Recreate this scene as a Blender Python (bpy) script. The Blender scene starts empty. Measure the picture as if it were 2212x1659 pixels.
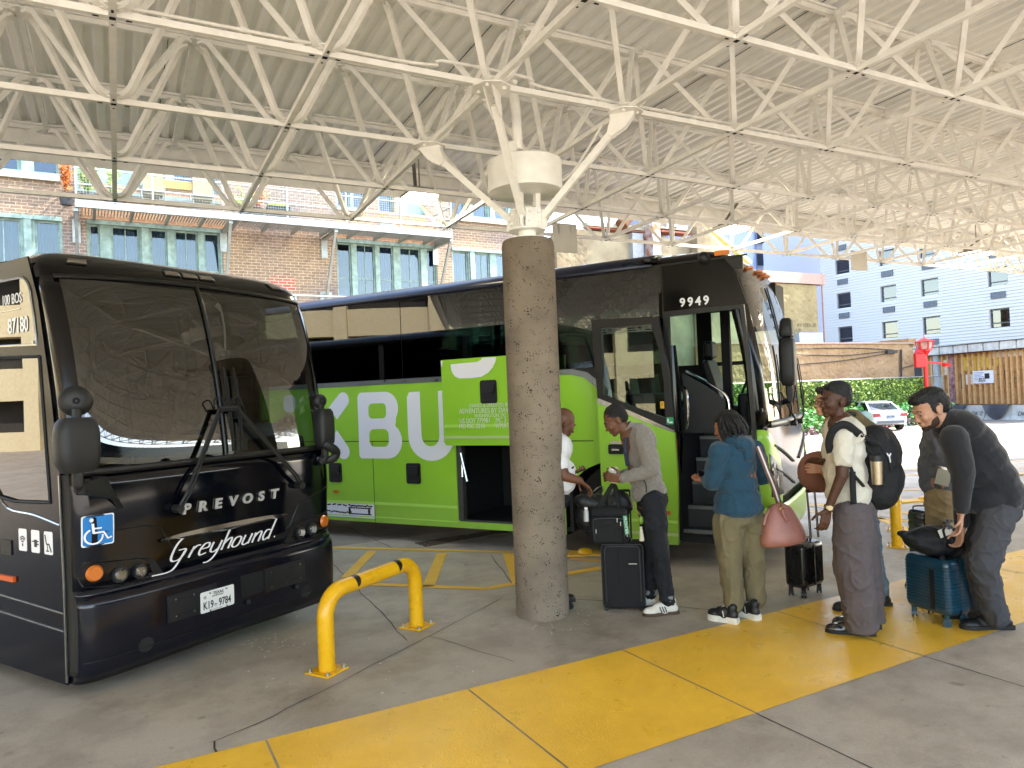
import bpy, bmesh, math, random
import numpy as np
from mathutils import Vector, Matrix, noise
PI = math.pi
S = bpy.context.scene
COL = S.collection
# ---------------------------------------------------------------- camera, sky, sun, exposure
CAMH = 1.84
F, YAW, PITCH, ROLL = 1574.16, 0.497169, 0.0150015, 0.0406490
_fw = Vector((math.sin(YAW)*math.cos(PITCH), math.cos(YAW)*math.cos(PITCH), math.sin(PITCH)))
_r = Vector((math.cos(YAW), -math.sin(YAW), 0)); _u = _r.cross(_fw)
_c, _s = math.cos(ROLL), math.sin(ROLL)
CR = _c*_r - _s*_u; CU = _s*_r + _c*_u
cd = bpy.data.cameras.new('camera'); cam = bpy.data.objects.new('camera', cd); COL.objects.link(cam)
cd.sensor_width = 36; cd.lens = 36*F/2212; cd.clip_start = .05; cd.clip_end = 2000
M = Matrix((CR, CU, -_fw)).transposed().to_4x4(); M.translation = (0, 0, CAMH); cam.matrix_world = M
S.camera = cam
SUN = Vector((0.66, -0.13, 0.80)).normalized()
w = bpy.data.worlds.new('World'); S.world = w; w.use_nodes = True
nt = w.node_tree; bg = nt.nodes['Background']; sk = nt.nodes.new('ShaderNodeTexSky'); sk.sky_type = 'NISHITA'
sk.sun_disc = False; sk.sun_elevation = math.asin(SUN.z); sk.sun_rotation = math.atan2(SUN.x, SUN.y)
sk.air_density = 1.0; sk.dust_density = 1.2; sk.ozone_density = 1.0
tm = nt.nodes.new('ShaderNodeMix'); tm.data_type = 'RGBA'; tm.blend_type = 'MULTIPLY'; tm.inputs[0].default_value = 1; tm.inputs[7].default_value = (1, .93, .83, 1)
nt.links.new(sk.outputs[0], tm.inputs[6]); nt.links.new(tm.outputs[2], bg.inputs[0]); bg.inputs[1].default_value = 0.15
sd = bpy.data.lights.new('sun', 'SUN'); so = bpy.data.objects.new('sun', sd); COL.objects.link(so)
sd.energy = 2.0; sd.angle = math.radians(.5); sd.color = (1, .95, .87)
so.rotation_euler = SUN.to_track_quat('Z', 'Y').to_euler()
S.view_settings.view_transform = 'Standard'; S.view_settings.look = 'None'; S.view_settings.gamma = 1
S.view_settings.exposure = 3.42
S.render.engine = 'CYCLES'
S.cycles.max_bounces = 9; S.cycles.diffuse_bounces = 7; S.cycles.glossy_bounces = 4; S.cycles.transparent_max_bounces = 12
S.cycles.caustics_reflective = False; S.cycles.caustics_refractive = False
# ---------------------------------------------------------------- measuring helpers (survey of the place from the photo)
def ray(x, y): return _fw + CR*((x-1106)/F) - CU*((y-829.5)/F)
CP = Vector((0, 0, CAMH))
def G(x, y, z=0.0):
    d = ray(x, y); return CP + d*((z-CAMH)/d.z)
def AY(x, y, Y):
    d = ray(x, y); return CP + d*(Y/d.y)
def AX(x, y, X):
    d = ray(x, y); return CP + d*(X/d.x)
def DP(x, y, t): return CP + ray(x, y)*t
# ---------------------------------------------------------------- materials
def C(h):
    h = h.lstrip('#'); v = [int(h[i:i+2], 16)/255 for i in (0, 2, 4)]
    return tuple((c/12.92 if c <= .04045 else ((c+.055)/1.055)**2.4) for c in v) + (1,)
MATS = {}
def mat(name, col, rough=.6, metal=0, var=0.0, vs=6.0, bump=0.0, bs=60.0, coat=0, spec=.5, col2=None, emit=None, es=0, sheen=0, aniso=None):
    if name in MATS: return MATS[name]
    m = bpy.data.materials.new(name); m.use_nodes = True; n = m.node_tree.nodes; L = m.node_tree.links
    b = n['Principled BSDF']; col = C(col) if isinstance(col, str) else tuple(col)+((1,) if len(col) == 3 else ())
    b.inputs['Base Color'].default_value = col; b.inputs['Roughness'].default_value = rough
    b.inputs['Metallic'].default_value = metal; b.inputs['Specular IOR Level'].default_value = spec
    if coat: b.inputs['Coat Weight'].default_value = coat; b.inputs['Coat Roughness'].default_value = .04
    if sheen: b.inputs['Sheen Weight'].default_value = sheen; b.inputs['Sheen Roughness'].default_value = .5
    if emit: b.inputs['Emission Color'].default_value = C(emit); b.inputs['Emission Strength'].default_value = es
    tc = n.new('ShaderNodeTexCoord')
    if var or col2:
        nz = n.new('ShaderNodeTexNoise'); nz.inputs['Scale'].default_value = vs; nz.inputs['Detail'].default_value = 5
        L.new(tc.outputs['Object'], nz.inputs['Vector'])
        mx = n.new('ShaderNodeMix'); mx.data_type = 'RGBA'
        if col2: c2 = C(col2) if isinstance(col2, str) else col2; mx.inputs[6].default_value = col; mx.inputs[7].default_value = c2
        else:
            mx.inputs[6].default_value = tuple(c*(1-var) for c in col[:3])+(1,); mx.inputs[7].default_value = tuple(min(1, c*(1+var)) for c in col[:3])+(1,)
        rp = n.new('ShaderNodeValToRGB'); rp.color_ramp.elements[0].position = .35; rp.color_ramp.elements[1].position = .65
        L.new(nz.outputs[0], rp.inputs[0]); L.new(rp.outputs[0], mx.inputs[0]); L.new(mx.outputs[2], b.inputs['Base Color'])
        mr = n.new('ShaderNodeMapRange'); mr.inputs[3].default_value = max(0, rough-.08); mr.inputs[4].default_value = min(1, rough+.08)
        L.new(nz.outputs[0], mr.inputs[0]); L.new(mr.outputs[0], b.inputs['Roughness'])
    if bump:
        n2 = n.new('ShaderNodeTexNoise'); n2.inputs['Scale'].default_value = bs; n2.inputs['Detail'].default_value = 4
        L.new(tc.outputs['Object'], n2.inputs['Vector'])
        bp = n.new('ShaderNodeBump'); bp.inputs['Strength'].default_value = bump; bp.inputs['Distance'].default_value = .01
        L.new(n2.outputs[0], bp.inputs['Height']); L.new(bp.outputs[0], b.inputs['Normal'])
    MATS[name] = m; return m
def glass(name, tint, ior=1.5, rough=0.0, refl=1.0):
    if name in MATS: return MATS[name]
    m = bpy.data.materials.new(name); m.use_nodes = True; n = m.node_tree.nodes; L = m.node_tree.links; n.clear()
    o = n.new('ShaderNodeOutputMaterial'); t = n.new('ShaderNodeBsdfTransparent'); t.inputs[0].default_value = tuple(tint)+(1,)
    g = n.new('ShaderNodeBsdfGlossy'); g.inputs['Roughness'].default_value = rough; g.inputs['Color'].default_value = (refl, refl, refl, 1)
    f = n.new('ShaderNodeFresnel'); f.inputs[0].default_value = ior
    x = n.new('ShaderNodeMixShader'); L.new(f.outputs[0], x.inputs[0]); L.new(t.outputs[0], x.inputs[1]); L.new(g.outputs[0], x.inputs[2]); L.new(x.outputs[0], o.inputs[0])
    tc = n.new('ShaderNodeTexCoord'); nz = n.new('ShaderNodeTexNoise'); nz.inputs['Scale'].default_value = 1.1; L.new(tc.outputs['Object'], nz.inputs['Vector'])
    bp = n.new('ShaderNodeBump'); bp.inputs['Strength'].default_value = .02; bp.inputs['Distance'].default_value = .03
    L.new(nz.outputs[0], bp.inputs['Height']); L.new(bp.outputs[0], g.inputs['Normal'])
    MATS[name] = m; return m
# ---------------------------------------------------------------- objects
def tag(o, label=None, cat=None, group=None, kind=None):
    if label: o['label'] = label
    if cat: o['category'] = cat
    if group: o['group'] = group
    if kind: o['kind'] = kind
    return o
PM = {}
def thing(name, label, cat, loc=(0, 0, 0), rz=0.0, group=None):
    o = bpy.data.objects.new(name, None); COL.objects.link(o); o.empty_display_size = .1
    o.location = loc; o.rotation_euler = (0, 0, rz); tag(o, label, cat, group)
    PM[o.name] = Matrix.Translation(Vector(loc)) @ Matrix.Rotation(rz, 4, 'Z'); return o
def root_of(o):
    while o.parent: o = o.parent
    return o
def frame(px, vx=None, vz=None):
    """matrix from origin, x axis, z axis"""
    x = Vector(vx).normalized(); z = Vector(vz).normalized(); y = z.cross(x).normalized(); z = x.cross(y)
    m = Matrix((x, y, z)).transposed().to_4x4(); m.translation = px; return m
class MB:
    def __init__(s): s.v = []; s.f = []; s.mi = []; s.cur = 0; s.X = None
    def add(s, vs, fs):
        o = len(s.v)
        if s.X is not None: vs = [s.X @ Vector(v) for v in vs]
        s.v += [tuple(v) for v in vs]; s.f += [tuple(i+o for i in f) for f in fs]; s.mi += [s.cur]*len(fs); return s
    def box(s, c, d, R=None):
        c = Vector(c); h = [k/2 for k in d]
        vs = [Vector((x*h[0], y*h[1], z*h[2])) for z in (-1, 1) for y in (-1, 1) for x in (-1, 1)]
        if R is not None: vs = [R @ v for v in vs]
        return s.add([c+v for v in vs], [(0, 2, 3, 1), (4, 5, 7, 6), (0, 1, 5, 4), (2, 6, 7, 3), (0, 4, 6, 2), (1, 3, 7, 5)])
    def bb(s, a, b):
        a, b = Vector(a), Vector(b); return s.box((a+b)/2, [abs(k) for k in (b-a)])
    def beam(s, p0, p1, w, h, up=(0, 0, 1)):
        p0, p1 = Vector(p0), Vector(p1); d = p1-p0; z = d.normalized(); x = z.cross(Vector(up))
        if x.length < 1e-4: x = z.cross(Vector((0, 1, 0)))
        x.normalize(); y = z.cross(x)
        R = Matrix((x, y, z)).transposed(); return s.box((p0+p1)/2, (w, h, d.length), R)
    def cyl(s, p0, p1, r0, r1=None, n=16, cap=True):
        r1 = r0 if r1 is None else r1; p0, p1 = Vector(p0), Vector(p1); z = (p1-p0).normalized()
        x = z.orthogonal().normalized(); y = z.cross(x); vs = []
        for p, r in ((p0, r0), (p1, r1)):
            vs += [p + x*(r*math.cos(2*PI*k/n)) + y*(r*math.sin(2*PI*k/n)) for k in range(n)]
        fs = [(k, (k+1) % n, n+(k+1) % n, n+k) for k in range(n)]
        if cap: fs += [tuple(range(n-1, -1, -1)), tuple(range(n, 2*n))]
        return s.add(vs, fs)
    def tube(s, pts, r, n=8, sq=False, up=None, cap=True, rs=None, flat=1.0):
        """swept round or square section along a polyline (r scalar or per point)"""
        pts = [Vector(p) for p in pts]; m = len(pts); vs = []
        ref = Vector(up) if up else None
        if sq: n = 4
        px = None
        for i, p in enumerate(pts):
            t = (pts[min(i+1, m-1)]-pts[max(i-1, 0)]).normalized()
            if ref is not None: x = t.cross(ref); x = x.normalized() if x.length > 1e-5 else px
            elif px is None: x = t.orthogonal().normalized()
            else: x = (px - t*px.dot(t)).normalized()
            px = x; y = t.cross(x); rr = rs[i] if rs else r
            for k in range(n):
                a = 2*PI*(k+(.5 if sq else 0))/n; q = rr*(1.4142 if sq else 1)
                vs.append(p + x*(q*math.cos(a)) + y*(q*math.sin(a)*flat))
        fs = [(i*n+k, i*n+(k+1) % n, (i+1)*n+(k+1) % n, (i+1)*n+k) for i in range(m-1) for k in range(n)]
        if cap: fs += [tuple(range(n-1, -1, -1)), tuple(range((m-1)*n, m*n))]
        return s.add(vs, fs)
    def prism(s, poly, O, ax, ay, th):
        """polygon in plane (O,ax,ay) extruded by th along ax x ay"""
        O, ax, ay = Vector(O), Vector(ax), Vector(ay); nz = ax.cross(ay).normalized()*th; n = len(poly)
        a = [O+ax*p[0]+ay*p[1] for p in poly]; b = [q+nz for q in a]
        return s.add(a+b, [tuple(range(n-1, -1, -1)), tuple(range(n, 2*n))]+[(k, (k+1) % n, n+(k+1) % n, n+k) for k in range(n)])
    def quad(s, a, b, c, d): return s.add([a, b, c, d], [(0, 1, 2, 3)])
    def grid(s, rows, close=False):
        """rows: list of equally long point lists"""
        n = len(rows[0]); vs = [p for r in rows for p in r]; fs = []
        for i in range(len(rows)-1):
            for k in range(n if close else n-1): fs.append((i*n+k, i*n+(k+1) % n, (i+1)*n+(k+1) % n, (i+1)*n+k))
        return s.add(vs, fs)
    def ball(s, c, r, n=12, R=None):
        c = Vector(c); r = (r, r, r) if not hasattr(r, '__len__') else r; vs = []; h = n//2
        for i in range(1, h):
            a = PI*i/h
            for k in range(n): vs.append(Vector((math.sin(a)*math.cos(2*PI*k/n)*r[0], math.sin(a)*math.sin(2*PI*k/n)*r[1], math.cos(a)*r[2])))
        vs += [Vector((0, 0, r[2])), Vector((0, 0, -r[2]))]
        if R is not None: vs = [R @ v for v in vs]
        fs = [(i*n+k, (i+1)*n+k, (i+1)*n+(k+1) % n, i*n+(k+1) % n) for i in range(h-2) for k in range(n)]
        t = len(vs)-2; fs += [(t, k, (k+1) % n) for k in range(n)] + [(t+1, (h-2)*n+(k+1) % n, (h-2)*n+k) for k in range(n)]
        return s.add([c+v for v in vs], fs)
    def cut(s, poly, holes, O, ax, ay, th, res=8):
        """panel with holes: polygon + hole polygons in a plane, thickness th, via a filled 2D curve"""
        vs, fs = fill2d([poly]+holes, th); O, ax, ay = Vector(O), Vector(ax).normalized(), Vector(ay).normalized(); nz = ax.cross(ay)
        return s.add([O+ax*v[0]+ay*v[1]+nz*v[2] for v in vs], fs)
    def build(s, name, m, parent=None, smooth=False, bevel=0, seg=2, world=True, label=None, subsurf=0):
        me = bpy.data.meshes.new(name); vs = s.v
        if parent is not None and world:
            iv = PM[root_of(parent).name].inverted(); vs = [iv @ Vector(v) for v in vs]
        me.from_pydata([tuple(v) for v in vs], [], s.f); me.update()
        for mm in (m if isinstance(m, (list, tuple)) else [m]): me.materials.append(mm)
        if any(s.mi): me.polygons.foreach_set('material_index', s.mi)
        if smooth: me.polygons.foreach_set('use_smooth', [True]*len(me.polygons))
        if smooth: 
            try: me.set_sharp_from_angle(angle=math.radians(38 if smooth is True else smooth))
            except Exception: pass
        o = bpy.data.objects.new(name, me); COL.objects.link(o)
        if parent is not None: o.parent = parent
        if bevel:
            b = o.modifiers.new('bevel', 'BEVEL'); b.width = bevel; b.segments = seg; b.limit_method = 'ANGLE'; b.angle_limit = math.radians(40)
            me.polygons.foreach_set('use_smooth', [True]*len(me.polygons)); b.harden_normals = True
        if subsurf:
            q = o.modifiers.new('sub', 'SUBSURF'); q.levels = q.render_levels = subsurf
        if label: o['label'] = label
        return o
def fill2d(polys, th):
    cu = bpy.data.curves.new('tmp', 'CURVE'); cu.dimensions = '2D'; cu.fill_mode = 'BOTH'; cu.extrude = th/2
    for pl in polys:
        sp = cu.splines.new('POLY'); sp.points.add(len(pl)-1); sp.use_cyclic_u = True
        for i, p in enumerate(pl): sp.points[i].co = (p[0], p[1], 0, 1)
    ob = bpy.data.objects.new('tmp', cu); me = bpy.data.meshes.new_from_object(ob)
    vs = [(v.co.x, v.co.y, v.co.z+th/2) for v in me.vertices]; fs = [tuple(p.vertices) for p in me.polygons]
    bpy.data.objects.remove(ob); bpy.data.curves.remove(cu); bpy.data.meshes.remove(me); return vs, fs
def text2d(txt, size=1.0, th=.002, align='LEFT', bold=0, shear=0, sx=1.0, space=1.0):
    cu = bpy.data.curves.new('tmp', 'FONT'); cu.body = txt; cu.size = size; cu.extrude = th/2; cu.align_x = align; cu.offset = bold; cu.shear = shear
    cu.space_character = space; cu.resolution_u = 4
    ob = bpy.data.objects.new('tmp', cu); me = bpy.data.meshes.new_from_object(ob)
    vs = [(v.co.x*sx, v.co.y, v.co.z+th/2) for v in me.vertices]; fs = [tuple(p.vertices) for p in me.polygons]
    bpy.data.objects.remove(ob); bpy.data.curves.remove(cu); bpy.data.meshes.remove(me); return vs, fs
def put2d(mb, vf, O, ax, ay, surf=None):
    """lay a flat shape on a plane (or, with surf(x,y,z), on a curved surface)"""
    vs, fs = vf
    if surf: mb.add([surf(*v) for v in vs], fs)
    else:
        O, ax, ay = Vector(O), Vector(ax).normalized(), Vector(ay).normalized(); nz = ax.cross(ay)
        mb.add([O+ax*v[0]+ay*v[1]+nz*v[2] for v in vs], fs)
    return mb
def arc(cx, cy, r, a0, a1, n=8, ry=None):
    ry = r if ry is None else ry
    return [(cx+r*math.cos(math.radians(a0+(a1-a0)*k/n)), cy+ry*math.sin(math.radians(a0+(a1-a0)*k/n))) for k in range(n+1)]
def rrect(x0, y0, x1, y1, r, n=5):
    return arc(x1-r, y1-r, r, 0, 90, n)+arc(x0+r, y1-r, r, 90, 180, n)+arc(x0+r, y0+r, r, 180, 270, n)+arc(x1-r, y0+r, r, 270, 360, n)
def smoothpath(pts, k=4):
    """Catmull-Rom resample"""
    P = [Vector(p) for p in pts]; P = [P[0]*2-P[1]]+P+[P[-1]*2-P[-2]]; out = []
    for i in range(1, len(P)-2):
        for j in range(k):
            t = j/k; a, b, c, d = P[i-1:i+3]
            out.append(.5*((2*b)+(c-a)*t+(2*a-5*b+4*c-d)*t*t+(3*b-a-3*c+d)*t*t*t))
    out.append(P[-2]); return out
def clone(o, loc=None, rz=None, label=None, parent=None):
    c = o.copy(); COL.objects.link(c); c.parent = parent
    if loc is not None: c.location = loc
    if rz is not None: c.rotation_euler = (0, 0, rz)
    if label: c['label'] = label
    for ch in list(o.children): clone(ch, parent=c)
    return c
class PL:
    """vertical wall plane through ground point O, heading deg from +X; nv points to the viewer"""
    def __init__(s, O, deg):
        s.O = Vector((O[0], O[1], 0)); a = math.radians(deg); s.e = Vector((math.cos(a), math.sin(a), 0)); n = Vector((-s.e.y, s.e.x, 0))
        s.n = n if n.dot(CP-s.O) > 0 else -n; s.n.z = 0; s.n.normalize()
    def at(s, px, py, off=0):
        d = ray(px, py); O = s.O+s.n*off; t = (O-CP).dot(s.n)/d.dot(s.n); q = CP+d*t-s.O; return q.dot(s.e), CP.z+d.z*t
    def P(s, u, z, off=0): return s.O+s.e*u+s.n*off+Vector((0, 0, z))
    def box(s, mb, u0, u1, z0, z1, o0, o1):
        vs = [s.P(u, z, o) for o in (o0, o1) for z in (z0, z1) for u in (u0, u1)]
        return mb.add(vs, [(0, 2, 3, 1), (4, 5, 7, 6), (0, 1, 5, 4), (2, 6, 7, 3), (0, 4, 6, 2), (1, 3, 7, 5)])
    def cut(s, mb, outer, holes, th, off=0):
        """wall sheet with rectangular holes, face at off, thickness going back"""
        us = sorted(set([outer[0], outer[1]]+[h[0] for h in holes]+[h[1] for h in holes])); zs = sorted(set([outer[2], outer[3]]+[h[2] for h in holes]+[h[3] for h in holes]))
        us = [u for u in us if outer[0] <= u <= outer[1]]; zs = [z for z in zs if outer[2] <= z <= outer[3]]
        def inside(u, z): return any(h[0] < u < h[1] and h[2] < z < h[3] for h in holes)
        for a, b in zip(us[:-1], us[1:]):
            for c, d in zip(zs[:-1], zs[1:]):
                if not inside((a+b)/2, (c+d)/2): mb.add([s.P(a, c, off), s.P(b, c, off), s.P(b, d, off), s.P(a, d, off)], [(0, 1, 2, 3)])
        for u0, u1, z0, z1 in holes:
            for a, b in (((u0, z0), (u1, z0)), ((u1, z0), (u1, z1)), ((u1, z1), (u0, z1)), ((u0, z1), (u0, z0))):
                mb.add([s.P(a[0], a[1], off), s.P(b[0], b[1], off), s.P(b[0], b[1], off-th), s.P(a[0], a[1], off-th)], [(0, 1, 2, 3)])
# ================================================================ SETTING: ground, paint, joints
def ground_mat():
    m = bpy.data.materials.new('concrete_ground'); m.use_nodes = True; n = m.node_tree.nodes; L = m.node_tree.links; b = n['Principled BSDF']
    tc = n.new('ShaderNodeTexCoord')
    def nz(s, d=6, r=.6):
        q = n.new('ShaderNodeTexNoise'); q.inputs['Scale'].default_value = s; q.inputs['Detail'].default_value = d; q.inputs['Roughness'].default_value = r; L.new(tc.outputs['Object'], q.inputs['Vector']); return q
    def ramp(src, a, c0, bpos, c1):
        q = n.new('ShaderNodeValToRGB'); q.color_ramp.elements[0].position = a; q.color_ramp.elements[1].position = bpos
        q.color_ramp.elements[0].color = c0; q.color_ramp.elements[1].color = c1; L.new(src, q.inputs[0]); return q
    def mul(a, c, f=1.0, t='MULTIPLY'):
        q = n.new('ShaderNodeMix'); q.data_type = 'RGBA'; q.blend_type = t; q.inputs[0].default_value = f; L.new(a, q.inputs[6]); L.new(c, q.inputs[7]); return q.outputs[2]
    big = ramp(nz(.35, 7).outputs[0], .3, (.37, .325, .27, 1), .7, (.54, .48, .40, 1))
    st = ramp(nz(1.7, 8, .7).outputs[0], .38, (.62, .60, .58, 1), .56, (1, 1, 1, 1))
    v = n.new('ShaderNodeTexVoronoi'); v.inputs['Scale'].default_value = 2.3; v.inputs['Randomness'].default_value = 1
    dis = nz(9, 3); va = n.new('ShaderNodeVectorMath'); va.operation = 'MULTIPLY_ADD'; va.inputs[1].default_value = (.1, .1, .1)
    L.new(dis.outputs[1], va.inputs[0]); L.new(tc.outputs['Object'], va.inputs[2]); L.new(va.outputs[0], v.inputs['Vector'])
    gum = ramp(v.outputs['Distance'], .055, (.5, .5, .5, 1), .085, (1, 1, 1, 1))
    fine = ramp(nz(60, 4, .8).outputs[0], .3, (.82, .82, .82, 1), .7, (1.0, 1.0, 1.0, 1))
    g2 = ramp(nz(240, 2, .5).outputs[0], .3, (.8, .8, .8, 1), .6, (1, 1, 1, 1))
    oil = ramp(nz(.8, 9, .72).outputs[0], .30, (.42, .40, .38, 1), .43, (1, 1, 1, 1)); spk = n.new('ShaderNodeTexVoronoi'); spk.inputs['Scale'].default_value = 7; L.new(va.outputs[0], spk.inputs['Vector'])
    sp2 = ramp(spk.outputs['Distance'], .06, (.55, .53, .5, 1), .11, (1, 1, 1, 1))
    c = mul(mul(mul(mul(mul(mul(big.outputs[0], st.outputs[0], .6), oil.outputs[0], .6), sp2.outputs[0], .5), gum.outputs[0], .65), fine.outputs[0]), g2.outputs[0], .8)
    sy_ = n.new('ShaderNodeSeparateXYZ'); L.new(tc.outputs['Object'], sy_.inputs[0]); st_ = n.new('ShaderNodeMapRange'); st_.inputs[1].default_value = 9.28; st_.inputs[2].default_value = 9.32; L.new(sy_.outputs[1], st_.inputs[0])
    lotc = n.new('ShaderNodeMix'); lotc.data_type = 'RGBA'; lotc.inputs[6].default_value = (1, .97, .92, 1); lotc.inputs[7].default_value = (.62, .60, .58, 1); L.new(st_.outputs[0], lotc.inputs[0]); c = mul(c, lotc.outputs[2])  # same paving coloured darker past the canopy edge, to tone down the sunlit lot
    L.new(c, b.inputs['Base Color'])
    rr = n.new('ShaderNodeMapRange'); rr.inputs[1].default_value = .3; rr.inputs[2].default_value = .7; rr.inputs[3].default_value = .45; rr.inputs[4].default_value = .8
    L.new(nz(2.2, 5).outputs[0], rr.inputs[0]); L.new(rr.outputs[0], b.inputs['Roughness']); b.inputs['Specular IOR Level'].default_value = .4
    bp = n.new('ShaderNodeBump'); bp.inputs['Strength'].default_value = .25; bp.inputs['Distance'].default_value = .008
    L.new(nz(130, 4, .7).outputs[0], bp.inputs['Height']); L.new(bp.outputs[0], b.inputs['Normal']); return m
def paint_mat(name, col, wear=.5, gloss=.25, pe=.45, dirt=(.12, .1, .08, 1)):
    m = bpy.data.materials.new(name); m.use_nodes = True; n = m.node_tree.nodes; L = m.node_tree.links; b = n['Principled BSDF']
    tc = n.new('ShaderNodeTexCoord')
    def nz(s, d=5, r=.6):
        q = n.new('ShaderNodeTexNoise'); q.inputs['Scale'].default_value = s; q.inputs['Detail'].default_value = d; q.inputs['Roughness'].default_value = r; L.new(tc.outputs['Object'], q.inputs['Vector']); return q.outputs[0]
    mx = n.new('ShaderNodeMix'); mx.data_type = 'RGBA'; mx.inputs[6].default_value = C(col); mx.inputs[7].default_value = dirt
    r = n.new('ShaderNodeValToRGB'); r.color_ramp.elements[0].position = .58; r.color_ramp.elements[1].position = .78; r.color_ramp.elements[1].color = (wear, wear, wear, 1)
    L.new(nz(3.1, 9, .75), r.inputs[0]); L.new(r.outputs[0], mx.inputs[0])
    m2 = n.new('ShaderNodeMix'); m2.data_type = 'RGBA'; m2.blend_type = 'MULTIPLY'; m2.inputs[0].default_value = 1
    r2 = n.new('ShaderNodeValToRGB'); r2.color_ramp.elements[0].position = .3; r2.color_ramp.elements[0].color = (.80, .77, .72, 1); r2.color_ramp.elements[1].position = .6
    L.new(nz(1.2, 9, .7), r2.inputs[0]); L.new(mx.outputs[2], m2.inputs[6]); L.new(r2.outputs[0], m2.inputs[7]); L.new(m2.outputs[2], b.inputs['Base Color'])
    rr = n.new('ShaderNodeMapRange'); rr.inputs[1].default_value = .3; rr.inputs[2].default_value = .7; rr.inputs[3].default_value = gloss; rr.inputs[4].default_value = gloss+.3
    L.new(nz(5), rr.inputs[0]); L.new(rr.outputs[0], b.inputs['Roughness'])
    bp = n.new('ShaderNodeBump'); bp.inputs['Strength'].default_value = pe; bp.inputs['Distance'].default_value = .006
    L.new(nz(95, 3, .6), bp.inputs['Height']); L.new(bp.outputs[0], b.inputs['Normal']); return m
GM = ground_mat()
# one sheet: level under the canopy, falling gently away towards the far side of the lot
def gz(x, y):
    d = x*.477+y*.879; return -.045*max(0, d-13.0) if d < 27 else -.63-.01*(d-27)
def lot(x, y, dz=0): return Vector((x, y, gz(x, y)+dz))
def GL(px, py, dz=0):
    """ground point seen at a pixel, on the falling sheet"""
    d = ray(px, py); t = 1.0
    for _ in range(60):
        p = CP+d*t; h = p.z-gz(p.x, p.y)-dz; t += h/(-d.z+.045) if d.z < 0 else 1
        if abs(h) < 1e-4: break
    return CP+d*t
xs = [-90, -40, -15, -8, -4, 0, 4, 8, 12, 16, 20, 24, 28, 32, 36, 42, 50, 70, 120, 250]; ys = [-60, -20, -6, 0, 3, 6, 8, 9, 10, 12, 14, 16, 18, 20, 24, 28, 34, 44, 80, 200]
mb = MB(); mb.grid([[lot(x, y) for x in xs] for y in ys]); o = mb.build('ground', GM, smooth=80); tag(o, kind='structure', label='grey brown concrete paving of the bus station and lot'); 
Ypaint = paint_mat('yellow_floor_paint', '#f0bc38', wear=.05, gloss=.22)
Yline = paint_mat('yellow_line_paint', '#e0b040', wear=.95, gloss=.5, pe=.25, dirt=(.24, .22, .19, 1))
def strip(px0, px1, wd, dz, fn=G):
    a, b = fn(*px0), fn(*px1); d = (b-a); d.z = 0; d.normalize(); n = Vector((-d.y, d.x, 0))*(wd/2); z = Vector((0, 0, dz))
    return [a-n+z, b-n+z, b+n+z, a+n+z]
mb = MB(); X0 = -12
xsj = sorted([-6.2, -3.9, -1.6, G(590, 1634).x, G(1360, 1412).x, G(1020, 1497).x, G(1700, 1328).x, 7.3, 9.7, 12, 15, 20, 28])
for a, b in zip(xsj[:-1], xsj[1:]): mb.add([(a+.006, 3.0, .004), (b-.006, 3.0, .004), (b-.006, 4.225, .004), (a+.006, 4.225, .004)], [(0, 1, 2, 3)])
o = mb.build('yellow_walkway', Ypaint); tag(o, kind='structure', label='glossy yellow painted walkway band across the concrete')
# joints and cracks
dark = mat('joint_dark', '#3d352e', .95, var=.4, vs=20)
mb = MB()
def crack(pts, wd, fn=G, wig=.0, dz=.003):
    P = [fn(*p) for p in pts]; Q = []
    for a, b in zip(P[:-1], P[1:]):
        k = max(2, int((b-a).length/.12))
        for i in range(k): Q.append(a.lerp(b, i/k)+Vector((noise.noise(a.lerp(b, i/k)*3)*wig, noise.noise(a.lerp(b, i/k)*3+Vector((9, 9, 9)))*wig, 0)))
    Q.append(P[-1]); R = []
    for i, p in enumerate(Q):
        t = (Q[min(i+1, len(Q)-1)]-Q[max(i-1, 0)]); t.z = 0; t.normalize(); n = Vector((-t.y, t.x, 0))*wd/2*(.6+.8*abs(noise.noise(p*7)))
        R.append([p-n+Vector((0, 0, dz)), p+n+Vector((0, 0, dz))])
    mb.grid(R)
crack([(465, 1602), (590, 1548), (720, 1480), (880, 1400), (1085, 1292)], .009, wig=.02)
crack([(465, 1602), (470, 1630)], .016, wig=.03)
crack([(1229, 1294), (1302, 1298), (1469, 1311), (1656, 1330)], .012, wig=.01)
crack([(705, 1205), (790, 1290), (880, 1385)], .010, wig=.03); crack([(930, 1375), (1110, 1430)], .006, wig=.04)
crack([(740, 1135), (850, 1185), (1050, 1180)], .012, wig=.04); crack([(1060, 1200), (1110, 1265)], .012, wig=.02)
for xj in xsj: mb.add([(xj-.004, -3, .0025), (xj+.004, -3, .0025), (xj+.004, 3.0, .0025), (xj-.004, 3.0, .0025)], [(0, 1, 2, 3)])
for yy in (11.5, 16.5, 22): mb.grid([[lot(x, yy-.012, .004), lot(x, yy+.012, .004)] for x in range(-10, 60, 2)])
for xx in (9, 14, 19, 24, 29, 34): mb.grid([[lot(xx-.012, y, .004), lot(xx+.012, y, .004)] for y in range(5, 34, 2)])
o = mb.build('pavement_joints', dark); tag(o, kind='structure', label='dark joints and cracks between the concrete slabs')
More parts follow.
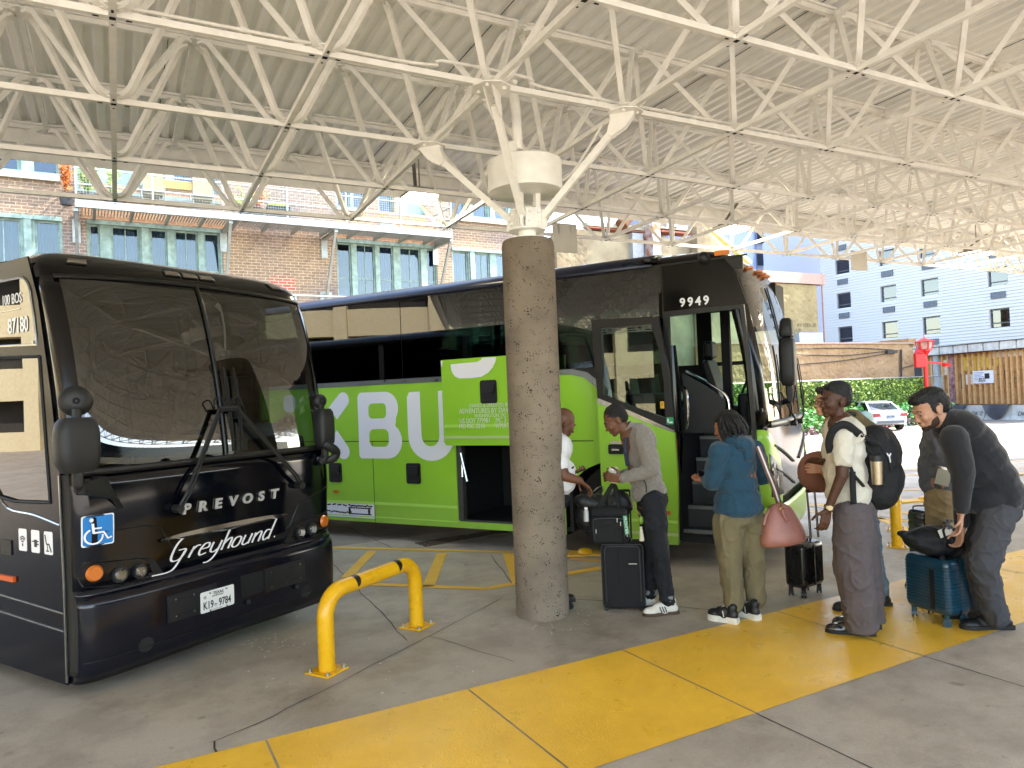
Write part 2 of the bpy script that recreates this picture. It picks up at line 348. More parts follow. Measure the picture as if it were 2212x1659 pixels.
# painted lines of the bays and the lot
mb = MB()
for a, b, wd in [((705, 1183), (1105, 1193), .10), ((790, 1262), (1050, 1272), .10), ((805, 1190), (748, 1248), .12), ((955, 1195), (925, 1268), .12), ((1097, 1196), (1120, 1262), .12),
                 ((1050, 1272), (1108, 1262), .10), ((1225, 1240), (1300, 1227), .12), ((1232, 1208), (1300, 1212), .1)]:
    mb.add(strip(a, b, wd, .004), [(0, 1, 2, 3)])
def lineL(a, b, wd):
    A, B = GL(*a), GL(*b); k = 10; R = []
    d = (B-A); d.z = 0; d.normalize(); n = Vector((-d.y, d.x, 0))*wd/2
    for i in range(k+1):
        p = A.lerp(B, i/k); R.append([lot(p.x-n.x, p.y-n.y, .005), lot(p.x+n.x, p.y+n.y, .005)])
    mb.grid(R)
for a, b in [((1745, 1105), (2000, 1130)), ((1745, 1092), (1990, 1085)), ((1860, 1105), (2050, 1180)), ((1735, 958), (1900, 951)), ((1740, 985), (1990, 962)), ((1950, 1015), (2212, 1010)), ((1890, 1022), (2050, 1030)),
             ((1930, 1060), (2212, 1050)), ((1740, 1012), (1960, 1003)), ((2100, 925), (2212, 932)), ((2100, 965), (2212, 972)), ((2080, 945), (2212, 944)), ((2130, 1040), (2212, 1022)), ((2150, 1000), (2212, 995)), ((1950, 1110), (2080, 1098))]:
    lineL(a, b, .11)
o = mb.build('lane_markings', Yline); tag(o, kind='structure', label='worn yellow bay lines and hatching on the lot')
# drain grate in the bay floor
t = thing('drain_grate', 'long rusty steel drain grate set in the floor behind the yellow hoop', 'drain grate', G(1010, 1168))
a, b = G(918, 1181), G(1105, 1150); d = (b-a).normalized(); n = Vector((-d.y, d.x, 0)); L_ = (b-a).length
rust = mat('rusty_steel', '#6b5a48', .7, .4, var=.35, vs=12)
mb = MB()
for k in range(int(L_/.05)): mb.beam(a+d*(k*.05+.02)+Vector((0, 0, .006)), a+d*(k*.05+.02)+n*.26+Vector((0, 0, .006)), .018, .008)
mb.build('bar', rust, t)
mb = MB(); mb.beam(a+Vector((0, 0, .007)), b+Vector((0, 0, .007)), .03, .01); mb.beam(a+n*.27+Vector((0, 0, .007)), b+n*.27+Vector((0, 0, .007)), .03, .01); mb.build('frame', rust, t)
mb = MB(); mb.add([a+Vector((0, 0, .002)), b+Vector((0, 0, .002)), b+n*.27+Vector((0, 0, .002)), a+n*.27+Vector((0, 0, .002))], [(0, 1, 2, 3)]); mb.build('channel', dark, t)
# ================================================================ CANOPY: space frame, deck, fascia
MOD = 1.2192
def NB(j, i, dz=0.0): return Vector((.0400+MOD*i, 3.4844+1.21845*j, 4.1612-.0429*j+dz))
TH = .86
white = mat('white_frame_paint', '#f6f5f2', .42, var=.05, vs=9, bump=.05, bs=50)
slot = mat('slot_dark', '#15120f', .9)
deckm = mat('white_deck_paint', '#f8f8f6', .45, var=.05, vs=1.3, bump=.08, bs=30)
J0, J1, I0, I1 = -5, 4, -14, 20
can = thing('station_canopy', 'white steel space frame canopy with ribbed metal roof over the bus bays', 'canopy', (3.088, 5.312, 0))
rows = [MB() for _ in range(J0, J1+1)]
for k, j in enumerate(range(J0, J1+1)):
    mb = MB(); mb.beam(NB(j, I0), NB(j, I1), .041, .041); mb.build('bottom_chord', white, can)
for i in range(I0, I1+1):
    mb = MB(); mb.beam(NB(J0, i, -.003), NB(J1, i, -.003), .041, .041); mb.build('bottom_chord', white, can)
for j in range(J0, J1+1):
    mb = MB(); mb.beam(NB(j+.5, I0-.5, TH), NB(j+.5, I1+.5, TH), .041, .041); mb.beam(NB(j+.5, I0-.5, TH+.035), NB(j+.5, I1+.5, TH+.035), .07, .02); mb.build('top_chord', white, can)
for i in range(I0-1, I1+1):
    mb = MB(); mb.beam(NB(J0-.5, i+.5, TH+.003), NB(J1+.5, i+.5, TH+.003), .041, .041); mb.build('top_chord', white, can)
def diag(mb, O, sx, sy):
    """bent channel from the bottom node at O to the top node (sx,sy)"""
    T = NB(.5*sy, .5*sx, TH)-NB(0, 0); h = Vector((T.x, T.y, 0)).normalized(); up = Vector((0, 0, 1))
    a = [h*.045+up*.028, h*.10+up*.03, h*.15+up*.055, h*.185+up*.10]
    b = [T-h*.185-up*.10, T-h*.15-up*.055, T-h*.10-up*.03, T-h*.045-up*.028]
    mb.tube([O+p for p in a+b], .0205, sq=True, up=h.cross(up), cap=False)
dm = {}
def plate(mb, O, top):
    z = -.026 if top else .026
    mb.cur = 0; mb.cyl(O+Vector((0, 0, z-.004)), O+Vector((0, 0, z+.004)), .10, n=8)
    for sx in (-1, 1):
        for sy in (-1, 1): mb.cyl(O+Vector((sx*.048, sy*.048, z-.022)), O+Vector((sx*.048, sy*.048, z+.022)), .011, n=6)
    if not top:
        mb.cur = 1
        for q in ((1, 0), (-1, 0), (0, 1), (0, -1)):
            c = O+Vector((q[0]*.085, q[1]*.085, -.0255)); mb.box(c, (.032 if q[0] else .014, .032 if q[1] else .014, .002))
        mb.box(O+Vector((0, 0, -.0252)), (.034, .034, .002)); mb.cur = 0
ds = []; ps = []
def vis(P):
    v = P-CP; d = v.dot(_fw)
    if d < .5: return 0
    x, y = 1106+F*v.dot(CR)/d, 829.5-F*v.dot(CU)/d
    return 1/d if -150 < x < 2350 and -150 < y < 700 else 0
for j in range(J0, J1+1):
    for i in range(I0, I1+1):
        O = NB(j, i); ps.append((vis(O), j, i, False)); ps.append((vis(NB(j+.5, i+.5, TH)), j+.5, i+.5, True))
        for sx in (-1, 1):
            for sy in (-1, 1):
                if not (j == J0 and sy < 0): ds.append((vis(NB(j+.25*sy, i+.25*sx, TH/2)), j, i, sx, sy))
ds.sort(key=lambda t: -t[0]); ps.sort(key=lambda t: -t[0])
proto = {}
rest = MB()
for n_, (v_, j, i, sx, sy) in enumerate(ds):
    if n_ < 100:
        if (sx, sy) not in proto:
            mb = MB(); diag(mb, Vector((0, 0, 0)), sx, sy); o = mb.build('diagonal_strut', white, can, smooth=50, world=False); proto[(sx, sy)] = o
        else: o = proto[(sx, sy)].copy(); COL.objects.link(o); o.parent = can
        o.location = NB(j, i)-Vector((3.088, 5.312, 0))
    else: diag(rest, NB(j, i), sx, sy)
o = rest.build('diagonal_struts', white, can, smooth=50); o['kind'] = 'stuff'
rest = MB(); proto = {}
for n_, (v_, j, i, tp) in enumerate(ps):
    O = NB(j, i, TH if tp else 0)
    if n_ < 100:
        if tp not in proto:
            mb = MB(); plate(mb, Vector((0, 0, 0)), tp); o = mb.build('node_plate', [white, slot], can, world=False); proto[tp] = o
        else: o = proto[tp].copy(); COL.objects.link(o); o.parent = can
        o.location = O-Vector((3.088, 5.312, 0))
    else: plate(rest, O, tp)
o = rest.build('node_plates', [white, slot], can); o['kind'] = 'stuff'
# ribbed deck (ribs run away from the camera), in sheets with lap seams
mb = MB(); x0, x1 = NB(0, I0-.6).x, NB(0, I1+.6).x; p_ = .1524; prof = []
k = 0; x = x0
while x < x1:
    for dx, dz in ((0, 0), (.055, 0), (.075, .045), (.132, .045)): prof.append((x+dx, dz))
    x += p_
ya, yb = NB(J0-.6, 0).y, NB(J1+.572, 0).y
def zd(y): return 4.1612-.0429*(y-3.4844)/1.21845+TH+.058
yy = [ya+(yb-ya)*t/8 for t in range(9)]
mb.grid([[Vector((px, y, zd(y)+pz)) for px, pz in prof] for y in yy])
o = mb.build('roof_deck', deckm, can); q = o.modifiers.new('s', 'SOLIDIFY'); q.thickness = .004; q.offset = 1
mb = MB()
for i in range(I0, I1, 2): mb.beam(Vector((NB(0, i+.35).x, ya, zd(ya)-.004)), Vector((NB(0, i+.35).x, yb, zd(yb)-.004)), .006, .004)
mb.build('deck_seam', slot, can)
# fascia at the far and near edge
for jj in (J1+.58, J0-.6):
    A = NB(jj, I0-.7, TH); B = NB(jj, I1+.7, TH); mb = MB()
    mb.box(((A.x+B.x)/2, A.y, A.z+.005), (B.x-A.x, .02, .34)); mb.box(((A.x+B.x)/2, A.y-.045, A.z-.155), (B.x-A.x, .07, .012)); mb.box(((A.x+B.x)/2, A.y-.02, A.z+.03), (B.x-A.x, .03, .02))
    mb.box(((A.x+B.x)/2, A.y+.08, A.z-.23), (B.x-A.x, .012, .14)); mb.box(((A.x+B.x)/2, A.y+.045, A.z-.165), (B.x-A.x, .08, .01))
    mb.box(((A.x+B.x)/2, A.y-.02, A.z+.185), (B.x-A.x, .30, .012))
    mb.build('fascia', white, can)
# conduit along the second chord row, drain pipe under the deck
mb = MB(); pts = [NB(1, i_, .10)+Vector((0, .09, 0)) for i_ in (-8, 0, 1.55, 1.7, 2.3, 2.45, 4, 8, 16)]
pts[3] += Vector((0, -.03, .04)); pts[4] += Vector((0, -.03, .04)); mb.tube(smoothpath(pts, 3), .012, n=8)
for i_ in (0.6, 2.2, 3.4, 4.6, 5.8): mb.cyl(NB(1, i_, .10)+Vector((-.02, .09, 0)), NB(1, i_, .10)+Vector((.02, .09, 0)), .019)
mb.build('conduit', white, can, smooth=True)
mb = MB(); mb.tube(smoothpath([(3.03, 5.31, 3.9), (3.03, 5.33, 4.3), (3.03, 5.45, 4.52), (3.03, 5.8, 4.60), (3.03, 7, 4.60), (3.03, 8.9, 4.56)], 4), .042, n=14)
for y in (5.95, 7.2, 8.5): mb.cyl((3.03, y-.04, 4.60), (3.03, y+.04, 4.60), .062, n=14)
mb.build('drain_pipe', white, can, smooth=True)
mb = MB()
for y in (6.4, 7.8): mb.tube([(3.03+.058*math.cos(a), y, 4.60+.058*math.sin(a)) for a in np.linspace(PI, 2*PI, 8)], .005, n=6); mb.beam((3.03-.058, y, 4.60), (3.03-.058, y, 4.95), .01, .01); mb.beam((3.03+.058, y, 4.60), (3.03+.058, y, 4.95), .01, .01)
mb.build('pipe_hanger', white, can)
# ---- column with its cap, drum and four raking struts
def agg_mat():
    m = bpy.data.materials.new('pitted_concrete'); m.use_nodes = True; n = m.node_tree.nodes; L = m.node_tree.links; b = n['Principled BSDF']; tc = n.new('ShaderNodeTexCoord')
    v = n.new('ShaderNodeTexVoronoi'); v.inputs['Scale'].default_value = 62; nz0 = n.new('ShaderNodeTexNoise'); nz0.inputs['Scale'].default_value = 30
    va = n.new('ShaderNodeVectorMath'); va.operation = 'MULTIPLY_ADD'; va.inputs[1].default_value = (.03, .03, .03); L.new(tc.outputs['Object'], va.inputs[2]); L.new(tc.outputs['Object'], nz0.inputs['Vector']); L.new(nz0.outputs[1], va.inputs[0]); L.new(va.outputs[0], v.inputs['Vector'])
    mask = n.new('ShaderNodeTexNoise'); mask.inputs['Scale'].default_value = 14; mask.inputs['Detail'].default_value = 3; L.new(tc.outputs['Object'], mask.inputs['Vector'])
    th = n.new('ShaderNodeMapRange'); th.inputs[1].default_value = .35; th.inputs[2].default_value = .75; th.inputs[3].default_value = .0; th.inputs[4].default_value = .50; L.new(mask.outputs[0], th.inputs[0])
    lt = n.new('ShaderNodeMath'); lt.operation = 'LESS_THAN'; L.new(v.outputs['Distance'], lt.inputs[0]); L.new(th.outputs[0], lt.inputs[1])
    nz = n.new('ShaderNodeTexNoise'); nz.inputs['Scale'].default_value = 3; nz.inputs['Detail'].default_value = 8; L.new(tc.outputs['Object'], nz.inputs['Vector'])
    r = n.new('ShaderNodeValToRGB'); r.color_ramp.elements[0].position = .3; r.color_ramp.elements[0].color = (.15, .12, .088, 1); r.color_ramp.elements[1].position = .7; r.color_ramp.elements[1].color = (.25, .20, .148, 1); L.new(nz.outputs[0], r.inputs[0])
    mx = n.new('ShaderNodeMix'); mx.data_type = 'RGBA'; mx.inputs[7].default_value = (.035, .028, .02, 1); L.new(lt.outputs[0], mx.inputs[0]); L.new(r.outputs[0], mx.inputs[6]); L.new(mx.outputs[2], b.inputs['Base Color'])
    b.inputs['Roughness'].default_value = .9
    bp = n.new('ShaderNodeBump'); bp.inputs['Strength'].default_value = .5; bp.inputs['Distance'].default_value = -.006; L.new(lt.outputs[0], bp.inputs['Height']); L.new(bp.outputs[0], b.inputs['Normal']); return m
CX, CY = 3.088, 5.312
colm = thing('concrete_column', 'round pitted concrete column carrying the canopy on four raking white struts', 'column', (CX, CY, 0))
mb = MB(); rowsp = []
for z in [0, .02, .4] + [.4+.3*k for k in range(1, 9)] + [3.08, 3.12, 3.135]:
    r = .222 if z < 3.1 else (.215 if z < 3.13 else .205)
    rowsp.append([Vector((CX+r*math.cos(a)*(1+.004*noise.noise(Vector((a, z*2, 0)))), CY+r*math.sin(a), z)) for a in np.linspace(0, 2*PI, 49)[:-1]])
mb.grid(rowsp, close=True); mb.add([rowsp[-1][k] for k in range(48)], [tuple(range(48))]); mb.build('shaft', agg_mat(), colm, smooth=True)
mb = MB(); mb.cyl((CX, CY, 3.135), (CX, CY, 3.15), .17, n=24); mb.cyl((CX, CY, 3.15), (CX, CY, 3.215), .075, n=20); mb.cyl((CX, CY, 3.215), (CX, CY, 3.232), .165, n=8)
for q in range(4):
    a = q*PI/2+PI/4; mb.box((CX+.10*math.cos(a), CY+.10*math.sin(a), 3.31), (.15, .02, .155), Matrix.Rotation(a, 3, 'Z')); 
mb.box((CX, CY, 3.31), (.14, .14, .15))
for q in range(4):
    a = q*PI/2; c = Vector((CX+.11*math.cos(a), CY+.11*math.sin(a), 3.315)); R = Matrix.Rotation(a, 3, 'Z'); mb.box(c, (.015, .15, .16), R)
    for dy in (-.045, .045):
        for dz in (-.035, .045): p = c+R@Vector((.012, dy, dz)); mb.cyl(p-R@Vector((.008, 0, 0)), p+R@Vector((.012, 0, 0)), .013, n=6)
mb.build('cap', white, colm, bevel=.002)
mb = MB(); mb.cyl((CX, CY, 3.54), (CX, CY, 3.80), .315, n=48); mb.build('drum', white, colm, smooth=True, bevel=.006)
mb = MB(); mb.cyl((CX-.05, CY+.02, 3.36), (CX-.05, CY+.02, 3.56), .035, n=14); mb.beam((CX+.09, CY-.02, 3.38), (CX+.10, CY-.02, 3.56), .045, .045); mb.cyl((CX-.12, CY, 3.79), (CX-.12, CY, 3.95), .05, n=14); mb.build('drum_pipe', white, colm, smooth=True)
mb = MB(); mb.tube(smoothpath([(CX+.315, CY-.02, 3.68), (CX+.36, CY-.02, 3.68), (CX+.42, CY-.1, 3.74), (CX+.50, CY-.3, 3.95), (CX+.52, CY-.42, 4.06)], 4), .011, n=8); mb.build('conduit', white, colm, smooth=True)
for sx, sy in ((-1, -1), (1, -1), (-1, 1), (1, 1)):
    mb = MB(); T = NB(1.5+.5*sy, 2.5+.5*sx, -.05); B0 = Vector((CX+.10*sx, CY+.10*sy, 3.32)); d = (T-B0).normalized(); h = Vector((sx, sy, 0)).normalized()
    mb.tube([B0, T-d*.10], .026, sq=True, up=h.cross(Vector((0, 0, 1))))
    s_ = mb.build('raking_strut', white, colm)
    mb = MB(); ax = h; ay = Vector((0, 0, 1)); O = T+Vector((0, 0, .022))
    mb.prism([(-.12, 0), (.08, 0), (.08, -.02), (.0, -.12), (-.11, -.18), (-.15, -.15), (-.12, -.04)], O+h.cross(ay)*.03, ax, ay, .006)
    mb.prism([(-.12, 0), (.08, 0), (.08, -.02), (.0, -.12), (-.11, -.18), (-.15, -.15), (-.12, -.04)], O-h.cross(ay)*.036, ax, ay, .006)
    mb.cyl(O-Vector((0, 0, .002)), O+Vector((0, 0, .008)), .15, n=8)
    for kx in (-1, 1):
        for ky in (-1, 1): mb.cyl(O+Vector((kx*.07, ky*.07, -.02)), O+Vector((kx*.07, ky*.07, .02)), .014, n=6)
    mb.build('gusset', white, s_)
# ---- lamps hung from the frame
lampw = mat('lamp_glass', '#fff6e0', .3, emit='#fff0c8', es=6); lampg = mat('lamp_housing', '#8b8880', .5, .3, var=.15)
def lamp(px, py, Y, label, w=.15):
    P = AY(px, py, Y); t = thing('canopy_lamp', label, 'lamp', P, group='lamps hung under the canopy')
    mb = MB(); s2 = w
    rowsl = [[(sx*s2*k, sy*s2*k, z) for sx, sy in ((-1, -1), (1, -1), (1, 1), (-1, 1))] for k, z in ((1, 0), (.92, -.035), (.6, -.062), (.25, -.07))]
    mb.grid([[Vector(p)+P for p in r] for r in rowsl], close=True); mb.add([Vector(p)+P for p in rowsl[-1]], [(0, 1, 2, 3)]); mb.build('lens', lampw, t, smooth=True)
    mb = MB(); mb.box(P+Vector((0, 0, .02)), (w*2.1, w*2.1, .035)); mb.box(P+Vector((0, 0, .055)), (w*1.5, w*1.5, .04))
    for k in range(-3, 4): mb.box(P+Vector((k*w*.28, -w*1.02, .03)), (.01, .02, .045))
    mb.build('housing', lampg, t, bevel=.004)
    mb = MB(); mb.cyl(P+Vector((0, 0, .07)), P+Vector((0, 0, zd(Y)-P.z)), .009, n=8); mb.build('stem', lampg, t)
    mb = MB(); mb.beam(P+Vector((-.18, -.3, .28)), P+Vector((.05, .25, .1)), .04, .01); mb.build('bracket', lampg, t)
lamp(907, 424, 7.9, 'lit square lamp hanging under the canopy left of the column top', .17)
lamp(1581, 493, 7.9, 'lit square lamp hanging above the front of the green bus', .19)
lamp(2110, 546, 7.9, 'lit square lamp hanging at the far right in front of the grey siding', .21)
board = mat('white_board', '#dcdad2', .5, var=.04)
for (xa, ya_, xb, yb_, Y, lab) in ((1195, 485, 1245, 544, 8.3, 'blank white board hanging from the canopy edge beside the column'), (1839, 544, 1872, 583, 8.3, 'blank cream board hanging from the canopy edge in front of the grey siding')):
    A = AY(xa, yb_, Y); B = AY(xb, ya_, Y); t = thing('hanging_board', lab, 'sign board', (A+B)/2, group='blank boards on the canopy edge')
    mb = MB(); mb.box((A+B)/2, (B.x-A.x, .012, B.z-A.z)); mb.build('panel', board, t, bevel=.003)
    mb = MB(); mb.beam(Vector((A.x+.1, Y, B.z-.02)), Vector((A.x+.1, Y, 4.0)), .012, .012); mb.beam(Vector((B.x-.1, Y, B.z-.02)), Vector((B.x-.1, Y, 4.0)), .012, .012); mb.build('hanger', white, t)
# ================================================================ BUSES
class Bus:
    """frame: s forward, v from the door side (0) across the width, z up"""
    def __init__(b, O, F, W_, xf, root, corner=.45, n=3.5):
        b.O = Vector((O[0], O[1], 0)); b.F = Vector((F[0], F[1], 0)).normalized(); b.L = Vector((-b.F.y, b.F.x, 0)); b.W = W_; b.xf = xf; b.t = root; b.c = corner; b.n = n; b.zr = None; b.sf = None
    def inset(b, z):
        if b.zr is None: return 0
        k = [(b.zr-.13, 0), (b.zr-.07, .03), (b.zr-.02, .10), (b.zr+.02, .25), (b.zr+.05, .6), (b.zr+.06, b.W/2-.01)]
        if z <= k[0][0]: return 0
        for (z0, x0), (z1, x1) in zip(k[:-1], k[1:]):
            if z <= z1: return x0+(x1-x0)*(z-z0)/(z1-z0)
        return k[-1][1]
    def P(b, s, v, z): return b.O+b.F*s+b.L*v+Vector((0, 0, z))
    def X(b, z):
        k = b.xf; m = len(k)
        if z <= k[0][0]: return k[0][1]
        for i in range(m-1):
            (z0, x0), (z1, x1) = k[i], k[i+1]
            if z <= z1:
                t = (z-z0)/(z1-z0); h = z1-z0; s_ = (x1-x0)/h
                def sl(j):
                    if j <= 0 or j >= m-1: return s_
                    a_, b_ = (k[j][1]-k[j-1][1])/(k[j][0]-k[j-1][0]), (k[j+1][1]-k[j][1])/(k[j+1][0]-k[j][0])
                    return 0 if a_*b_ <= 0 else 2*a_*b_/(a_+b_)
                m0, m1 = sl(i)*h, sl(i+1)*h
                return (2*t**3-3*t*t+1)*x0+(t**3-2*t*t+t)*m0+(-2*t**3+3*t*t)*x1+(t**3-t*t)*m1
        return k[-1][1]
    def fr(b, v, z, off=0.0):
        q = min(1, abs((v-b.W/2)/(b.W/2))); k = 1-b.inset(z)/(b.W/2); return b.P(b.X(z)-b.c*(1-max(0, 1-q**b.n)**(1/b.n))+off, b.W/2+(v-b.W/2)*k, z)
    def qv(b, q): return b.W/2*(1+q)
    def front(b, name, m, q0, q1, z0, z1, off=0.0, nq=28, nz=6, par=None, th=.012, smooth=True, ztop=None, zbot=None, **k):
        mb = MB(); Z = []; ts = [i/nz for i in range(nz+1)]
        if z1 > z0: ts = sorted(set(ts+[(k[0]-z0)/(z1-z0) for k in b.xf if z0+.004 < k[0] < z1-.004]))
        for i in ts:
            row = []
            for j in range(nq+1):
                # denser towards the corners
                q = q0+(q1-q0)*(.5-.5*math.cos(PI*j/nq)); za = z0+(zbot(q) if zbot else 0); zb_ = z1+(ztop(q) if ztop else 0); z = za+(zb_-za)*i
                row.append(b.fr(b.qv(q), z, off))
            Z.append(row)
        mb.grid(Z); o = mb.build(name, m, par or b.t, smooth=smooth, **k)
        if th: q = o.modifiers.new('s', 'SOLIDIFY'); q.thickness = th; q.offset = 0
        return o
    def cap(b, m, z0, s_f, name='front_cap'):
        """crown of the front: rings closing back onto the roof at s_f"""
        zr = b.zr; R = []
        for z in [z0+(zr-.13-z0)*k/4 for k in range(5)]+[zr-.10, zr-.07, zr-.04, zr-.02, zr, zr+.02, zr+.035, zr+.05, zr+.055, zr+.06]:
            i = b.inset(z); row = [b.P(s_f, i, z)]+[b.fr(b.qv(-math.cos(PI*j/40)), z) for j in range(41)]+[b.P(s_f, b.W-i, z)]; R.append(row)
        mb = MB(); mb.grid(R); return mb.build(name, m, b.t, smooth=70)
    def FV(b, px, py, s):
        """(v,z) of the pixel on the plane s = const"""
        d = ray(px, py); o = b.O+b.F*s; t = (o-CP).dot(b.F)/d.dot(b.F); q = CP+d*t-o; return q.dot(b.L), CP.z+d.z*t
    def onfront(b, name, m, vf, v0, z0, off=.012, par=None, sx=1.0, **k):
        """flat shape (x to the viewer's right = +v) laid on the front"""
        mb = MB(); put2d(mb, vf, None, None, None, surf=lambda x, y, z: b.fr(v0+x*sx, z0+y, off+z)); return mb.build(name, m, par or b.t, **k)
    def side(b, name, m, s0, s1, z0, z1, v0=0.0, v1=-.01, par=None, **k):
        mb = MB(); a = [b.P(s, v, z) for v in (v0, v1) for z in (z0, z1) for s in (s0, s1)]
        mb.add(a, [(0, 2, 3, 1), (4, 5, 7, 6), (0, 1, 5, 4), (2, 6, 7, 3), (0, 4, 6, 2), (1, 3, 7, 5)]); return mb.build(name, m, par or b.t, **k)
    def bx(b, mb, s0, s1, v0, v1, z0, z1):
        a = [b.P(s, v, z) for v in (v0, v1) for z in (z0, z1) for s in (s0, s1)]; return mb.add(a, [(0, 2, 3, 1), (4, 5, 7, 6), (0, 1, 5, 4), (2, 6, 7, 3), (0, 4, 6, 2), (1, 3, 7, 5)])
    def poly(b, name, m, pts, v=-.01, th=.01, holes=(), par=None, **k):
        """polygon in (s,z) on the door side plane at lateral v, thickness th going outwards"""
        mb = MB(); vs, fs = fill2d([pts]+list(holes), th); mb.add([b.P(p[0], v-p[2], p[1]) for p in vs], fs); return mb.build(name, m, par or b.t, **k)
    def text(b, name, m, s, z, txt, size, v=-.02, par=None, **k):
        bl = {kk: k.pop(kk) for kk in list(k) if kk in ('bold', 'sx', 'shear', 'align', 'space')}
        mb = MB(); vs, fs = text2d(txt, size, .002, **bl); mb.add([b.P(s+p[0], v-p[2], z+p[1]) for p in vs], fs); return mb.build(name, m, par or b.t, **k)
    def wheel(b, s, v, r=.51, out=-1):
        rub = mat('bus_tyre', '#141414', .85, var=.2, vs=20); rimm = mat('bus_rim', '#9a9a98', .35, .8, var=.1)
        mb = MB(); a = b.P(s, v, r); ax = b.L*out; pr = [(-.14, r*.80), (-.14, r*.95), (-.10, r), (.08, r), (.13, r*.95), (.14, r*.8), (.12, r*.62)]
        N_ = 40; mb.grid([[a+ax*x+(b.F*math.cos(2*PI*k/N_)+Vector((0, 0, 1))*math.sin(2*PI*k/N_))*rr for k in range(N_)] for x, rr in pr], close=True); w_ = mb.build('wheel', rub, b.t, smooth=50)
        mb = MB(); pr = [(.11, r*.62), (.13, r*.60), (.05, r*.5), (.04, r*.3), (.14, r*.22), (.15, r*.05)]; mb.grid([[a+ax*x+(b.F*math.cos(2*PI*k/N_)+Vector((0, 0, 1))*math.sin(2*PI*k/N_))*rr for k in range(N_)] for x, rr in pr], close=True)
        for k in range(10): c_ = a+ax*.05+(b.F*math.cos(2*PI*k/10)+Vector((0, 0, 1))*math.sin(2*PI*k/10))*r*.4; mb.cyl(c_, c_+ax*.04, .018, n=6)
        mb.build('rim', rimm, w_, smooth=50)
    def shell(b, s_r, s_f, zr, roofm, sidem, darkm, floor=1.25, wz=(2.1, 3.1), farwins=(), rear=True):
        """roof crown, far side with windows, rear, floor"""
        pr = [(0, zr-.13), (.03, zr-.07), (.10, zr-.02), (.25, zr+.02), (.6, zr+.05), (b.W/2, zr+.06)]; pr = pr+[(b.W-v, z) for v, z in reversed(pr[:-1])]
        ss = [s_r+(s_f-s_r)*k/12 for k in range(13)]; rows_ = [[b.P(s, v, z) for v, z in pr] for s in ss]
        mb = MB(); mb.grid(rows_); o = mb.build('roof', roofm, b.t, smooth=60); q = o.modifiers.new('s', 'SOLIDIFY'); q.thickness = .03; q.offset = -1
        mb = MB(); x = s_r; holes = [(p[0], p[1], p[2], p[3]) for p in farwins]
        us = sorted({s_r, s_f+.1}|{h[0] for h in holes}|{h[1] for h in holes}); zs = sorted({.25, zr-.1}|{h[2] for h in holes}|{h[3] for h in holes})
        for a_, b_ in zip(us[:-1], us[1:]):
            for c_, d_ in zip(zs[:-1], zs[1:]):
                m_ = ((a_+b_)/2, (c_+d_)/2)
                if not any(h[0] < m_[0] < h[1] and h[2] < m_[1] < h[3] for h in holes): b.bx(mb, a_, b_, b.W-.03, b.W, c_, d_)
        mb.build('side_wall', sidem, b.t)
        mb = MB(); b.bx(mb, s_r+.05, s_f-.1, .05, b.W-.05, floor-.06, floor); b.bx(mb, s_r, s_r+.04, 0.0, b.W-.04, .4, zr-.05); b.bx(mb, s_r+.05, s_f+.25, .05, b.W-.05, zr-.11, zr-.08); mb.build('interior_lining', darkm, b.t)
blk = mat('gloss_black', '#070708', .14, spec=.35, var=.05, vs=2); blkm = mat('black_plastic', '#141415', .55, var=.1, vs=20); trimb = mat('black_trim', '#0c0c0d', .4)
navy = mat('navy_black_paint', '#060914', .2, spec=.22, var=.08, vs=1.5); navyr = mat('navy_roof_paint', '#141a30', .3, spec=.4, var=.08, vs=2)
green = mat('lime_green_vinyl', '#96cc34', .38, coat=.35, var=.05, vs=1.2); lwhite = mat('letter_white', '#e9e9ee', .4); silv = mat('belt_silver', '#8f9296', .3, .7, var=.1, vs=5); silvd = mat('stainless_trim', '#a5a6a4', .22, .9, var=.12, vs=8)
inner = mat('bus_interior', '#141416', .7); amber = mat('amber_lens', '#e07a10', .3, coat=.6); amberd = mat('amber_dim', '#c46a1c', .35, coat=.5); chrome = mat('chrome', '#c8c8c8', .12, 1.0)
tintg = glass('tinted_side_glass', (.16, .21, .19), 1.75); clearg = glass('door_glass', (.55, .66, .60), 1.6); wsg = glass('windshield_glass', (.50, .60, .56), 1.75); farg = glass('far_side_glass', (.62, .76, .68), 1.3)
rubber = mat('rubber_seal', '#0e0e0e', .7)
def seats(b, s0, s1, floor, m, step=.86, heads=True):
    s = s0
    while s < s1:
        for v in (.35, .82, b.W-.82, b.W-.35):
            mb = MB(); b.bx(mb, s-.25, s+.22, v-.2, v+.2, floor+.35, floor+.47); R = Matrix.Identity(3)
            pts = [(s-.22, floor+.45), (s-.32, floor+1.05), (s-.30, floor+1.18), (s-.22, floor+1.18), (s-.10, floor+.45)]
            vs = [b.P(p[0], v-.2, p[1]) for p in pts]+[b.P(p[0], v+.2, p[1]) for p in pts]; mb.add(vs, [(4, 3, 2, 1, 0), (5, 6, 7, 8, 9)]+[(k, (k+1) % 5, 5+(k+1) % 5, 5+k) for k in range(5)])
            b.bx(mb, s-.2, s+.2, v-.03, v+.03, floor, floor+.35); mb.build('seat', m, b.t, bevel=.03)
        s += step
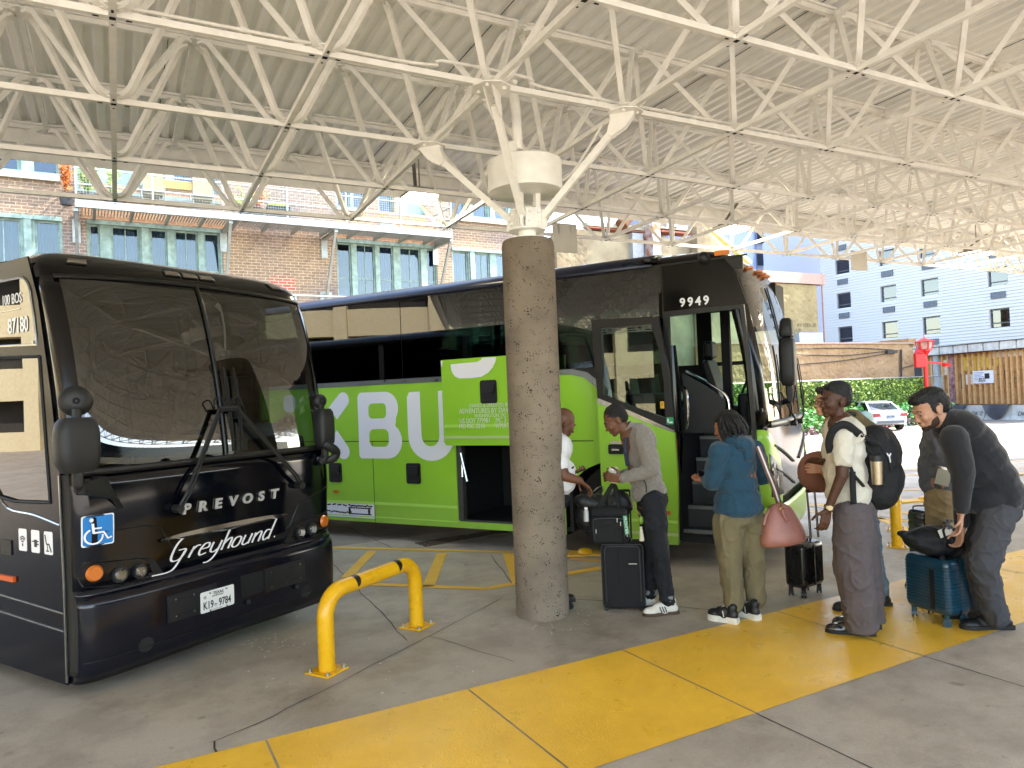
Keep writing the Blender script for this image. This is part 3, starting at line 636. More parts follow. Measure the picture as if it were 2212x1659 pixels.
def mirror(b, s, v, z, arm_to, h=.62, w=.24, d=.16, nm='door_mirror', twist=0.0, small=True):
    """boxy coach mirror on a bracket"""
    c_ = b.P(s, v, z); R = Matrix.Rotation(twist, 3, 'Z') @ Matrix((b.L, -b.F, Vector((0, 0, 1)))).transposed()
    mb = MB(); rings = []
    for dz, sc in ((-h/2, .72), (-h/2+.05, .95), (-h/2+.12, 1), (h/2-.1, 1), (h/2-.03, .9), (h/2, .68)):
        rings.append([c_+R @ Vector((w/2*sc*math.copysign(abs(math.cos(a))**.5, math.cos(a)), d/2*sc*math.copysign(abs(math.sin(a))**.6, math.sin(a)), dz)) for a in np.linspace(0, 2*PI, 25)[:-1]])
    mb.grid(rings, close=True); mb.add(rings[0], [tuple(range(24))]); mb.add(rings[-1], [tuple(range(24))]); o = mb.build(nm, blkm, b.t, smooth=40)
    if small:
        mb = MB(); cc = c_+Vector((0, 0, h/2+.10)); rings = [[cc+R @ Vector((w/2*sc*math.copysign(abs(math.cos(a))**.5, math.cos(a)), d/2*sc*math.copysign(abs(math.sin(a))**.6, math.sin(a)), dz)) for a in np.linspace(0, 2*PI, 25)[:-1]] for dz, sc in ((-.09, .8), (-.06, .9), (.07, .72), (.10, .5))]
        mb.grid(rings, close=True); mb.add(rings[-1], [tuple(range(24))]); mb.build('upper_housing', blkm, o, smooth=40)
    mb = MB(); pts = [c_-Vector((0, 0, h/2-.02)), c_-Vector((0, 0, h/2+.08))]+[Vector(p) for p in arm_to]; mb.tube(pts, .028, n=8, flat=1.3); mb.build('bracket', blkm, o, smooth=40)
    return o
def wiper(b, piv, tip, zp, zt, blade):
    """arm and blade lying on the windscreen; positions (v,z)"""
    mb = MB(); a, c_ = b.fr(piv, zp, .05), b.fr(tip, zt, .06); mb.tube([a, a.lerp(c_, .15)+b.F*.03, c_], .012, n=6); mb.tube([a+b.L*.03, a.lerp(c_, .15)+b.F*.03+b.L*.03, c_+b.L*.02], .007, n=6); mb.cyl(a-b.F*.04, a+b.F*.03, .03, n=12); o = mb.build('wiper_arm', blkm, b.t)
    (v0, z0), (v1, z1) = blade; mb = MB(); mb.tube([b.fr(v0+(v1-v0)*k/8, z0+(z1-z0)*k/8, .035) for k in range(9)], .010, n=5); mb.tube([b.fr(v0+(v1-v0)*k/8, z0+(z1-z0)*k/8, .055) for k in range(1, 8)], .006, n=5); mb.build('blade', rubber, o); return o
# ---------------------------------------------------------------- GREEN COACH
A0 = G(810, 1128, .22); A1 = G(1465, 1170, .22)
fd = (A1-A0); fd.z = 0; fd.normalize()
gbt = thing('green_coach', 'lime green coach with black glass top, boarding door open and a luggage hatch raised', 'bus', A0-Vector((0, 0, .22)))
GBU = Bus(A0, fd, 2.5, [(.2, 5.09), (.62, 5.14), (.9, 5.14), (1.4, 5.12), (2.0, 5.08), (2.6, 4.98), (2.95, 4.90), (3.12, 4.84), (3.20, 4.78), (3.26, 4.68), (3.30, 4.5), (3.33, 4.2), (3.34, 3.9)], gbt, corner=.21)
GBU.zr = 3.27
b = GBU
GSP = PL(A0[:2], math.degrees(math.atan2(fd.y, fd.x)))
def gs(px, py, off=0):
    u, z = GSP.at(px, py, off); return (u, z)
k3 = lambda x, y: (605+x*.3359, 561.6+y*.3359)
k4 = lambda x, y: (1192.3+x*.2812, 518.4+y*.2812)
k5 = lambda x, y: (1192.3+x*.3334, 829.4+y*.3334)
SR = -8.0
wa = [(3.42+.60*math.cos(a), .50+.56*math.sin(a)) for a in np.linspace(PI, 0, 16)]
# lower skin: flat green sheet with the hatch and wheel openings
low = [(SR, .22), (2.82, .22), (2.82, .5)]+wa+[(4.02, .5), (4.02, .22), (4.10, .22), (4.10, 1.38), (3.64, 1.60), (3.30, 1.85), (3.12, 2.0), (2.95, 2.045), (SR, 2.045)]
b.poly('side_skin', green, low, v=0, th=.012, holes=[rrect(1.345, .30, 2.72, 1.29, .03)])
b.poly('belt_trim', silv, [(SR, 2.047), (2.95, 2.047), (3.12, 2.002), (3.30, 1.853), (3.64, 1.603), (4.10, 1.383), (4.10, 1.45), (3.70, 1.65), (3.36, 1.90), (3.16, 2.06), (2.97, 2.105), (SR, 2.105)], v=-.002, th=.016)
mb = MB()
for s0, s1 in ((SR, 0.012), (.022, 1.34)): b.bx(mb, s0, s1, -.012, -.018, .455, .492); b.bx(mb, s0, s1, -.012, -.016, .285, .30)
mb.build('skirt_rib', mat('lime_rib', '#aedc5c', .35, coat=.4), gbt)
mb = MB(); b.bx(mb, SR, 1.335, -.0122, -.0135, 1.292, 1.302); b.bx(mb, 2.73, 3.2, -.0122, -.0135, 1.285, 1.295)
for s in (.017, -1.31, -2.6, -3.9, 2.735): b.bx(mb, s-.004, s+.004, -.0123, -.0137, .22, 1.291)
mb.build('panel_gap', rubber, gbt)
mb = MB(); b.bx(mb, -.86, .01, -.0124, -.0155, .27, .455); wp = mb.build('white_patch', lwhite, gbt, label='white panel scrawled over with black marks')
rnd = random.Random(3)
blobs = MB()
for k in range(26):
    s = -.84+.8*k/25; z = .43 if k % 2 else .425; 
    if s > -.4 or k % 3: blobs.prism([(math.cos(a)*.02*rnd.uniform(.7, 1.6), math.sin(a)*.011) for a in np.linspace(0, 2*PI, 9)[:-1]], b.P(s, -.0158, z+rnd.uniform(-.008, .01)), b.F, (0, 0, 1), .001)
for k in range(14):
    s = -.82+.42*k/13; blobs.prism([(math.cos(a)*.017, math.sin(a)*.012) for a in np.linspace(0, 2*PI, 9)[:-1]], b.P(s, -.0158, .335+rnd.uniform(-.01, .01)), b.F, (0, 0, 1), .001)
for k in range(10):
    s = -.42+.36*k/9
    for z in (.32, .40): blobs.prism([(math.cos(a)*.024, math.sin(a)*.010) for a in np.linspace(0, 2*PI, 9)[:-1]], b.P(s, -.0158, z), b.F, (0, 0, 1), .001)
for s in (-.42, -.08): blobs.prism([(math.cos(a)*.022, math.sin(a)*.04) for a in np.linspace(0, 2*PI, 9)[:-1]], b.P(s, -.0158, .36), b.F, (0, 0, 1), .001)
blobs.build('scrawl', mat('ink_black', '#161616', .6), wp)
# letters
def caps(p, q, w, n=8):
    """round ended stroke polygon"""
    p, q = Vector(p), Vector(q); a = math.degrees(math.atan2(q.y-p.y, q.x-p.x)); return arc(q.x, q.y, w/2, a-90, a+90, n)+arc(p.x, p.y, w/2, a+90, a+270, n)
LV = -.0125
b.poly('letter', lwhite, rrect(-.212, 1.07, .30, 1.955, .07)[6:24]+arc(.30, 1.285, .22, -90, 60, 8, .215)[0:0], v=LV, th=.002) if 0 else None
Bo = [(-.212, 1.12)]+arc(-.165, 1.117, .047, 180, 270, 4)+arc(.28, 1.305, .235, -90, 55, 10)+arc(.255, 1.735, .215, -35, 90, 9)+arc(-.14, 1.88, .072, 90, 180, 4)
b.poly('letter', lwhite, Bo, v=LV, th=.002, holes=[rrect(-.03, 1.60, .27, 1.80, .06), rrect(-.03, 1.225, .30, 1.46, .08)])
Uo = arc(.835-.09, 1.92-.0, .0, 0, 1, 1)[:0]+[(.62, 1.86), (.655, 1.925), (.70, 1.93), (.825, 1.93), (.83, 1.36)]+arc(.97, 1.36, .14, 180, 360, 8, .13)+[(1.11, 1.93), (1.33, 1.93), (1.33, 1.36)]+arc(.975, 1.36, .355, 0, -180, 14, .315)
b.poly('letter', lwhite, Uo, v=LV, th=.002)
for p, q in (((-.985, 1.14), (-.66, 1.60)), ((-.60, 1.665), (-.475, 1.87))):
    pass
up = [(-.735, 1.765), (-.59, 1.60)]+arc(-.47, 1.865, .105, -40, 140, 8)
lo = [(-.60, 1.455), (-.745, 1.29)]+arc(-.49, 1.16, .105, -140, 40, 8)
md = [(-.80, 1.53), (-.70, 1.545), (-.645, 1.50), (-.98, 1.06), (-1.12, 1.08), (-1.13, 1.15)]
ul = [(-.78, 1.71), (-.69, 1.585), (-.82, 1.54)]+arc(-1.06, 1.86, .10, 210, 40, 8)
for pl in (up, lo, md): b.poly('letter', lwhite, pl, v=LV, th=.002)
b.poly('letter', lwhite, rrect(-1.60, 1.72, -1.37, 1.965, .08), v=LV, th=.002); b.poly('letter', lwhite, rrect(-1.60, 1.07, -1.37, 1.64, .06), v=LV, th=.002)
b.poly('letter', lwhite, rrect(-2.5, 1.07, -2.28, 1.94, .06), v=LV, th=.002)
# window band with passengers' seats behind
we = [SR, -6.5, -4.73, -2.965, -1.205, .557, 2.31, 4.055]
for a, c_ in zip(we[:-1], we[1:]):
    mb = MB(); b.bx(mb, a+.006, c_-.006, .004, -.004, 2.112, 3.145); mb.build('side_window', tintg, gbt)
mb = MB()
for a in we: b.bx(mb, a-.05, a+.05, .03, .006, 2.0, 3.15)
b.bx(mb, SR, 4.055, .05, .005, 2.0, 2.15); b.bx(mb, SR, 4.9, .045, .005, 3.02, 3.16); mb.build('window_pillar', trimb, gbt)
mb = MB(); b.bx(mb, SR, 4.95, .003, -.012, 3.147, 3.165); b.bx(mb, SR, 4.055, .003, -.006, 2.104, 2.111); mb.build('gutter', trimb, gbt)
farw = [(a+.06, c_-.06, 2.15, 3.0) for a, c_ in zip(we[:-2], we[1:-1])]+[(2.37, 3.75, 2.15, 3.0), (3.95, 4.48, 1.55, 2.85)]
b.cap(blk, 2.96, 3.95)
b.shell(SR, 3.95, 3.27, navyr, inner, inner, floor=1.32, farwins=farw)
for h in farw:
    mb = MB(); b.bx(mb, h[0], h[1], 2.48, 2.49, h[2], h[3]); mb.build('window', farg, gbt)
mb = MB(); b.bx(mb, 4.42, 4.52, 2.40, 2.5, 1.3, 3.1); b.bx(mb, 3.95, 4.48, 2.42, 2.46, 2.12, 2.17); mb.build('window_post', trimb, gbt)
seats(b, SR+.6, 3.6, 1.32, mat('seat_black', '#17181a', .6, var=.1), step=.84)
# hatch opening: luggage bay
mb = MB(); b.bx(mb, 1.2, 2.9, 1.3, 1.34, .25, 1.3); b.bx(mb, 1.2, 2.9, .02, 1.3, .25, .30); b.bx(mb, 1.2, 1.24, .02, 1.3, .3, 1.3); b.bx(mb, 2.86, 2.9, .02, 1.3, .3, 1.3); b.bx(mb, 1.2, 2.9, .02, 1.3, 1.26, 1.3); mb.build('luggage_bay', inner, gbt)
mb = MB(); b.bx(mb, 1.30, 1.42, .0, .08, .30, 1.28); b.bx(mb, 1.95, 1.99, .9, .94, .3, 1.27); b.bx(mb, 1.35, 2.8, .005, .03, .30, .32); mb.build('bay_frame', mat('bay_grey', '#4d4b48', .6, .3, var=.15), gbt)
mb = MB(); mb.bb(b.P(2.2, .6, .3)+Vector((-.2, -.15, 0)), b.P(2.2, .6, .3)+Vector((.2, .15, .35))); 
# raised hatch
HO = -.30
GS2 = lambda px, py: GSP.at(px, py, .30)
hp = [GS2(*k3(x, y)) for x, y in ((1040, 645), (1462, 622), (1462, 1195), (1070, 1192))]
hs0, hz1_, hz0_ = hp[0][0], hp[0][1], hp[3][1]; hs1 = hs0+1.36
hat = b.poly('luggage_hatch', green, [(hs0, hz0_+.04), (hs0+.03, hz0_), (hs1, hz0_), (hs1, hz1_), (hs0, hz1_)], v=HO+.02, th=.04, label='raised green luggage hatch')
def HPt(x, y): return GS2(*k3(x, y))
sarc = [HPt(*p) for p in ((1103, 672), (1106, 700), (1115, 728), (1132, 750), (1160, 762), (1240, 760), (1300, 752), (1345, 725), (1375, 690), (1392, 650), (1396, 626), (1306, 630), (1296, 645), (1270, 656), (1180, 664))]
b.poly('letter', lwhite, sarc, v=HO-.022, th=.002, par=hat)
b.poly('letter', lwhite, [HPt(*p) for p in ((1041, 650), (1052, 648), (1048, 690), (1043, 686))], v=HO-.022, th=.002, par=hat)
mb = MB()
za = HPt(1070, 1060)[1]; zb_ = HPt(1070, 1133)[1]
b.bx(mb, hs0+.02, hs1, HO-.021, HO-.032, za-.035, za); mb.build('rib', MATS['lime_rib'], hat); mb = MB(); b.bx(mb, hs0+.02, hs1, HO-.021, HO-.027, zb_-.03, zb_); mb.build('stripe', mat('pale_stripe', '#b6c98a', .4), hat)
txtm = mat('text_grey_white', '#d9dcc8', .5)
for s_, x, y, size, sx in (('OWNED & OPERATED BY', 1225, 948, .058, .80), ('ADVENTURES BY DAWN', 1162, 987, .080, .84), ('WASHINGTON, DC', 1260, 1011, .056, .85), ('US DOT 779981    MC 3', 1165, 1049, .080, .76), ('MD PSC 2210        WMAT', 1162, 1083, .080, .76)):
    p = HPt(x, y); b.text('lettering', txtm, p[0], p[1], s_, size*1.02, v=HO-.034, sx=sx*1.0, par=hat)
def bhandle(s0, s1, z0, z1, v, par):
    mb = MB(); vs, fs = fill2d([rrect(s0, z0, s1, z1, .03)], .012); mb.add([b.P(p[0], v-p[2], p[1]) for p in vs], fs); zc = (z0+z1)/2; b.bx(mb, s0+.03, s1-.03, v-.011, v-.03, zc-.01, z1-.04); b.bx(mb, s0+.03, s1-.03, v-.011, v-.018, z0+.03, z0+.05)
    o = mb.build('latch', blkm, par); mb = MB(); b.bx(mb, s0+.035, s1-.035, v-.0125, v-.014, z0+.05, zc-.015); mb.build('recess', rubber, o); mb = MB(); c_ = b.P(s1-.04, v-.02, zc-.02); mb.cyl(c_, c_-b.L*.012, .009, n=10); mb.build('lock', chrome, o)
a, c_ = HPt(1292, 775), HPt(1404, 920); bhandle(a[0], c_[0], c_[1], a[1], HO-.02, hat)
bhandle(-.765, -.54, .74, 1.005, -.012, gbt); bhandle(.57, .795, .75, 1.015, -.012, gbt)
mb = MB(); mb.tube([b.P(1.42, -.0, 1.22), b.P(hs0+.12, HO+.03, hz0_+.25)], .014, n=8); mb.tube([b.P(1.42, .0, .85), b.P(1.40, .03, 1.28), b.P(hs0+.1, HO+.03, hz0_+.08)], .018, n=8); mb.cyl(b.P(1.42, -.02, 1.15), b.P(1.50, -.02, .80), .02, n=8); mb.build('gas_strut', silvd, gbt, smooth=True)
for s, z in ((-.65, .612), (-3.2, .612)): mb = MB(); b.bx(mb, s-.045, s+.045, -.0125, -.028, z-.018, z+.018); mb.build('side_marker', amberd, gbt)
# wheels
b.wheel(3.42, .20); b.wheel(3.42, 2.35, out=1); b.wheel(-3.6, .2); b.wheel(-3.6, 2.35, out=1)
mb = MB(); 
mb.grid([[b.P(p[0], v, p[1]) for p in [(2.80, .2), (2.82, .5)]+wa+[(4.02, .5), (4.04, .2)]] for v in (.0, .62)]); b.bx(mb, 2.8, 4.05, .62, .66, .2, 1.25); mb.build('wheel_arch', inner, gbt)
mb = MB(); b.bx(mb, SR, 1.15, .15, 2.4, .38, 1.2); b.bx(mb, 4.7, 4.95, 1.0, 2.2, .3, .9); b.bx(mb, 2.95, 4.95, 1.0, 2.5, .3, 1.25); mb.build('underbody', inner, gbt)
# black fascia over the door, fleet number
b.poly('door_header', blk, [(4.06, 2.66), (4.93, 2.66), (4.83, 3.0), (4.72, 3.145), (4.06, 3.145)], v=0, th=.012)
for dx, ch in zip((0, .083, .165, .248), '9949'): b.text('fleet_number', lwhite, 4.245+dx, 2.695, ch, .125, v=-.0125, bold=.004, sx=.95)
mb = MB(); b.bx(mb, 4.055, 4.068, .0, -.014, 2.1, 3.145); mb.build('panel_gap', rubber, gbt)
# door frame
b.poly('door_frame', trimb, [(4.055, .22), (4.125, .22), (4.125, 2.60), (4.86, 2.62), (4.90, 2.0), (4.925, 1.40), (4.925, .25), (4.962, .25), (4.965, 1.42), (4.95, 1.75), (4.93, 2.2), (4.90, 2.657), (4.06, 2.657)], v=.02, th=.05)
# entrance: steps, walls, rails
stepm = mat('step_grey', '#35383b', .6, var=.15, vs=6); nosing = mat('step_nosing', '#8b8d8f', .35, .6)
zs5 = [.34, .56, .80, 1.04, 1.27]; 
for k, z in enumerate(zs5):
    v0 = .06+k*.20; mb = MB(); b.bx(mb, 4.16, 4.90, v0, v0+.22, z-.03, z); b.bx(mb, 4.16, 4.90, v0+.2, v0+.22, z, z+.21); o = mb.build('step', stepm, gbt); mb = MB(); b.bx(mb, 4.16, 4.90, v0-.004, v0+.02, z+.001, z+.006); b.bx(mb, 4.16, 4.90, v0-.008, v0-.003, z-.03, z+.006); mb.build('nosing', nosing, o)
mb = MB(); b.bx(mb, 4.10, 4.15, .05, 1.25, .22, 1.62); b.bx(mb, 4.93, 4.96, .05, .9, .22, 1.45); b.bx(mb, 4.15, 4.93, .0, .06, .22, .30); mb.build('step_wall', inner, gbt)
# inner rounded black column beside the door, red strip
mb = MB(); mb.tube([b.P(4.10, .10, z) for z in (.9, 1.3, 1.9, 2.3)], .06, n=14, rs=[.05, .085, .08, .05]); mb.build('door_engine', blk, gbt, smooth=True)
mb = MB(); b.bx(mb, 4.128, 4.15, .0, -.03, .86, 1.30); mb.build('red_strip', mat('red_strip_m', '#a31d22', .4), gbt)
def rail_(pts, r=.014, m=chrome, nm='handrail'): mb = MB(); mb.tube(smoothpath([b.P(*p) for p in pts], 5), r, n=8); mb.build(nm, m, gbt, smooth=True)
rail_([(4.20, .25, 2.02), (4.45, .35, 1.86), (4.60, .38, 1.72), (4.62, .38, 1.5), (4.60, .38, 1.36)]); rail_([(4.22, .05, 1.86), (4.27, .02, 1.78), (4.28, 0.0, 1.55), (4.25, .02, 1.42), (4.17, .05, 1.37)])
# first row partition, driver's seat, dash, wheel
mb = MB(); mb.add([b.P(s, v, z) for v in (.25, .30) for s, z in ((4.16, 1.35), (4.58, 1.35), (4.60, 1.70), (4.42, 1.84), (4.16, 2.0))], [(0, 1, 2, 3, 4), (9, 8, 7, 6, 5)]+[(k, 5+k, 5+(k+1) % 5, (k+1) % 5) for k in range(5)]); mb.build('modesty_panel', blkm, gbt)
mb = MB(); b.bx(mb, 4.15, 4.55, 1.55, 2.05, 1.45, 1.6); a_ = [(4.15, 1.55), (4.02, 2.15), (4.10, 2.2), (4.28, 1.6)]; vs = [b.P(s, 1.55, z) for s, z in a_]+[b.P(s, 2.05, z) for s, z in a_]; mb.add(vs, [(3, 2, 1, 0), (4, 5, 6, 7)]+[(k, (k+1) % 4, 4+(k+1) % 4, 4+k) for k in range(4)]); mb.build('driver_seat', blkm, gbt, bevel=.04)
mb = MB(); b.bx(mb, 4.03, 4.15, 1.66, 1.94, 2.2, 2.42); mb.build('headrest', blkm, gbt, bevel=.04)
mb = MB(); b.bx(mb, 4.65, 4.95, 1.0, 2.35, 1.3, 1.68); b.bx(mb, 4.5, 4.7, 1.3, 2.3, 1.35, 1.75); mb.build('dashboard', mat('dash_grey', '#2c2f31', .6), gbt, bevel=.05)
mb = MB(); c_ = b.P(4.55, 1.8, 1.85); e1 = b.L; e2 = (b.F*.4+Vector((0, 0, .9))).normalized(); mb.tube([c_+(e1*math.cos(a)+e2*math.sin(a))*.22 for a in np.linspace(0, 2*PI, 25)], .016, n=6); mb.tube([c_-e1*.2, c_+e1*.2], .015, n=6); mb.tube([c_, c_+b.F*.25-Vector((0, 0, .25))], .03, n=8); mb.build('steering_wheel', blkm, gbt)
mb = MB(); a_ = [(4.12, 3.1), (4.48, 3.1), (4.50, 2.55), (4.25, 2.0), (4.12, 2.0)]; vs = [b.P(s, 1.4, z) for s, z in a_]+[b.P(s, 1.46, z) for s, z in a_]; 
mb.add([b.P(4.35+ds, 1.5+dv, z) for z in (1.35, 3.1) for ds, dv in ((-.05, 0), (.05, 0), (.05, .1), (-.05, .1))], [(0, 1, 5, 4), (1, 2, 6, 5), (2, 3, 7, 6), (3, 0, 4, 7)]); b.bx(mb, 4.5, 4.9, 1.9, 2.5, 2.55, 3.1); mb.build('partition', inner, gbt)
# open door panel standing outside the side
DO = -.17
def dp(x, y, f=k4): return GSP.at(*f(x, y), .17)
dout = [dp(330, 610), dp(820, 585), dp(852, 770), dp(900, 1010), dp(935, 1290), dp(945, 1465), dp(822, 1042, k5), (dp(822, 1042, k5)[0]-.80, dp(822, 1042, k5)[1]), (dp(355, 1300)[0], .9)]
ztop = dout[0][1]; zb5 = dout[6][1]; sL = dp(350, 1200)[0]; 
upper = [(sL-.03, ztop), dp(820, 588), dp(852, 770), dp(900, 1010), dp(935, 1290), dp(945, 1465), dp(600, 1310), dp(355, 1213)]
glp = [dp(385, 680), dp(765, 645), dp(822, 830), dp(862, 1080), dp(875, 1365), dp(640, 1285), dp(400, 1188)]
dr = b.poly('entrance_door', trimb, upper, v=DO+.03, th=.05, holes=[glp], label='open entrance door standing outside the bus')
b.poly('door_pane', clearg, glp, v=DO+.01, th=.006, par=dr)
lowd = [dp(355, 1232), dp(600, 1340), dp(780, 1418), dp(945, 1480), (dp(945, 1480)[0]+.01, .9), dp(822, 1042, k5), (sL+.02, zb5), (sL+.01, .9)]
b.poly('lower_panel', green, lowd, v=DO+.03, th=.05, par=dr)
b.poly('door_trim', silvd, [dp(355, 1212), dp(600, 1309), dp(945, 1462), dp(945, 1480), dp(780, 1420), dp(600, 1345), dp(358, 1255)], v=DO-.021, th=.006, par=dr)
mb = MB(); zz = dp(735, 962, k5)[1]; b.bx(mb, sL+.03, dp(820, 900, k5)[0], DO-.021, DO-.03, zz-.03, zz); mb.build('stripe', MATS['pale_stripe'], dr); mb = MB(); zz = dp(735, 880, k5)[1]; b.bx(mb, sL+.03, dp(820, 900, k5)[0], DO-.021, DO-.03, zz-.03, zz); mb.build('rib', MATS['lime_rib'], dr)
a, c_ = dp(372, 390, k5), dp(476, 453, k5); mb = MB(); vs, fs = fill2d([rrect(a[0], c_[1], c_[0], a[1], .02)], .02); mb.add([b.P(p[0], DO-.02-p[2], p[1]) for p in vs], fs); o = mb.build('door_latch', rubber, dr); mb = MB(); b.bx(mb, a[0]+.04, c_[0]-.05, DO-.041, DO-.05, (a[1]+c_[1])/2-.015, (a[1]+c_[1])/2+.005); b.bx(mb, a[0]+.02, c_[0]+.0, DO-.02, DO-.028, a[1]+.004, a[1]+.035); mb.build('grip', silvd, o)
a, c_ = dp(740, 820, k5), dp(775, 845, k5); mb = MB(); b.bx(mb, a[0], c_[0], DO-.021, DO-.035, c_[1], a[1]); mb.build('side_marker', amberd, dr)
a, c_ = dp(835, 1240), dp(868, 1293); mb = MB(); b.bx(mb, a[0], c_[0], DO-.0215, DO-.0225, c_[1], a[1]); o = mb.build('sticker', mat('sticker_yellow', '#d9a21c', .5), dr); b.text('digit', trimb, a[0]+.012, c_[1]+.03, '5', .035, v=DO-.0235, par=o)
a, c_ = dp(884, 1362), dp(940, 1415); mb = MB(); b.bx(mb, a[0], c_[0], DO-.0215, DO-.0225, c_[1], a[1]); o = mb.build('sticker', mat('sticker_green', '#2f9a62', .5), dr); mb = MB(); b.bx(mb, a[0]+.01, a[0]+.025, DO-.0228, DO-.0238, c_[1]+.02, a[1]-.015); b.bx(mb, a[0]+.03, c_[0]-.01, DO-.0228, DO-.0238, c_[1]+.012, c_[1]+.028); mb.build('print', lwhite, o)
mb = MB(); mb.tube([b.P(4.09, .02, .9), b.P(4.02, DO+.03, .9)], .02, n=8); mb.tube([b.P(4.09, .02, 2.3), b.P(4.0, DO+.03, 2.3)], .02, n=8); mb.build('hinge_arm', blkm, dr)
# front: corner skin, bumper, screen, cap
cut_ = lambda q: -.75*min(1, max(0, (abs(q)-.60)/.40)-1)**2 if 0 else -.34*max(0, (.97-abs(q))/.25)**1.5
b.front('front_corner_skin', green, -1, -.72, .62, 1.39, nq=14, nz=8, ztop=cut_, off=.004); 
b.front('front_corner_skin', green, .72, 1, .62, 1.39, nq=14, nz=8, ztop=cut_, off=.004); 
b.front('front_panel', mat('gloss_graphite', '#4a4b4d', .12, .75), -.96, .96, .62, 1.44, off=-.006, nq=30); b.front('bumper', green, -1, 1, .24, .615, off=.02)
b.front('corner_pillar', blk, -1, -.90, 1.44, 2.97, nq=8, nz=10); b.front('corner_pillar', blk, .90, 1, 1.44, 2.97, nq=8, nz=10)
b.front('windscreen', wsg, -.90, .90, 1.46, 2.96, nq=24, nz=10, th=0)
b.front('divider', trimb, -.02, .02, 1.46, 2.96, off=.012, nq=2); 

mb = MB(); [mb.ball(b.fr(b.qv(q), 1.45+.0, .03), .02, 6) for q in ()]
# headlamp (right one visible)
for sg in (-1, 1):
    o = b.front('headlamp', clearg, *sorted((sg*.93, sg*.70)), .74, 1.10, off=.012, nq=8, nz=4, ztop=(lambda q: -.18*(1-(abs(q)-.7)/.23)), th=0); b.front('bezel', trimb, *sorted((sg*.945, sg*.685)), .71, 1.14, off=.006, nq=8, nz=4, ztop=(lambda q: -.18*(1-(abs(q)-.69)/.25)), par=o)
    mb = MB(); [mb.cyl(b.fr(b.qv(sg*q), z, -.06), b.fr(b.qv(sg*q), z, .008), .07, n=16) for q, z in ((.87, .98), (.80, .86))]; mb.build('lamp_bowl', chrome, o, smooth=40)
mb = MB(); s0_ = 4.60; vs, fs = fill2d([rrect(4.62, 3.185, 4.77, 3.235, .008)], .02); mb.add([b.P(p[0], .035-p[2], p[1]-.0) for p in vs], fs); mb.build('roof_marker', amber, gbt)
for q, z in ((-.62, 3.09), (-.18, 3.12), (0, 3.12), (.18, 3.12), (.62, 3.09)): mb = MB(); c_ = b.fr(b.qv(q), z, .02); mb.ball(c_, (.06, .06, .025), 10); mb.build('roof_marker', amber, gbt, smooth=True)
for s, z in ((3.94, 3.215), (-1.3, 3.20)): mb = MB(); b.bx(mb, s-.09, s+.09, .01, -.03, z-.025, z+.02); mb.ball(b.P(s, -.02, z-.01), (.09, .05, .03), 10); mb.build('awning_light', blk if s > 0 else silvd, gbt, smooth=40)
mb = MB(); mb.ball(b.P(4.52, -.02, 3.17), (.075, .06, .07), 14); mb.build('side_camera', blkm, gbt, smooth=True)
mv, mz = b.FV(1702, 781, 5.22); mirror(b, 5.22, mv, mz, [b.P(5.22, mv, mz-.40), b.P(5.10, mv+.10, mz-.44), b.P(4.99, .03, mz-.49)], h=.50, w=.24, d=.16)
wiper(b, 1.05, .42, 1.40, 1.75, ((.42, 1.50), (.50, 2.25))); wiper(b, 1.5, 2.1, 1.40, 1.75, ((2.1, 1.50), (2.0, 2.25)))
gt = green.node_tree; gn = gt.nodes; gl_ = gt.links; gb_ = gn['Principled BSDF']; src = gb_.inputs['Base Color'].links[0].from_socket; tcg = gn.new('ShaderNodeTexCoord'); sz_ = gn.new('ShaderNodeSeparateXYZ'); gl_.new(tcg.outputs['Object'], sz_.inputs[0])
mr_ = gn.new('ShaderNodeMapRange'); mr_.inputs[1].default_value = .15; mr_.inputs[2].default_value = .85; mr_.inputs[3].default_value = .55; mr_.inputs[4].default_value = 0; gl_.new(sz_.outputs[2], mr_.inputs[0]); nzg = gn.new('ShaderNodeTexNoise'); nzg.inputs['Scale'].default_value = 6; nzg.inputs['Detail'].default_value = 8; nzg.inputs['Roughness'].default_value = .75; gl_.new(tcg.outputs['Object'], nzg.inputs['Vector'])
ml_ = gn.new('ShaderNodeMath'); ml_.operation = 'MULTIPLY'; gl_.new(mr_.outputs[0], ml_.inputs[0]); gl_.new(nzg.outputs[0], ml_.inputs[1]); mg_ = gn.new('ShaderNodeMix'); mg_.data_type = 'RGBA'; mg_.inputs[7].default_value = C('#7b7a60'); gl_.new(ml_.outputs[0], mg_.inputs[0]); gl_.new(src, mg_.inputs[6]); gl_.new(mg_.outputs[2], gb_.inputs['Base Color'])
mb = MB()
for z0, z1 in ((1.22, .98), (.98, .74)):
    for sg in (-1, 1): mb.tube([b.fr(b.qv(sg*(.84-.68*k/10)), z0+(z1-z0)*k/10, .008) for k in range(11)], .014, n=6)
mb.build('front_blade', mat('blade_grey', '#5c5f62', .4, .5), gbt, smooth=True)
b.front('scuttle', trimb, -.9, .9, 1.40, 1.47, off=.02, nq=20, nz=2)
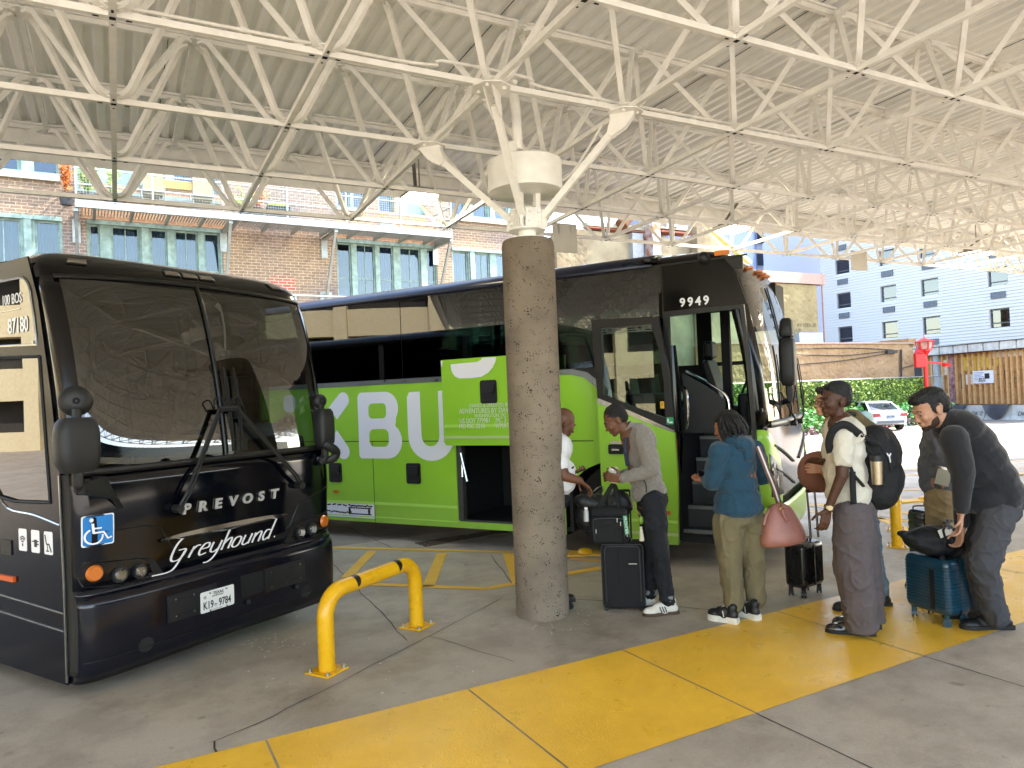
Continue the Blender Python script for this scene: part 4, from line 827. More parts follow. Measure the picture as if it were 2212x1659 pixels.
# ---------------------------------------------------------------- DARK COACH (left)
th_ = .530; u_ = Vector((math.cos(th_), math.sin(th_), 0)); F2 = Vector((math.sin(th_), -math.cos(th_), 0))
O2 = Vector((-.319, 5.515, 0))
ght = thing('dark_coach', 'glossy black coach facing the yellow hoop with its windscreen full of roof reflections', 'bus', O2)
b = Bus(O2, F2, 2.21, [(.1, .15), (.2, .19), (.45, .205), (.60, .20), (.66, .18), (.70, .15), (.9, .155), (1.2, .17), (1.46, .16), (1.8, .12), (2.2, .05), (2.6, -.055), (2.80, -.14), (2.87, -.20), (2.93, -.28), (2.98, -.40), (3.01, -.6), (3.02, -.8), (3.03, -1.1)], ght, corner=.2, n=6)
b.zr = 2.96
GH = b
g2 = glass('windscreen_dark', (.22, .27, .24), 1.95); g3 = glass('side_glass_dark', (.10, .12, .11), 2.0)
ndk = mat('deep_navy', '#04060d', .07, spec=.5, var=.08, vs=2); bump_ = mat('bumper_navy', '#070a16', .16, spec=.5, var=.12, vs=3)
SR2 = -11.0; zr2 = 2.96
farw = [(SR2+.5+k*1.75, SR2+2.15+k*1.75, 1.95, 2.82) for k in range(5)]+[(-1.75, -.62, 1.45, 2.75)]
b.shell(SR2, -1.15, zr2, mat('roof_black_gloss', '#0d0e12', .2, spec=.4, var=.1, vs=2), inner, inner, floor=1.1, farwins=farw)
for h in farw: mb = MB(); b.bx(mb, h[0], h[1], 2.19, 2.20, h[2], h[3]); mb.build('window', farg, ght)
b.cap(blk, 2.75, -1.15)
# windscreen in two halves with black surround and centre bar
zt = lambda q: -.07*abs(q)**3
b.front('screen_surround', blk, -1, -.925, 1.44, 2.80, nq=8, nz=12, ztop=lambda q: -.05*q*q); b.front('screen_surround', blk, .935, 1, 1.44, 2.80, nq=8, nz=12, ztop=lambda q: -.05*q*q)
b.front('windscreen', g2, -.93, .0, 1.47, 2.80, nq=40, nz=30, th=0, ztop=lambda q: -.05*q*q, label='near half of the split windscreen'); b.front('windscreen', g2, .0, .94, 1.47, 2.80, nq=40, nz=30, th=0, ztop=lambda q: -.05*q*q, label='far half of the split windscreen')
b.front('centre_bar', trimb, -.012, .012, 1.44, 2.80, off=.012, nq=2, nz=10)
b.front('sill_trim', trimb, -.95, .95, 1.43, 1.475, off=.012, nq=26, nz=2); b.front('header_seal', trimb, -.95, .95, 2.785, 2.81, off=.008, nq=26, nz=2, zbot=lambda q: -.05*q*q, ztop=lambda q: -.05*q*q)
# front mask
b.front('front_mask', ndk, -1, 1, .70, 1.445, nq=36, nz=8)
# raised centre panel outline and chrome blade
def fpoly(name, m, pts, off=.016, th=.004, par=None, holes=(), label=None):
    vs, fs = fill2d([pts]+list(holes), th); mb = MB(); mb.add([b.fr(p[0], p[1], off+p[2]) for p in vs], fs); return mb.build(name, m, par or ght, label=label)
cx_ = 1.105
def dens(pts, k=8):
    out = []
    for p, q in zip(pts, pts[1:]+pts[:1]):
        for i in range(k): out.append((p[0]+(q[0]-p[0])*i/k, p[1]+(q[1]-p[1])*i/k))
    return out
cz = .925
mb = MB(); R = []
for k in range(25):
    v = cx_-.565+1.13*k/24; q = abs((v-cx_)/.565); h = .022*(1-q**3)+.004; R.append([b.fr(v, cz-.022+.012*q, .014), b.fr(v, cz+.002, .034), b.fr(v, cz+h+.006, .014)])
mb.grid(R); mb.build('chrome_blade', chrome, ght, smooth=True)
mb = MB()
for pts in ([(.16, 1.06), (.50, 1.055), (.62, 1.02), (.74, .84), (.82, .80)], [(2.44, 1.10), (2.28, 1.06), (2.12, 1.02), (2.02, .98), (1.93, .84), (1.86, .80)]):
    mb.tube([b.fr(p[0]*.885, p[1], .006) for p in dens(pts, 5)[:-5]], .006, n=5)
mb.build('panel_crease', trimb, ght)
# lettering
ws_ = 0
pv = .145
for k, ch in enumerate('PREVOST'): 
    vf = text2d(ch, .10, .012, align='CENTER', bold=.004, sx=1.15, shear=.12); b.onfront('chrome_letter', mat('letter_chrome', '#cfcfcc', .32, .55), vf, cx_-.365+k*.132, 1.085, off=.012)
scr = mat('script_white', '#dcdcdc', .5)
def stroke(pts, w=.020, k=6):
    P = smoothpath([(x, y, 0) for x, y in pts], k); n = len(P); L_, R_ = [], []
    for i, p in enumerate(P):
        t = (P[min(i+1, n-1)]-P[max(i-1, 0)]); t.normalize(); nx, ny = -t.y, t.x; ww = w*(.55+.45*abs(t.y)) ; L_.append((p.x+nx*ww/2, p.y+ny*ww/2)); R_.append((p.x-nx*ww/2, p.y-ny*ww/2))
    return L_, R_
# slanted script drawn stroke by stroke: x in letter units, sheared
def sh_(pts, x0): return [((x0+x)+.42*y, y) for x, y in pts]
glyph = {'G': [[(.13, .20), (.06, .215), (.0, .15), (-.005, .04), (.02, .0), (.07, .01), (.085, .08), (.03, .085)], [(.085, .08), (.06, -.05), (.02, -.085), (-.09, -.085)]],
         'r': [[(.01, .09), (0, 0)], [(0, .05), (.03, .09), (.06, .088)]], 'e': [[(0, .05), (.055, .055), (.05, .09), (.015, .09), (-.005, .04), (.01, 0), (.055, .008)]],
         'y': [[(0, .09), (0, .02), (.03, 0), (.06, .02)], [(.068, .09), (.055, -.03), (.02, -.075), (-.02, -.078)]], 'h': [[(.0, .19), (0, 0)], [(0, .05), (.03, .09), (.055, .085), (.055, 0)]],
         'o': [[(.03, .09), (0, .075), (-.005, .02), (.02, 0), (.05, .015), (.055, .07), (.03, .09)]], 'u': [[(0, .09), (-.003, .02), (.02, 0), (.05, .015)], [(.058, .09), (.052, 0)]],
         'n': [[(0, .09), (0, 0)], [(0, .05), (.03, .09), (.055, .08), (.055, 0)]], 'd': [[(.05, .085), (.01, .09), (-.005, .04), (.015, 0), (.05, .02)], [(.06, .20), (.055, 0)]]}
x0 = 0; v0_, z0_ = .615, .765
mb = MB(); wid = {'G': .135, 'r': .075, 'e': .085, 'y': .095, 'h': .085, 'o': .085, 'u': .09, 'n': .09, 'd': .09}
for ch in 'Greyhound':
    for st_ in glyph[ch]:
        L_, R_ = stroke(sh_(st_, x0), .017); 
        mb.grid([[b.fr(v0_+x*1.08, z0_+y*.80, .012) for x, y in L_], [b.fr(v0_+x*1.08, z0_+y*.80, .012) for x, y in R_]])
    x0 += wid[ch]
mb.prism([(0, 0), (.012, 0), (.012, .012), (0, .012)], b.fr(v0_+x0*1.08+.02, z0_, .011), b.L, (0, 0, 1), .002)
mb.build('script_lettering', scr, ght)
# disabled badge
bd = mat('badge_blue', '#1f78be', .4)
bx0, bx1, bz0, bz1 = .035, .225, .975, 1.175
o = fpoly('access_badge', lwhite, dens(rrect(bx0, bz0, bx1, bz1, .012, 2), 2), .010, .002, label='blue and white wheelchair badge'); fpoly('badge_field', bd, dens(rrect(bx0+.008, bz0+.008, bx1-.008, bz1-.008, .01, 2), 2), .0125, .001, par=o)
def bpt(x, y): return (bx0+(bx1-bx0)*x, bz0+(bz1-bz0)*y)
mb = MB()
def bst(pts, w): 
    L_, R_ = [], []; P = [Vector((*bpt(*p), 0)) for p in pts]; n = len(P)
    for i, p in enumerate(P): t = (P[min(i+1, n-1)]-P[max(i-1, 0)]).normalized(); L_.append(b.fr(p.x-t.y*w/2, p.y+t.x*w/2, .019)); R_.append(b.fr(p.x+t.y*w/2, p.y-t.x*w/2, .019))
    mb.grid([L_, R_])
bst([(.30, .74), (.33, .42)], .015); bst([(.31, .57), (.58, .57)], .010); bst([(.32, .43), (.64, .43), (.78, .20), (.90, .24)], .012); bst([(.34+.27*math.cos(a), .32+.24*math.sin(a)) for a in np.linspace(math.radians(115), math.radians(370), 16)], .011)
c_ = bpt(.27, .85); mb.cyl(b.fr(*c_, .013), b.fr(*c_, .019), .013, n=14); mb.build('badge_figure', lwhite, o)
# headlamp clusters
lensm = glass('lamp_lens', (.85, .87, .88), 1.6)
for sg in (-1, 1):
    V = lambda d: cx_+sg*d
    out = [(V(1.07), .725), (V(1.09), .79), (V(1.06), .88), (V(.95), .865), (V(.66), .835), (V(.61), .815), (V(.54), .70), (V(.62), .69), (V(.90), .685)]
    o = fpoly('headlamp', trimb, dens(out, 5), .006, .006, label=('near' if sg < 0 else 'far')+' headlamp cluster')
    for d, z, r, m_ in ((1.0, .800, .054, amber), (.845, .758, .045, lensm), (.71, .752, .042, lensm)):
        v = V(d); mb = MB(); c0, c1 = b.fr(v, z, .012), b.fr(v, z, .03); ax = (b.fr(v, z, .1)-b.fr(v, z, 0)).normalized(); nrm = (b.fr(v+.02, z)-b.fr(v-.02, z)).cross(Vector((0, 0, 1))).normalized(); nrm = nrm if nrm.dot(b.F) > 0 else -nrm
        if m_ is amber: mb.cyl(c0, c0+nrm*.02, r, r*.8, n=20); mb.build('indicator', amberd, o, smooth=40)
        else:
            mb.cyl(c0-nrm*.02, c0+nrm*.012, r*1.25, r*1.15, n=24); mb.build('lamp_ring', blkm, o, smooth=40); mb = MB(); mb.cyl(c0+nrm*.0125, c0+nrm*.016, r*.92, n=20); mb.build('reflector', mat('lamp_silver', '#9c9a92', .25, .9, var=.4, vs=60), o); mb = MB(); mb.ball(c0+nrm*.018, (r*.9, r*.9, r*.9), 14); 
            mb = MB(); mb.cyl(c0+nrm*.018, c0+nrm*.030, r*.92, r*.6, n=20); mb.build('lens', lensm, o, smooth=40)
# bumper
b.front('bumper', bump_, -1, 1, .13, .66, nq=36, nz=8, off=.0, zbot=lambda q: -.02*abs(q)); b.front('bumper_top', bump_, -1, 1, .66, .70, nq=36, nz=3)
b.front('bumper_crease', ndk, -.98, .98, .245, .25, off=.006, nq=30, nz=1)
pad = mat('bumper_pad', '#0d0e12', .5, var=.1)
for v0, v1 in ((.55, .95), (1.38, 1.80)):
    o = fpoly('bumper_pad', pad, dens([(v0, .36), (v1, .36), (v1, .545), (v0, .545)], 5), .006, .012)
    mb = MB(); [mb.cyl(b.fr(v, z, .018), b.fr(v, z, .024), .007, n=6) for v in (v0+.06, (v0+v1)/2, v1-.06) for z in (.395, .51)]; mb.build('screw', silvd, o)
    mb = MB(); [mb.grid([[b.fr(v, z-.004, .0195) for v in np.linspace(v0+.04, v1-.04, 6)], [b.fr(v, z+.004, .0195) for v in np.linspace(v0+.04, v1-.04, 6)]]) for z in (.40, .505)]; mb.build('slot', rubber, o)
fpoly('bumper_recess', pad, dens([(1.16, .375), (1.40, .375), (1.40, .54), (1.16, .54)], 5), .003, .006)
for v in (.40, 1.82): fpoly('fog_recess', rubber, [(v+.055*math.cos(a), .26+.05*math.sin(a)) for a in np.linspace(0, 2*PI, 21)[:-1]], .004, .003)
# number plate
pz0, pz1, pv0, pv1 = .355, .505, .80, 1.085
GSPF = None
o = fpoly('number_plate', mat('plate_white', '#dcdcd8', .45), dens(rrect(pv0, pz0, pv1, pz1, .012, 3), 2), .022, .003); ink = mat('plate_ink', '#17171a', .5)
def ptx(s_, v, z, size, sx=1.0, bold=0, al='CENTER'): b.onfront('plate_text', ink, text2d(s_, size, .001, align=al, bold=bold, sx=sx), v, z, off=.0265, par=o)
ptx('TEXAS', (pv0+pv1)/2+.005, pz1-.035, .030, 1.0, .0006); ptx('APPORTIONED', (pv0+pv1)/2, pz1-.05, .015, .95); ptx('K19', pv0+.062, pz0+.024, .078, .68, .0012); ptx('9784', pv1-.083, pz0+.024, .078, .68, .0012); ptx('The Lone Star State', (pv0+pv1)/2-.02, pz0+.006, .013, 1.0); ptx('*', pv0+.035, pz1-.07, .06); ptx('*', (pv0+pv1)/2-.02, pz0+.012, .05, 1, .002)
mb = MB(); [mb.cyl(b.fr(v, z, .026), b.fr(v, z, .034), .006, n=6) for v in (pv0+.075, pv1-.07) for z in (pz0+.008, pz1-.016)]; mb.build('screw', silvd, o)
# tow eyes
for v in (1.22, 1.7): mb = MB(); mb.ball(b.fr(v, .33, .02), (.02, .03, .02), 8); mb.build('tow_eye', blkm, ght)
# side (door side) visible at the left
sskin = [(SR2, .17), (-.0, .10), (.0, .70), (-.01, 1.4), (-.10, 2.0), (-.22, 2.6), (-.34, 2.90), (SR2, 2.90)]
dw = [(-.22, 2.22), (-.17, 1.62), (-.14, 1.26), (-.60, 1.25), (-1.05, 1.30), (-1.05, 2.26)]
uw = [(-1.6, 2.36), (-.24, 2.30), (-.27, 2.50)]+arc(-.45, 2.62, .15, 0, 90, 6)+[(-1.6, 2.79)]
b.poly('side_skin', navy, sskin, v=0.0, th=.012, holes=[dw, uw])
b.poly('door_window', g3, dw, v=.004, th=.005); b.poly('upper_window', g3, uw, v=-.006, th=.005)
def ring(pts, w, name, m, v=-.013):
    mb = MB(); P = dens(pts, 3); mb.tube([b.P(p[0], v, p[1]) for p in P+P[:1]], w, n=5); return mb.build(name, m, ght)
ring(uw, .010, 'window_trim', silvd); ring(dw, .011, 'door_seal', rubber)
b.front('edge_seal', rubber, -1, -.995, .16, 1.44, off=.002, nq=2, nz=8)
mb = MB(); [mb.tube([b.P(0, -.014, .12), b.P(.0, -.014, .72), b.P(-.02, -.014, 1.44)], .008, n=5)]; mb.build('front_seam', silvd, ght)
mb = MB(); mb.tube([b.P(-1.6, -.013, .62), b.P(-.02, -.013, .555)], .006, n=4); mb.tube([b.P(-1.6, -.013, .50), b.P(-.02, -.013, .44)], .006, n=4); mb.build('skirt_line', silvd, ght)
pts = [b.P(-.03, -.013, 1.12), b.P(-.35, -.013, 1.17), b.P(-.7, -.013, 1.20)]; mb = MB(); mb.tube(smoothpath(pts+[b.P(-.9, -.013, 1.35)], 4), .008, n=5); mb.build('door_line', silvd, ght)
mb = MB(); vs, fs = text2d('87180', .145, .002, align='RIGHT', bold=.002, sx=.75); mb.add([b.P(-.345+p[0], -.014-p[2], 2.40+p[1]) for p in vs], fs); mb.build('fleet_number', lwhite, ght)
mb = MB(); vs, fs = text2d('100 BOS', .10, .002, align='RIGHT', sx=.75); mb.add([b.P(-.42+p[0], -.014-p[2], 2.60+p[1]) for p in vs], fs); mb.build('destination', lwhite, ght)
mb = MB(); b.bx(mb, -1.3, -.45, -.013, -.0145, 2.555, 2.562); mb.build('underline', silvd, ght)
def icon(s0, kind):
    w_, z0 = .105, .92; mb = MB(); vs, fs = fill2d([rrect(s0, z0, s0+w_, z0+.15, .012, 3)], .002); mb.add([b.P(p[0], -.012-p[2], p[1]) for p in vs], fs); o = mb.build('amenity_sticker', lwhite, ght)
    mb = MB()
    def strip_(pts, w): 
        P = [Vector((s0+w_*x, z0+.15*y, 0)) for x, y in pts]; L_, R_ = [], []
        for i, p in enumerate(P): t = (P[min(i+1, len(P)-1)]-P[max(i-1, 0)]).normalized(); L_.append(b.P(p.x-t.y*w/2, -.0155, p.y+t.x*w/2)); R_.append(b.P(p.x+t.y*w/2, -.0155, p.y-t.x*w/2))
        mb.grid([L_, R_])
    if kind == 0:
        for r in (.16, .30, .42): strip_([(.5+r*math.cos(a), .32+r*.8*math.sin(a)) for a in np.linspace(math.radians(40), math.radians(140), 8)], .009)
        strip_([(.42, .28), (.58, .28)], .018)
    elif kind == 1: strip_([(.1, .5), (.4, .5)], .008); strip_([(.38, .42), (.72, .42)], .05); strip_([(.7, .38), (.92, .38)], .008); strip_([(.7, .52), (.92, .52)], .008)
    else: strip_([(.15, .85), (.3, .45), (.6, .45), (.85, .12)], .014); strip_([(.4, .42), (.4, .15)], .010); strip_([(.25, .15), (.6, .15)], .008)
    mb.build('pictogram', trimb, o)
for k in range(3): icon(-.56+k*.165, k)
mb = MB(); b.bx(mb, -.92, -.62, -.012, -.03, .70, .735); mb.build('side_marker', mat('orange_reflector', '#d05a18', .4), ght)
mb = MB(); b.bx(mb, -.80, -.66, -.012, -.02, .88, .98); mb.build('latch', blkm, ght)
mb = MB(); b.bx(mb, -.30, -.28, -.02, -.012, 2.30, 2.33); mb.build('marker', silvd, ght)
# clearance lamps in the front cap, roof antenna
cl = mat('clearance_lens', '#6e6458', .3, coat=.5)
for q in (-.80, -.14, .0, .14, .80):
    mb = MB(); P_ = b.front('clearance_lamp', cl, q-.055, q+.055, 2.868, 2.90, off=.012, nq=4, nz=2); 
    b.front('clearance_bezel', trimb, q-.062, q+.062, 2.860, 2.907, off=.006, nq=4, nz=2, par=P_)
mb = MB(); c_ = b.P(-1.2, .75, zr2+.05); mb.cyl(c_, c_+Vector((0, 0, .055)), .085, .07, n=20); mb.build('roof_dome', mat('dome_cream', '#c9bfae', .5), ght, smooth=40)
# door-side mirror and far mirror
mv, mz = b.FV(166, 961, .36)
mirror(b, .36, mv, mz, [b.P(.36, mv, mz-.24), b.P(.30, mv+.03, mz-.28), b.P(.20, .16, mz-.31)], h=.33, w=.25, d=.15, small=False, nm='wing_mirror')
def spot(px, py, s, r, nm='spot_mirror'):
    v, z = b.FV(px, py, s); mb = MB(); c_ = b.P(s, v, z); ax = (b.F*.8-b.L*.35).normalized(); e1 = ax.orthogonal().normalized(); e2 = ax.cross(e1); R = []
    for x, rr in ((-.0, .02), (.0, .45*r), (.02, .86*r), (.045, r), (.06, r*.95)): R.append([c_-ax*x+(e1*math.cos(a)+e2*math.sin(a))*rr for a in np.linspace(0, 2*PI, 25)[:-1]])
    mb.grid(R, close=True); mb.add(R[-1], [tuple(range(24))]); mb.tube([c_-Vector((0, 0, r*.5)), c_-Vector((0, 0, r+.07))], .035, n=8, flat=.5); mb.ball(c_+ax*.012, .012, 6); mb.build(nm, blkm, ght, smooth=40)
spot(165, 866, .34, .095)
mb = MB(); z0 = mz-.24; pts = [b.fr(.10, z0+.02, -.02), b.fr(.10, z0+.02, .10), b.P(.36, mv+.0, z0+.0), b.P(.36, mv, z0-.06), b.fr(.20, z0-.14, .05), b.fr(.26, z0-.22, .0)]
mb.add([p for p in pts]+[p+b.L*.04 for p in pts], [(0, 1, 2, 3, 4, 5), (11, 10, 9, 8, 7, 6)]+[(k, 6+k, 6+(k+1) % 6, (k+1) % 6) for k in range(6)]); mb.build('mirror_bracket', blkm, ght)
fv, fz = b.FV(700, 925, .20)
mirror(b, .20, fv, fz, [b.P(.20, fv, fz-.25), b.P(.18, fv-.05, fz-.30)], h=.34, w=.17, d=.14, small=False, nm='wing_mirror')
spot(694, 866, .18, .065)
mb = MB(); A_, B_ = b.FV(690, 962, .2), b.FV(722, 975, .24); mb.tube(smoothpath([b.fr(2.16, A_[1]+.02, .0), b.P(.26, A_[0]+.02, A_[1]), b.P(.26, B_[0], B_[1]), b.P(.22, B_[0]-.02, B_[1]-.07), b.P(.1, A_[0], A_[1]-.12)], 4), .04, n=10, flat=.9); mb.build('mirror_arm', blkm, ght, smooth=True)
# wipers
V_ = lambda px, py, s=.18: b.FV(px, py, s)
def wip(piv, hub, b0, b1):
    p, h_, c0, c1 = V_(*piv), V_(*hub), V_(*b0, .1), V_(*b1, .0); wiper(b, p[0], h_[0], p[1], h_[1], (c0, c1))
wip((378, 1098), (474, 884), (487, 975), (465, 795)); wip((642, 1048), (512, 882), (505, 972), (487, 795))
H1, H2 = V_(474, 884), V_(512, 882); mb = MB(); mb.tube([b.fr(*H1, .07), b.fr(*H2, .07)], .022, n=6)
for c_ in (H1, H2): mb.tube(smoothpath([b.fr(c_[0]-.03, c_[1], .05), b.fr(c_[0]-.04, c_[1]+.07, .07), b.fr(c_[0]+.02, c_[1]+.09, .07), b.fr(c_[0]+.05, c_[1]+.02, .07)], 4), .006, n=5)
mb.build('washer_hose', rubber, ght)
# cab inside
yr = mat('rail_yellow', '#c99a2a', .35, coat=.4)
mb = MB(); mb.tube(smoothpath([b.P(-.45, .40, 1.44), b.P(-.30, .55, 1.50), b.P(-.20, .80, 1.575), b.P(-.18, 1.10, 1.61), b.P(-.20, 1.16, 1.55), b.P(-.22, 1.17, 1.49)], 5), .022, n=10); mb.build('handrail', yr, ght, smooth=True)
dashm = mat('dash_dark', '#30383a', .6, var=.08); mb = MB(); R = []
for s, z in ((-.02, 1.40), (-.06, 1.58), (-.30, 1.70), (-.55, 1.70), (-.62, 1.55), (-.66, 1.1)): R.append([b.P(s-.10*abs((v-1.75)/.5)**2, v, z-.05*abs((v-1.75)/.5)) for v in np.linspace(1.20, 2.14, 10)])
mb.grid(R); o = mb.build('dashboard', dashm, ght, smooth=True); mb = MB(); b.bx(mb, -.40, -.28, 1.75, 1.90, 1.70, 1.712); mb.build('dash_vent', rubber, o)
mb = MB(); b.bx(mb, -.35, -.05, .2, 1.3, 1.05, 1.44); b.bx(mb, -.6, -.02, .1, 2.2, .6, 1.1); mb.build('toe_board', inner, ght)
mb = MB(); c_ = b.P(-.72, 1.72, 1.72); e1 = b.L; e2 = (b.F*.75+Vector((0, 0, .65))).normalized(); mb.tube([c_+(e1*math.cos(a)+e2*math.sin(a))*.23 for a in np.linspace(0, 2*PI, 25)], .017, n=6); mb.tube([c_-e1*.2, c_+e1*.2], .02, n=6); mb.cyl(c_, c_+b.F*.1-Vector((0, 0, .2)), .04, n=8); mb.build('steering_wheel', blkm, ght)
mb = MB(); b.bx(mb, -1.5, -1.0, 1.7, 2.15, 1.2, 1.4); b.bx(mb, -1.55, -1.42, 1.7, 2.15, 1.4, 2.15); b.bx(mb, -1.54, -1.44, 1.8, 2.05, 2.18, 2.42); mb.build('driver_seat', blkm, ght, bevel=.04)
mb = MB(); pts = smoothpath([b.P(-.72, 1.55, 1.7), b.P(-.70, 1.52, 1.92), b.P(-.80, 1.62, 2.0), b.P(-1.2, 1.7, 2.0), b.P(-1.3, 1.7, 1.7)], 4); mb.tube(pts, .045, n=10); mb.build('cab_guard', blkm, ght, smooth=True)
seats(b, -9.5, -2.2, 1.1, MATS['seat_black'], step=.88)
paper = mat('crumpled_paper', '#c4c2ba', .8, var=.1)
rnd = random.Random(8); mb = MB(); c_ = b.P(-.12, 1.98, 1.66)
for k in range(7): mb.ball(c_+Vector((rnd.gauss(0, .03), rnd.gauss(0, .03), rnd.gauss(.02, .03))), (.05, .04, .05), 6)
o = mb.build('paper_bag', paper, None); o.modifiers.new('r', 'REMESH').voxel_size = .012; tag(o, 'crumpled white paper bag lying on the far end of the dark coach dashboard', 'paper bag')
mb = MB(); mb.box(b.P(.02, 1.32, 1.53), (.19, .02, .09), Matrix.Rotation(th_, 3, 'Z')); o = mb.build('paper_card', paper, None); tag(o, 'pale card propped behind the dark coach windscreen near its centre bar', 'card')
b.wheel(-2.2, .2); b.wheel(-2.2, 2.0, out=1); mb = MB(); b.bx(mb, SR2, -.2, .2, 2.1, .35, 1.05); mb.build('underbody', inner, ght)
mb = MB(); b.bx(mb, -.62, -.45, .3, 2.0, 2.66, 2.86); mb.build('destination_box', inner, ght)
# ================================================================ YELLOW HOOPS, PLATES
p1 = lambda x, y: (1201+.16667*x, 846.7+.16667*y)
p2 = lambda x, y: (1503.4+.16667*x, 864+.16667*y)
p3 = lambda x, y: (1710.7+.16667*x, 812.2+.16667*y)
p4 = lambda x, y: (1926.7+.1771*x, 812.2+.1771*y)
p5 = lambda x, y: (639.4+.1979*x, 1157.8+.1979*y)
p6 = lambda x, y: (1192.3+.23436*x, 1157.8+.23436*y)
p7 = lambda x, y: (1684.8+.23826*x, 1071.4+.23826*y)
hoopy = paint_mat('hoop_yellow', '#e8b010', wear=.12, gloss=.15, pe=.03); boltm = mat('bolt_zinc', '#b9b4a6', .35, .9, var=.15, vs=40)
def hoop(name, A, B, h, label, r=.057, parent_group='yellow steel hoops'):
    t = thing(name, label, 'barrier', (A+B)/2, group=parent_group); d = (B-A).normalized(); up = Vector((0, 0, 1)); R_ = .17
    pts = [A+up*.01, A+up*(h-R_)*.5, A+up*(h-R_)]+[A+d*(R_-R_*math.cos(a))+up*(h-R_+R_*math.sin(a)) for a in np.linspace(.2, PI/2, 7)]
    pts2 = [B+up*.01, B+up*(h-R_)*.5, B+up*(h-R_)]+[B-d*(R_-R_*math.cos(a))+up*(h-R_+R_*math.sin(a)) for a in np.linspace(.2, PI/2, 7)]
    mb = MB(); mb.tube(pts+pts2[::-1], r, n=28, cap=False); mb.build('tube', hoopy, t, smooth=True)
    a0 = math.atan2(d.y, d.x)
    for P_ in (A, B):
        mb = MB(); mb.box(P_+Vector((0, 0, .007)), (.21, .21, .012), Matrix.Rotation(a0, 3, 'Z')); o = mb.build('base_plate', hoopy, t, bevel=.002)
        for sx in (-1, 1):
            for sy in (-1, 1):
                c_ = P_+Matrix.Rotation(a0, 3, 'Z') @ Vector((sx*.08, sy*.08, 0)); mb = MB(); mb.cyl(c_+up*.012, c_+up*.016, .018, n=16); mb.cyl(c_+up*.016, c_+up*.028, .013, n=6); mb.cyl(c_+up*.028, c_+up*.036, .007, n=8); mb.build('bolt', boltm, o)
    return t, d
hA, hB = G(*p5(340, 1478)), G(*p5(1320, 985)); dB_ = (hB-CP).dot(_fw); zt_h = DP(*p5(1230, 275), dB_*1.0).z
h1, hd = hoop('yellow_hoop', hA, hB, zt_h, 'yellow steel hoop barrier with two black marks standing in front of the dark coach')
bkp = mat('black_mark', '#141414', .35)
for f_ in (.17+.12, (hB-hA).length-.17-.09):
    c_ = hA+hd*f_+Vector((0, 0, zt_h)); side_ = hd.cross(Vector((0, 0, 1))); R = []
    for k in range(13):
        a = math.radians(-30+k*15-95); n_ = side_*math.cos(a+PI/2)*1+Vector((0, 0, 1))*-math.sin(a-PI/2+PI)
        a2 = math.radians(-20+k*12.5); n_ = side_*math.cos(a2)+Vector((0, 0, 1))*math.sin(a2); wv = .052*math.sin(PI*k/12)**.6+.004
        R.append([c_+n_*.0582-hd*wv*.35, c_+n_*.0582+hd*wv*.65])
    mb = MB(); mb.grid(R); mb.build('black_mark', bkp, h1, smooth=True)
hC = G(1938, 1181); hD = G(1935, 1146)
dv = (hD-hC).normalized(); hoop('yellow_hoop', hC, hC+dv*1.0, .62, 'yellow steel hoop barrier seen end on behind the black backpack')
def plate_thing(A, w_, dpt, dome, label, ang):
    t = thing('floor_plate', label, 'floor plate', A, ang, group='yellow floor plates'); R = Matrix.Rotation(ang, 3, 'Z')
    mb = MB(); mb.box(A+Vector((0, 0, .012)), (w_, dpt, .02), R); mb.build('plate', Yline, t, bevel=.003)
    mb = MB(); c_ = A+R @ Vector((dome, 0, .02)); rows_ = [[c_+Vector((r*math.cos(a), r*math.sin(a), z)) for a in np.linspace(0, 2*PI, 17)[:-1]] for r, z in ((.09, 0), (.085, .02), (.06, .04), (.02, .05))]; mb.grid(rows_, close=True); mb.add(rows_[-1], [tuple(range(16))]); mb.build('dome', hoopy, t, smooth=True)
    mb = MB(); [mb.cyl(A+R @ Vector((sx*(w_/2-.04), sy*(dpt/2-.04), .02)), A+R @ Vector((sx*(w_/2-.04), sy*(dpt/2-.04), .04)), .012, n=6) for sx in (-1, 1) for sy in (-1, 1)]; mb.build('bolt', boltm, t)
plate_thing(G(1268, 1197), .50, .26, -.02, 'pale yellow floor plate with a dome under the green coach front wheel', -.5)
plate_thing(G(1985, 1082), .80, .22, .10, 'long pale yellow floor plate with a dome behind the man in the grey hoodie', -.3)
# litter flecks on the floor
rnd = random.Random(11); mb = MB()
for cx_2, cy_2, sx, sy, n_ in ((600, 1385, 45, 10, 45), (1180, 1358, 25, 8, 25), (1215, 1290, 20, 20, 25), (1320, 1265, 90, 45, 35), (640, 1400, 120, 60, 25), (1260, 1330, 40, 15, 25), (900, 1470, 200, 60, 12), (1720, 1240, 40, 30, 15)):
    for _ in range(n_):
        P_ = G(rnd.gauss(cx_2, sx), max(1180, rnd.gauss(cy_2, sy)), .005); s = rnd.uniform(.004, .012); mb.add([P_+Vector((math.cos(a)*s, math.sin(a)*s*rnd.uniform(.5, 1), 0)) for a in (0, 1.6, 3.1, 4.7)], [(0, 1, 2, 3)])
o = mb.build('litter_flecks', mat('fleck_white', '#d9d6cc', .7)); tag(o, 'tiny white flecks scattered on the concrete', 'litter', kind='stuff')
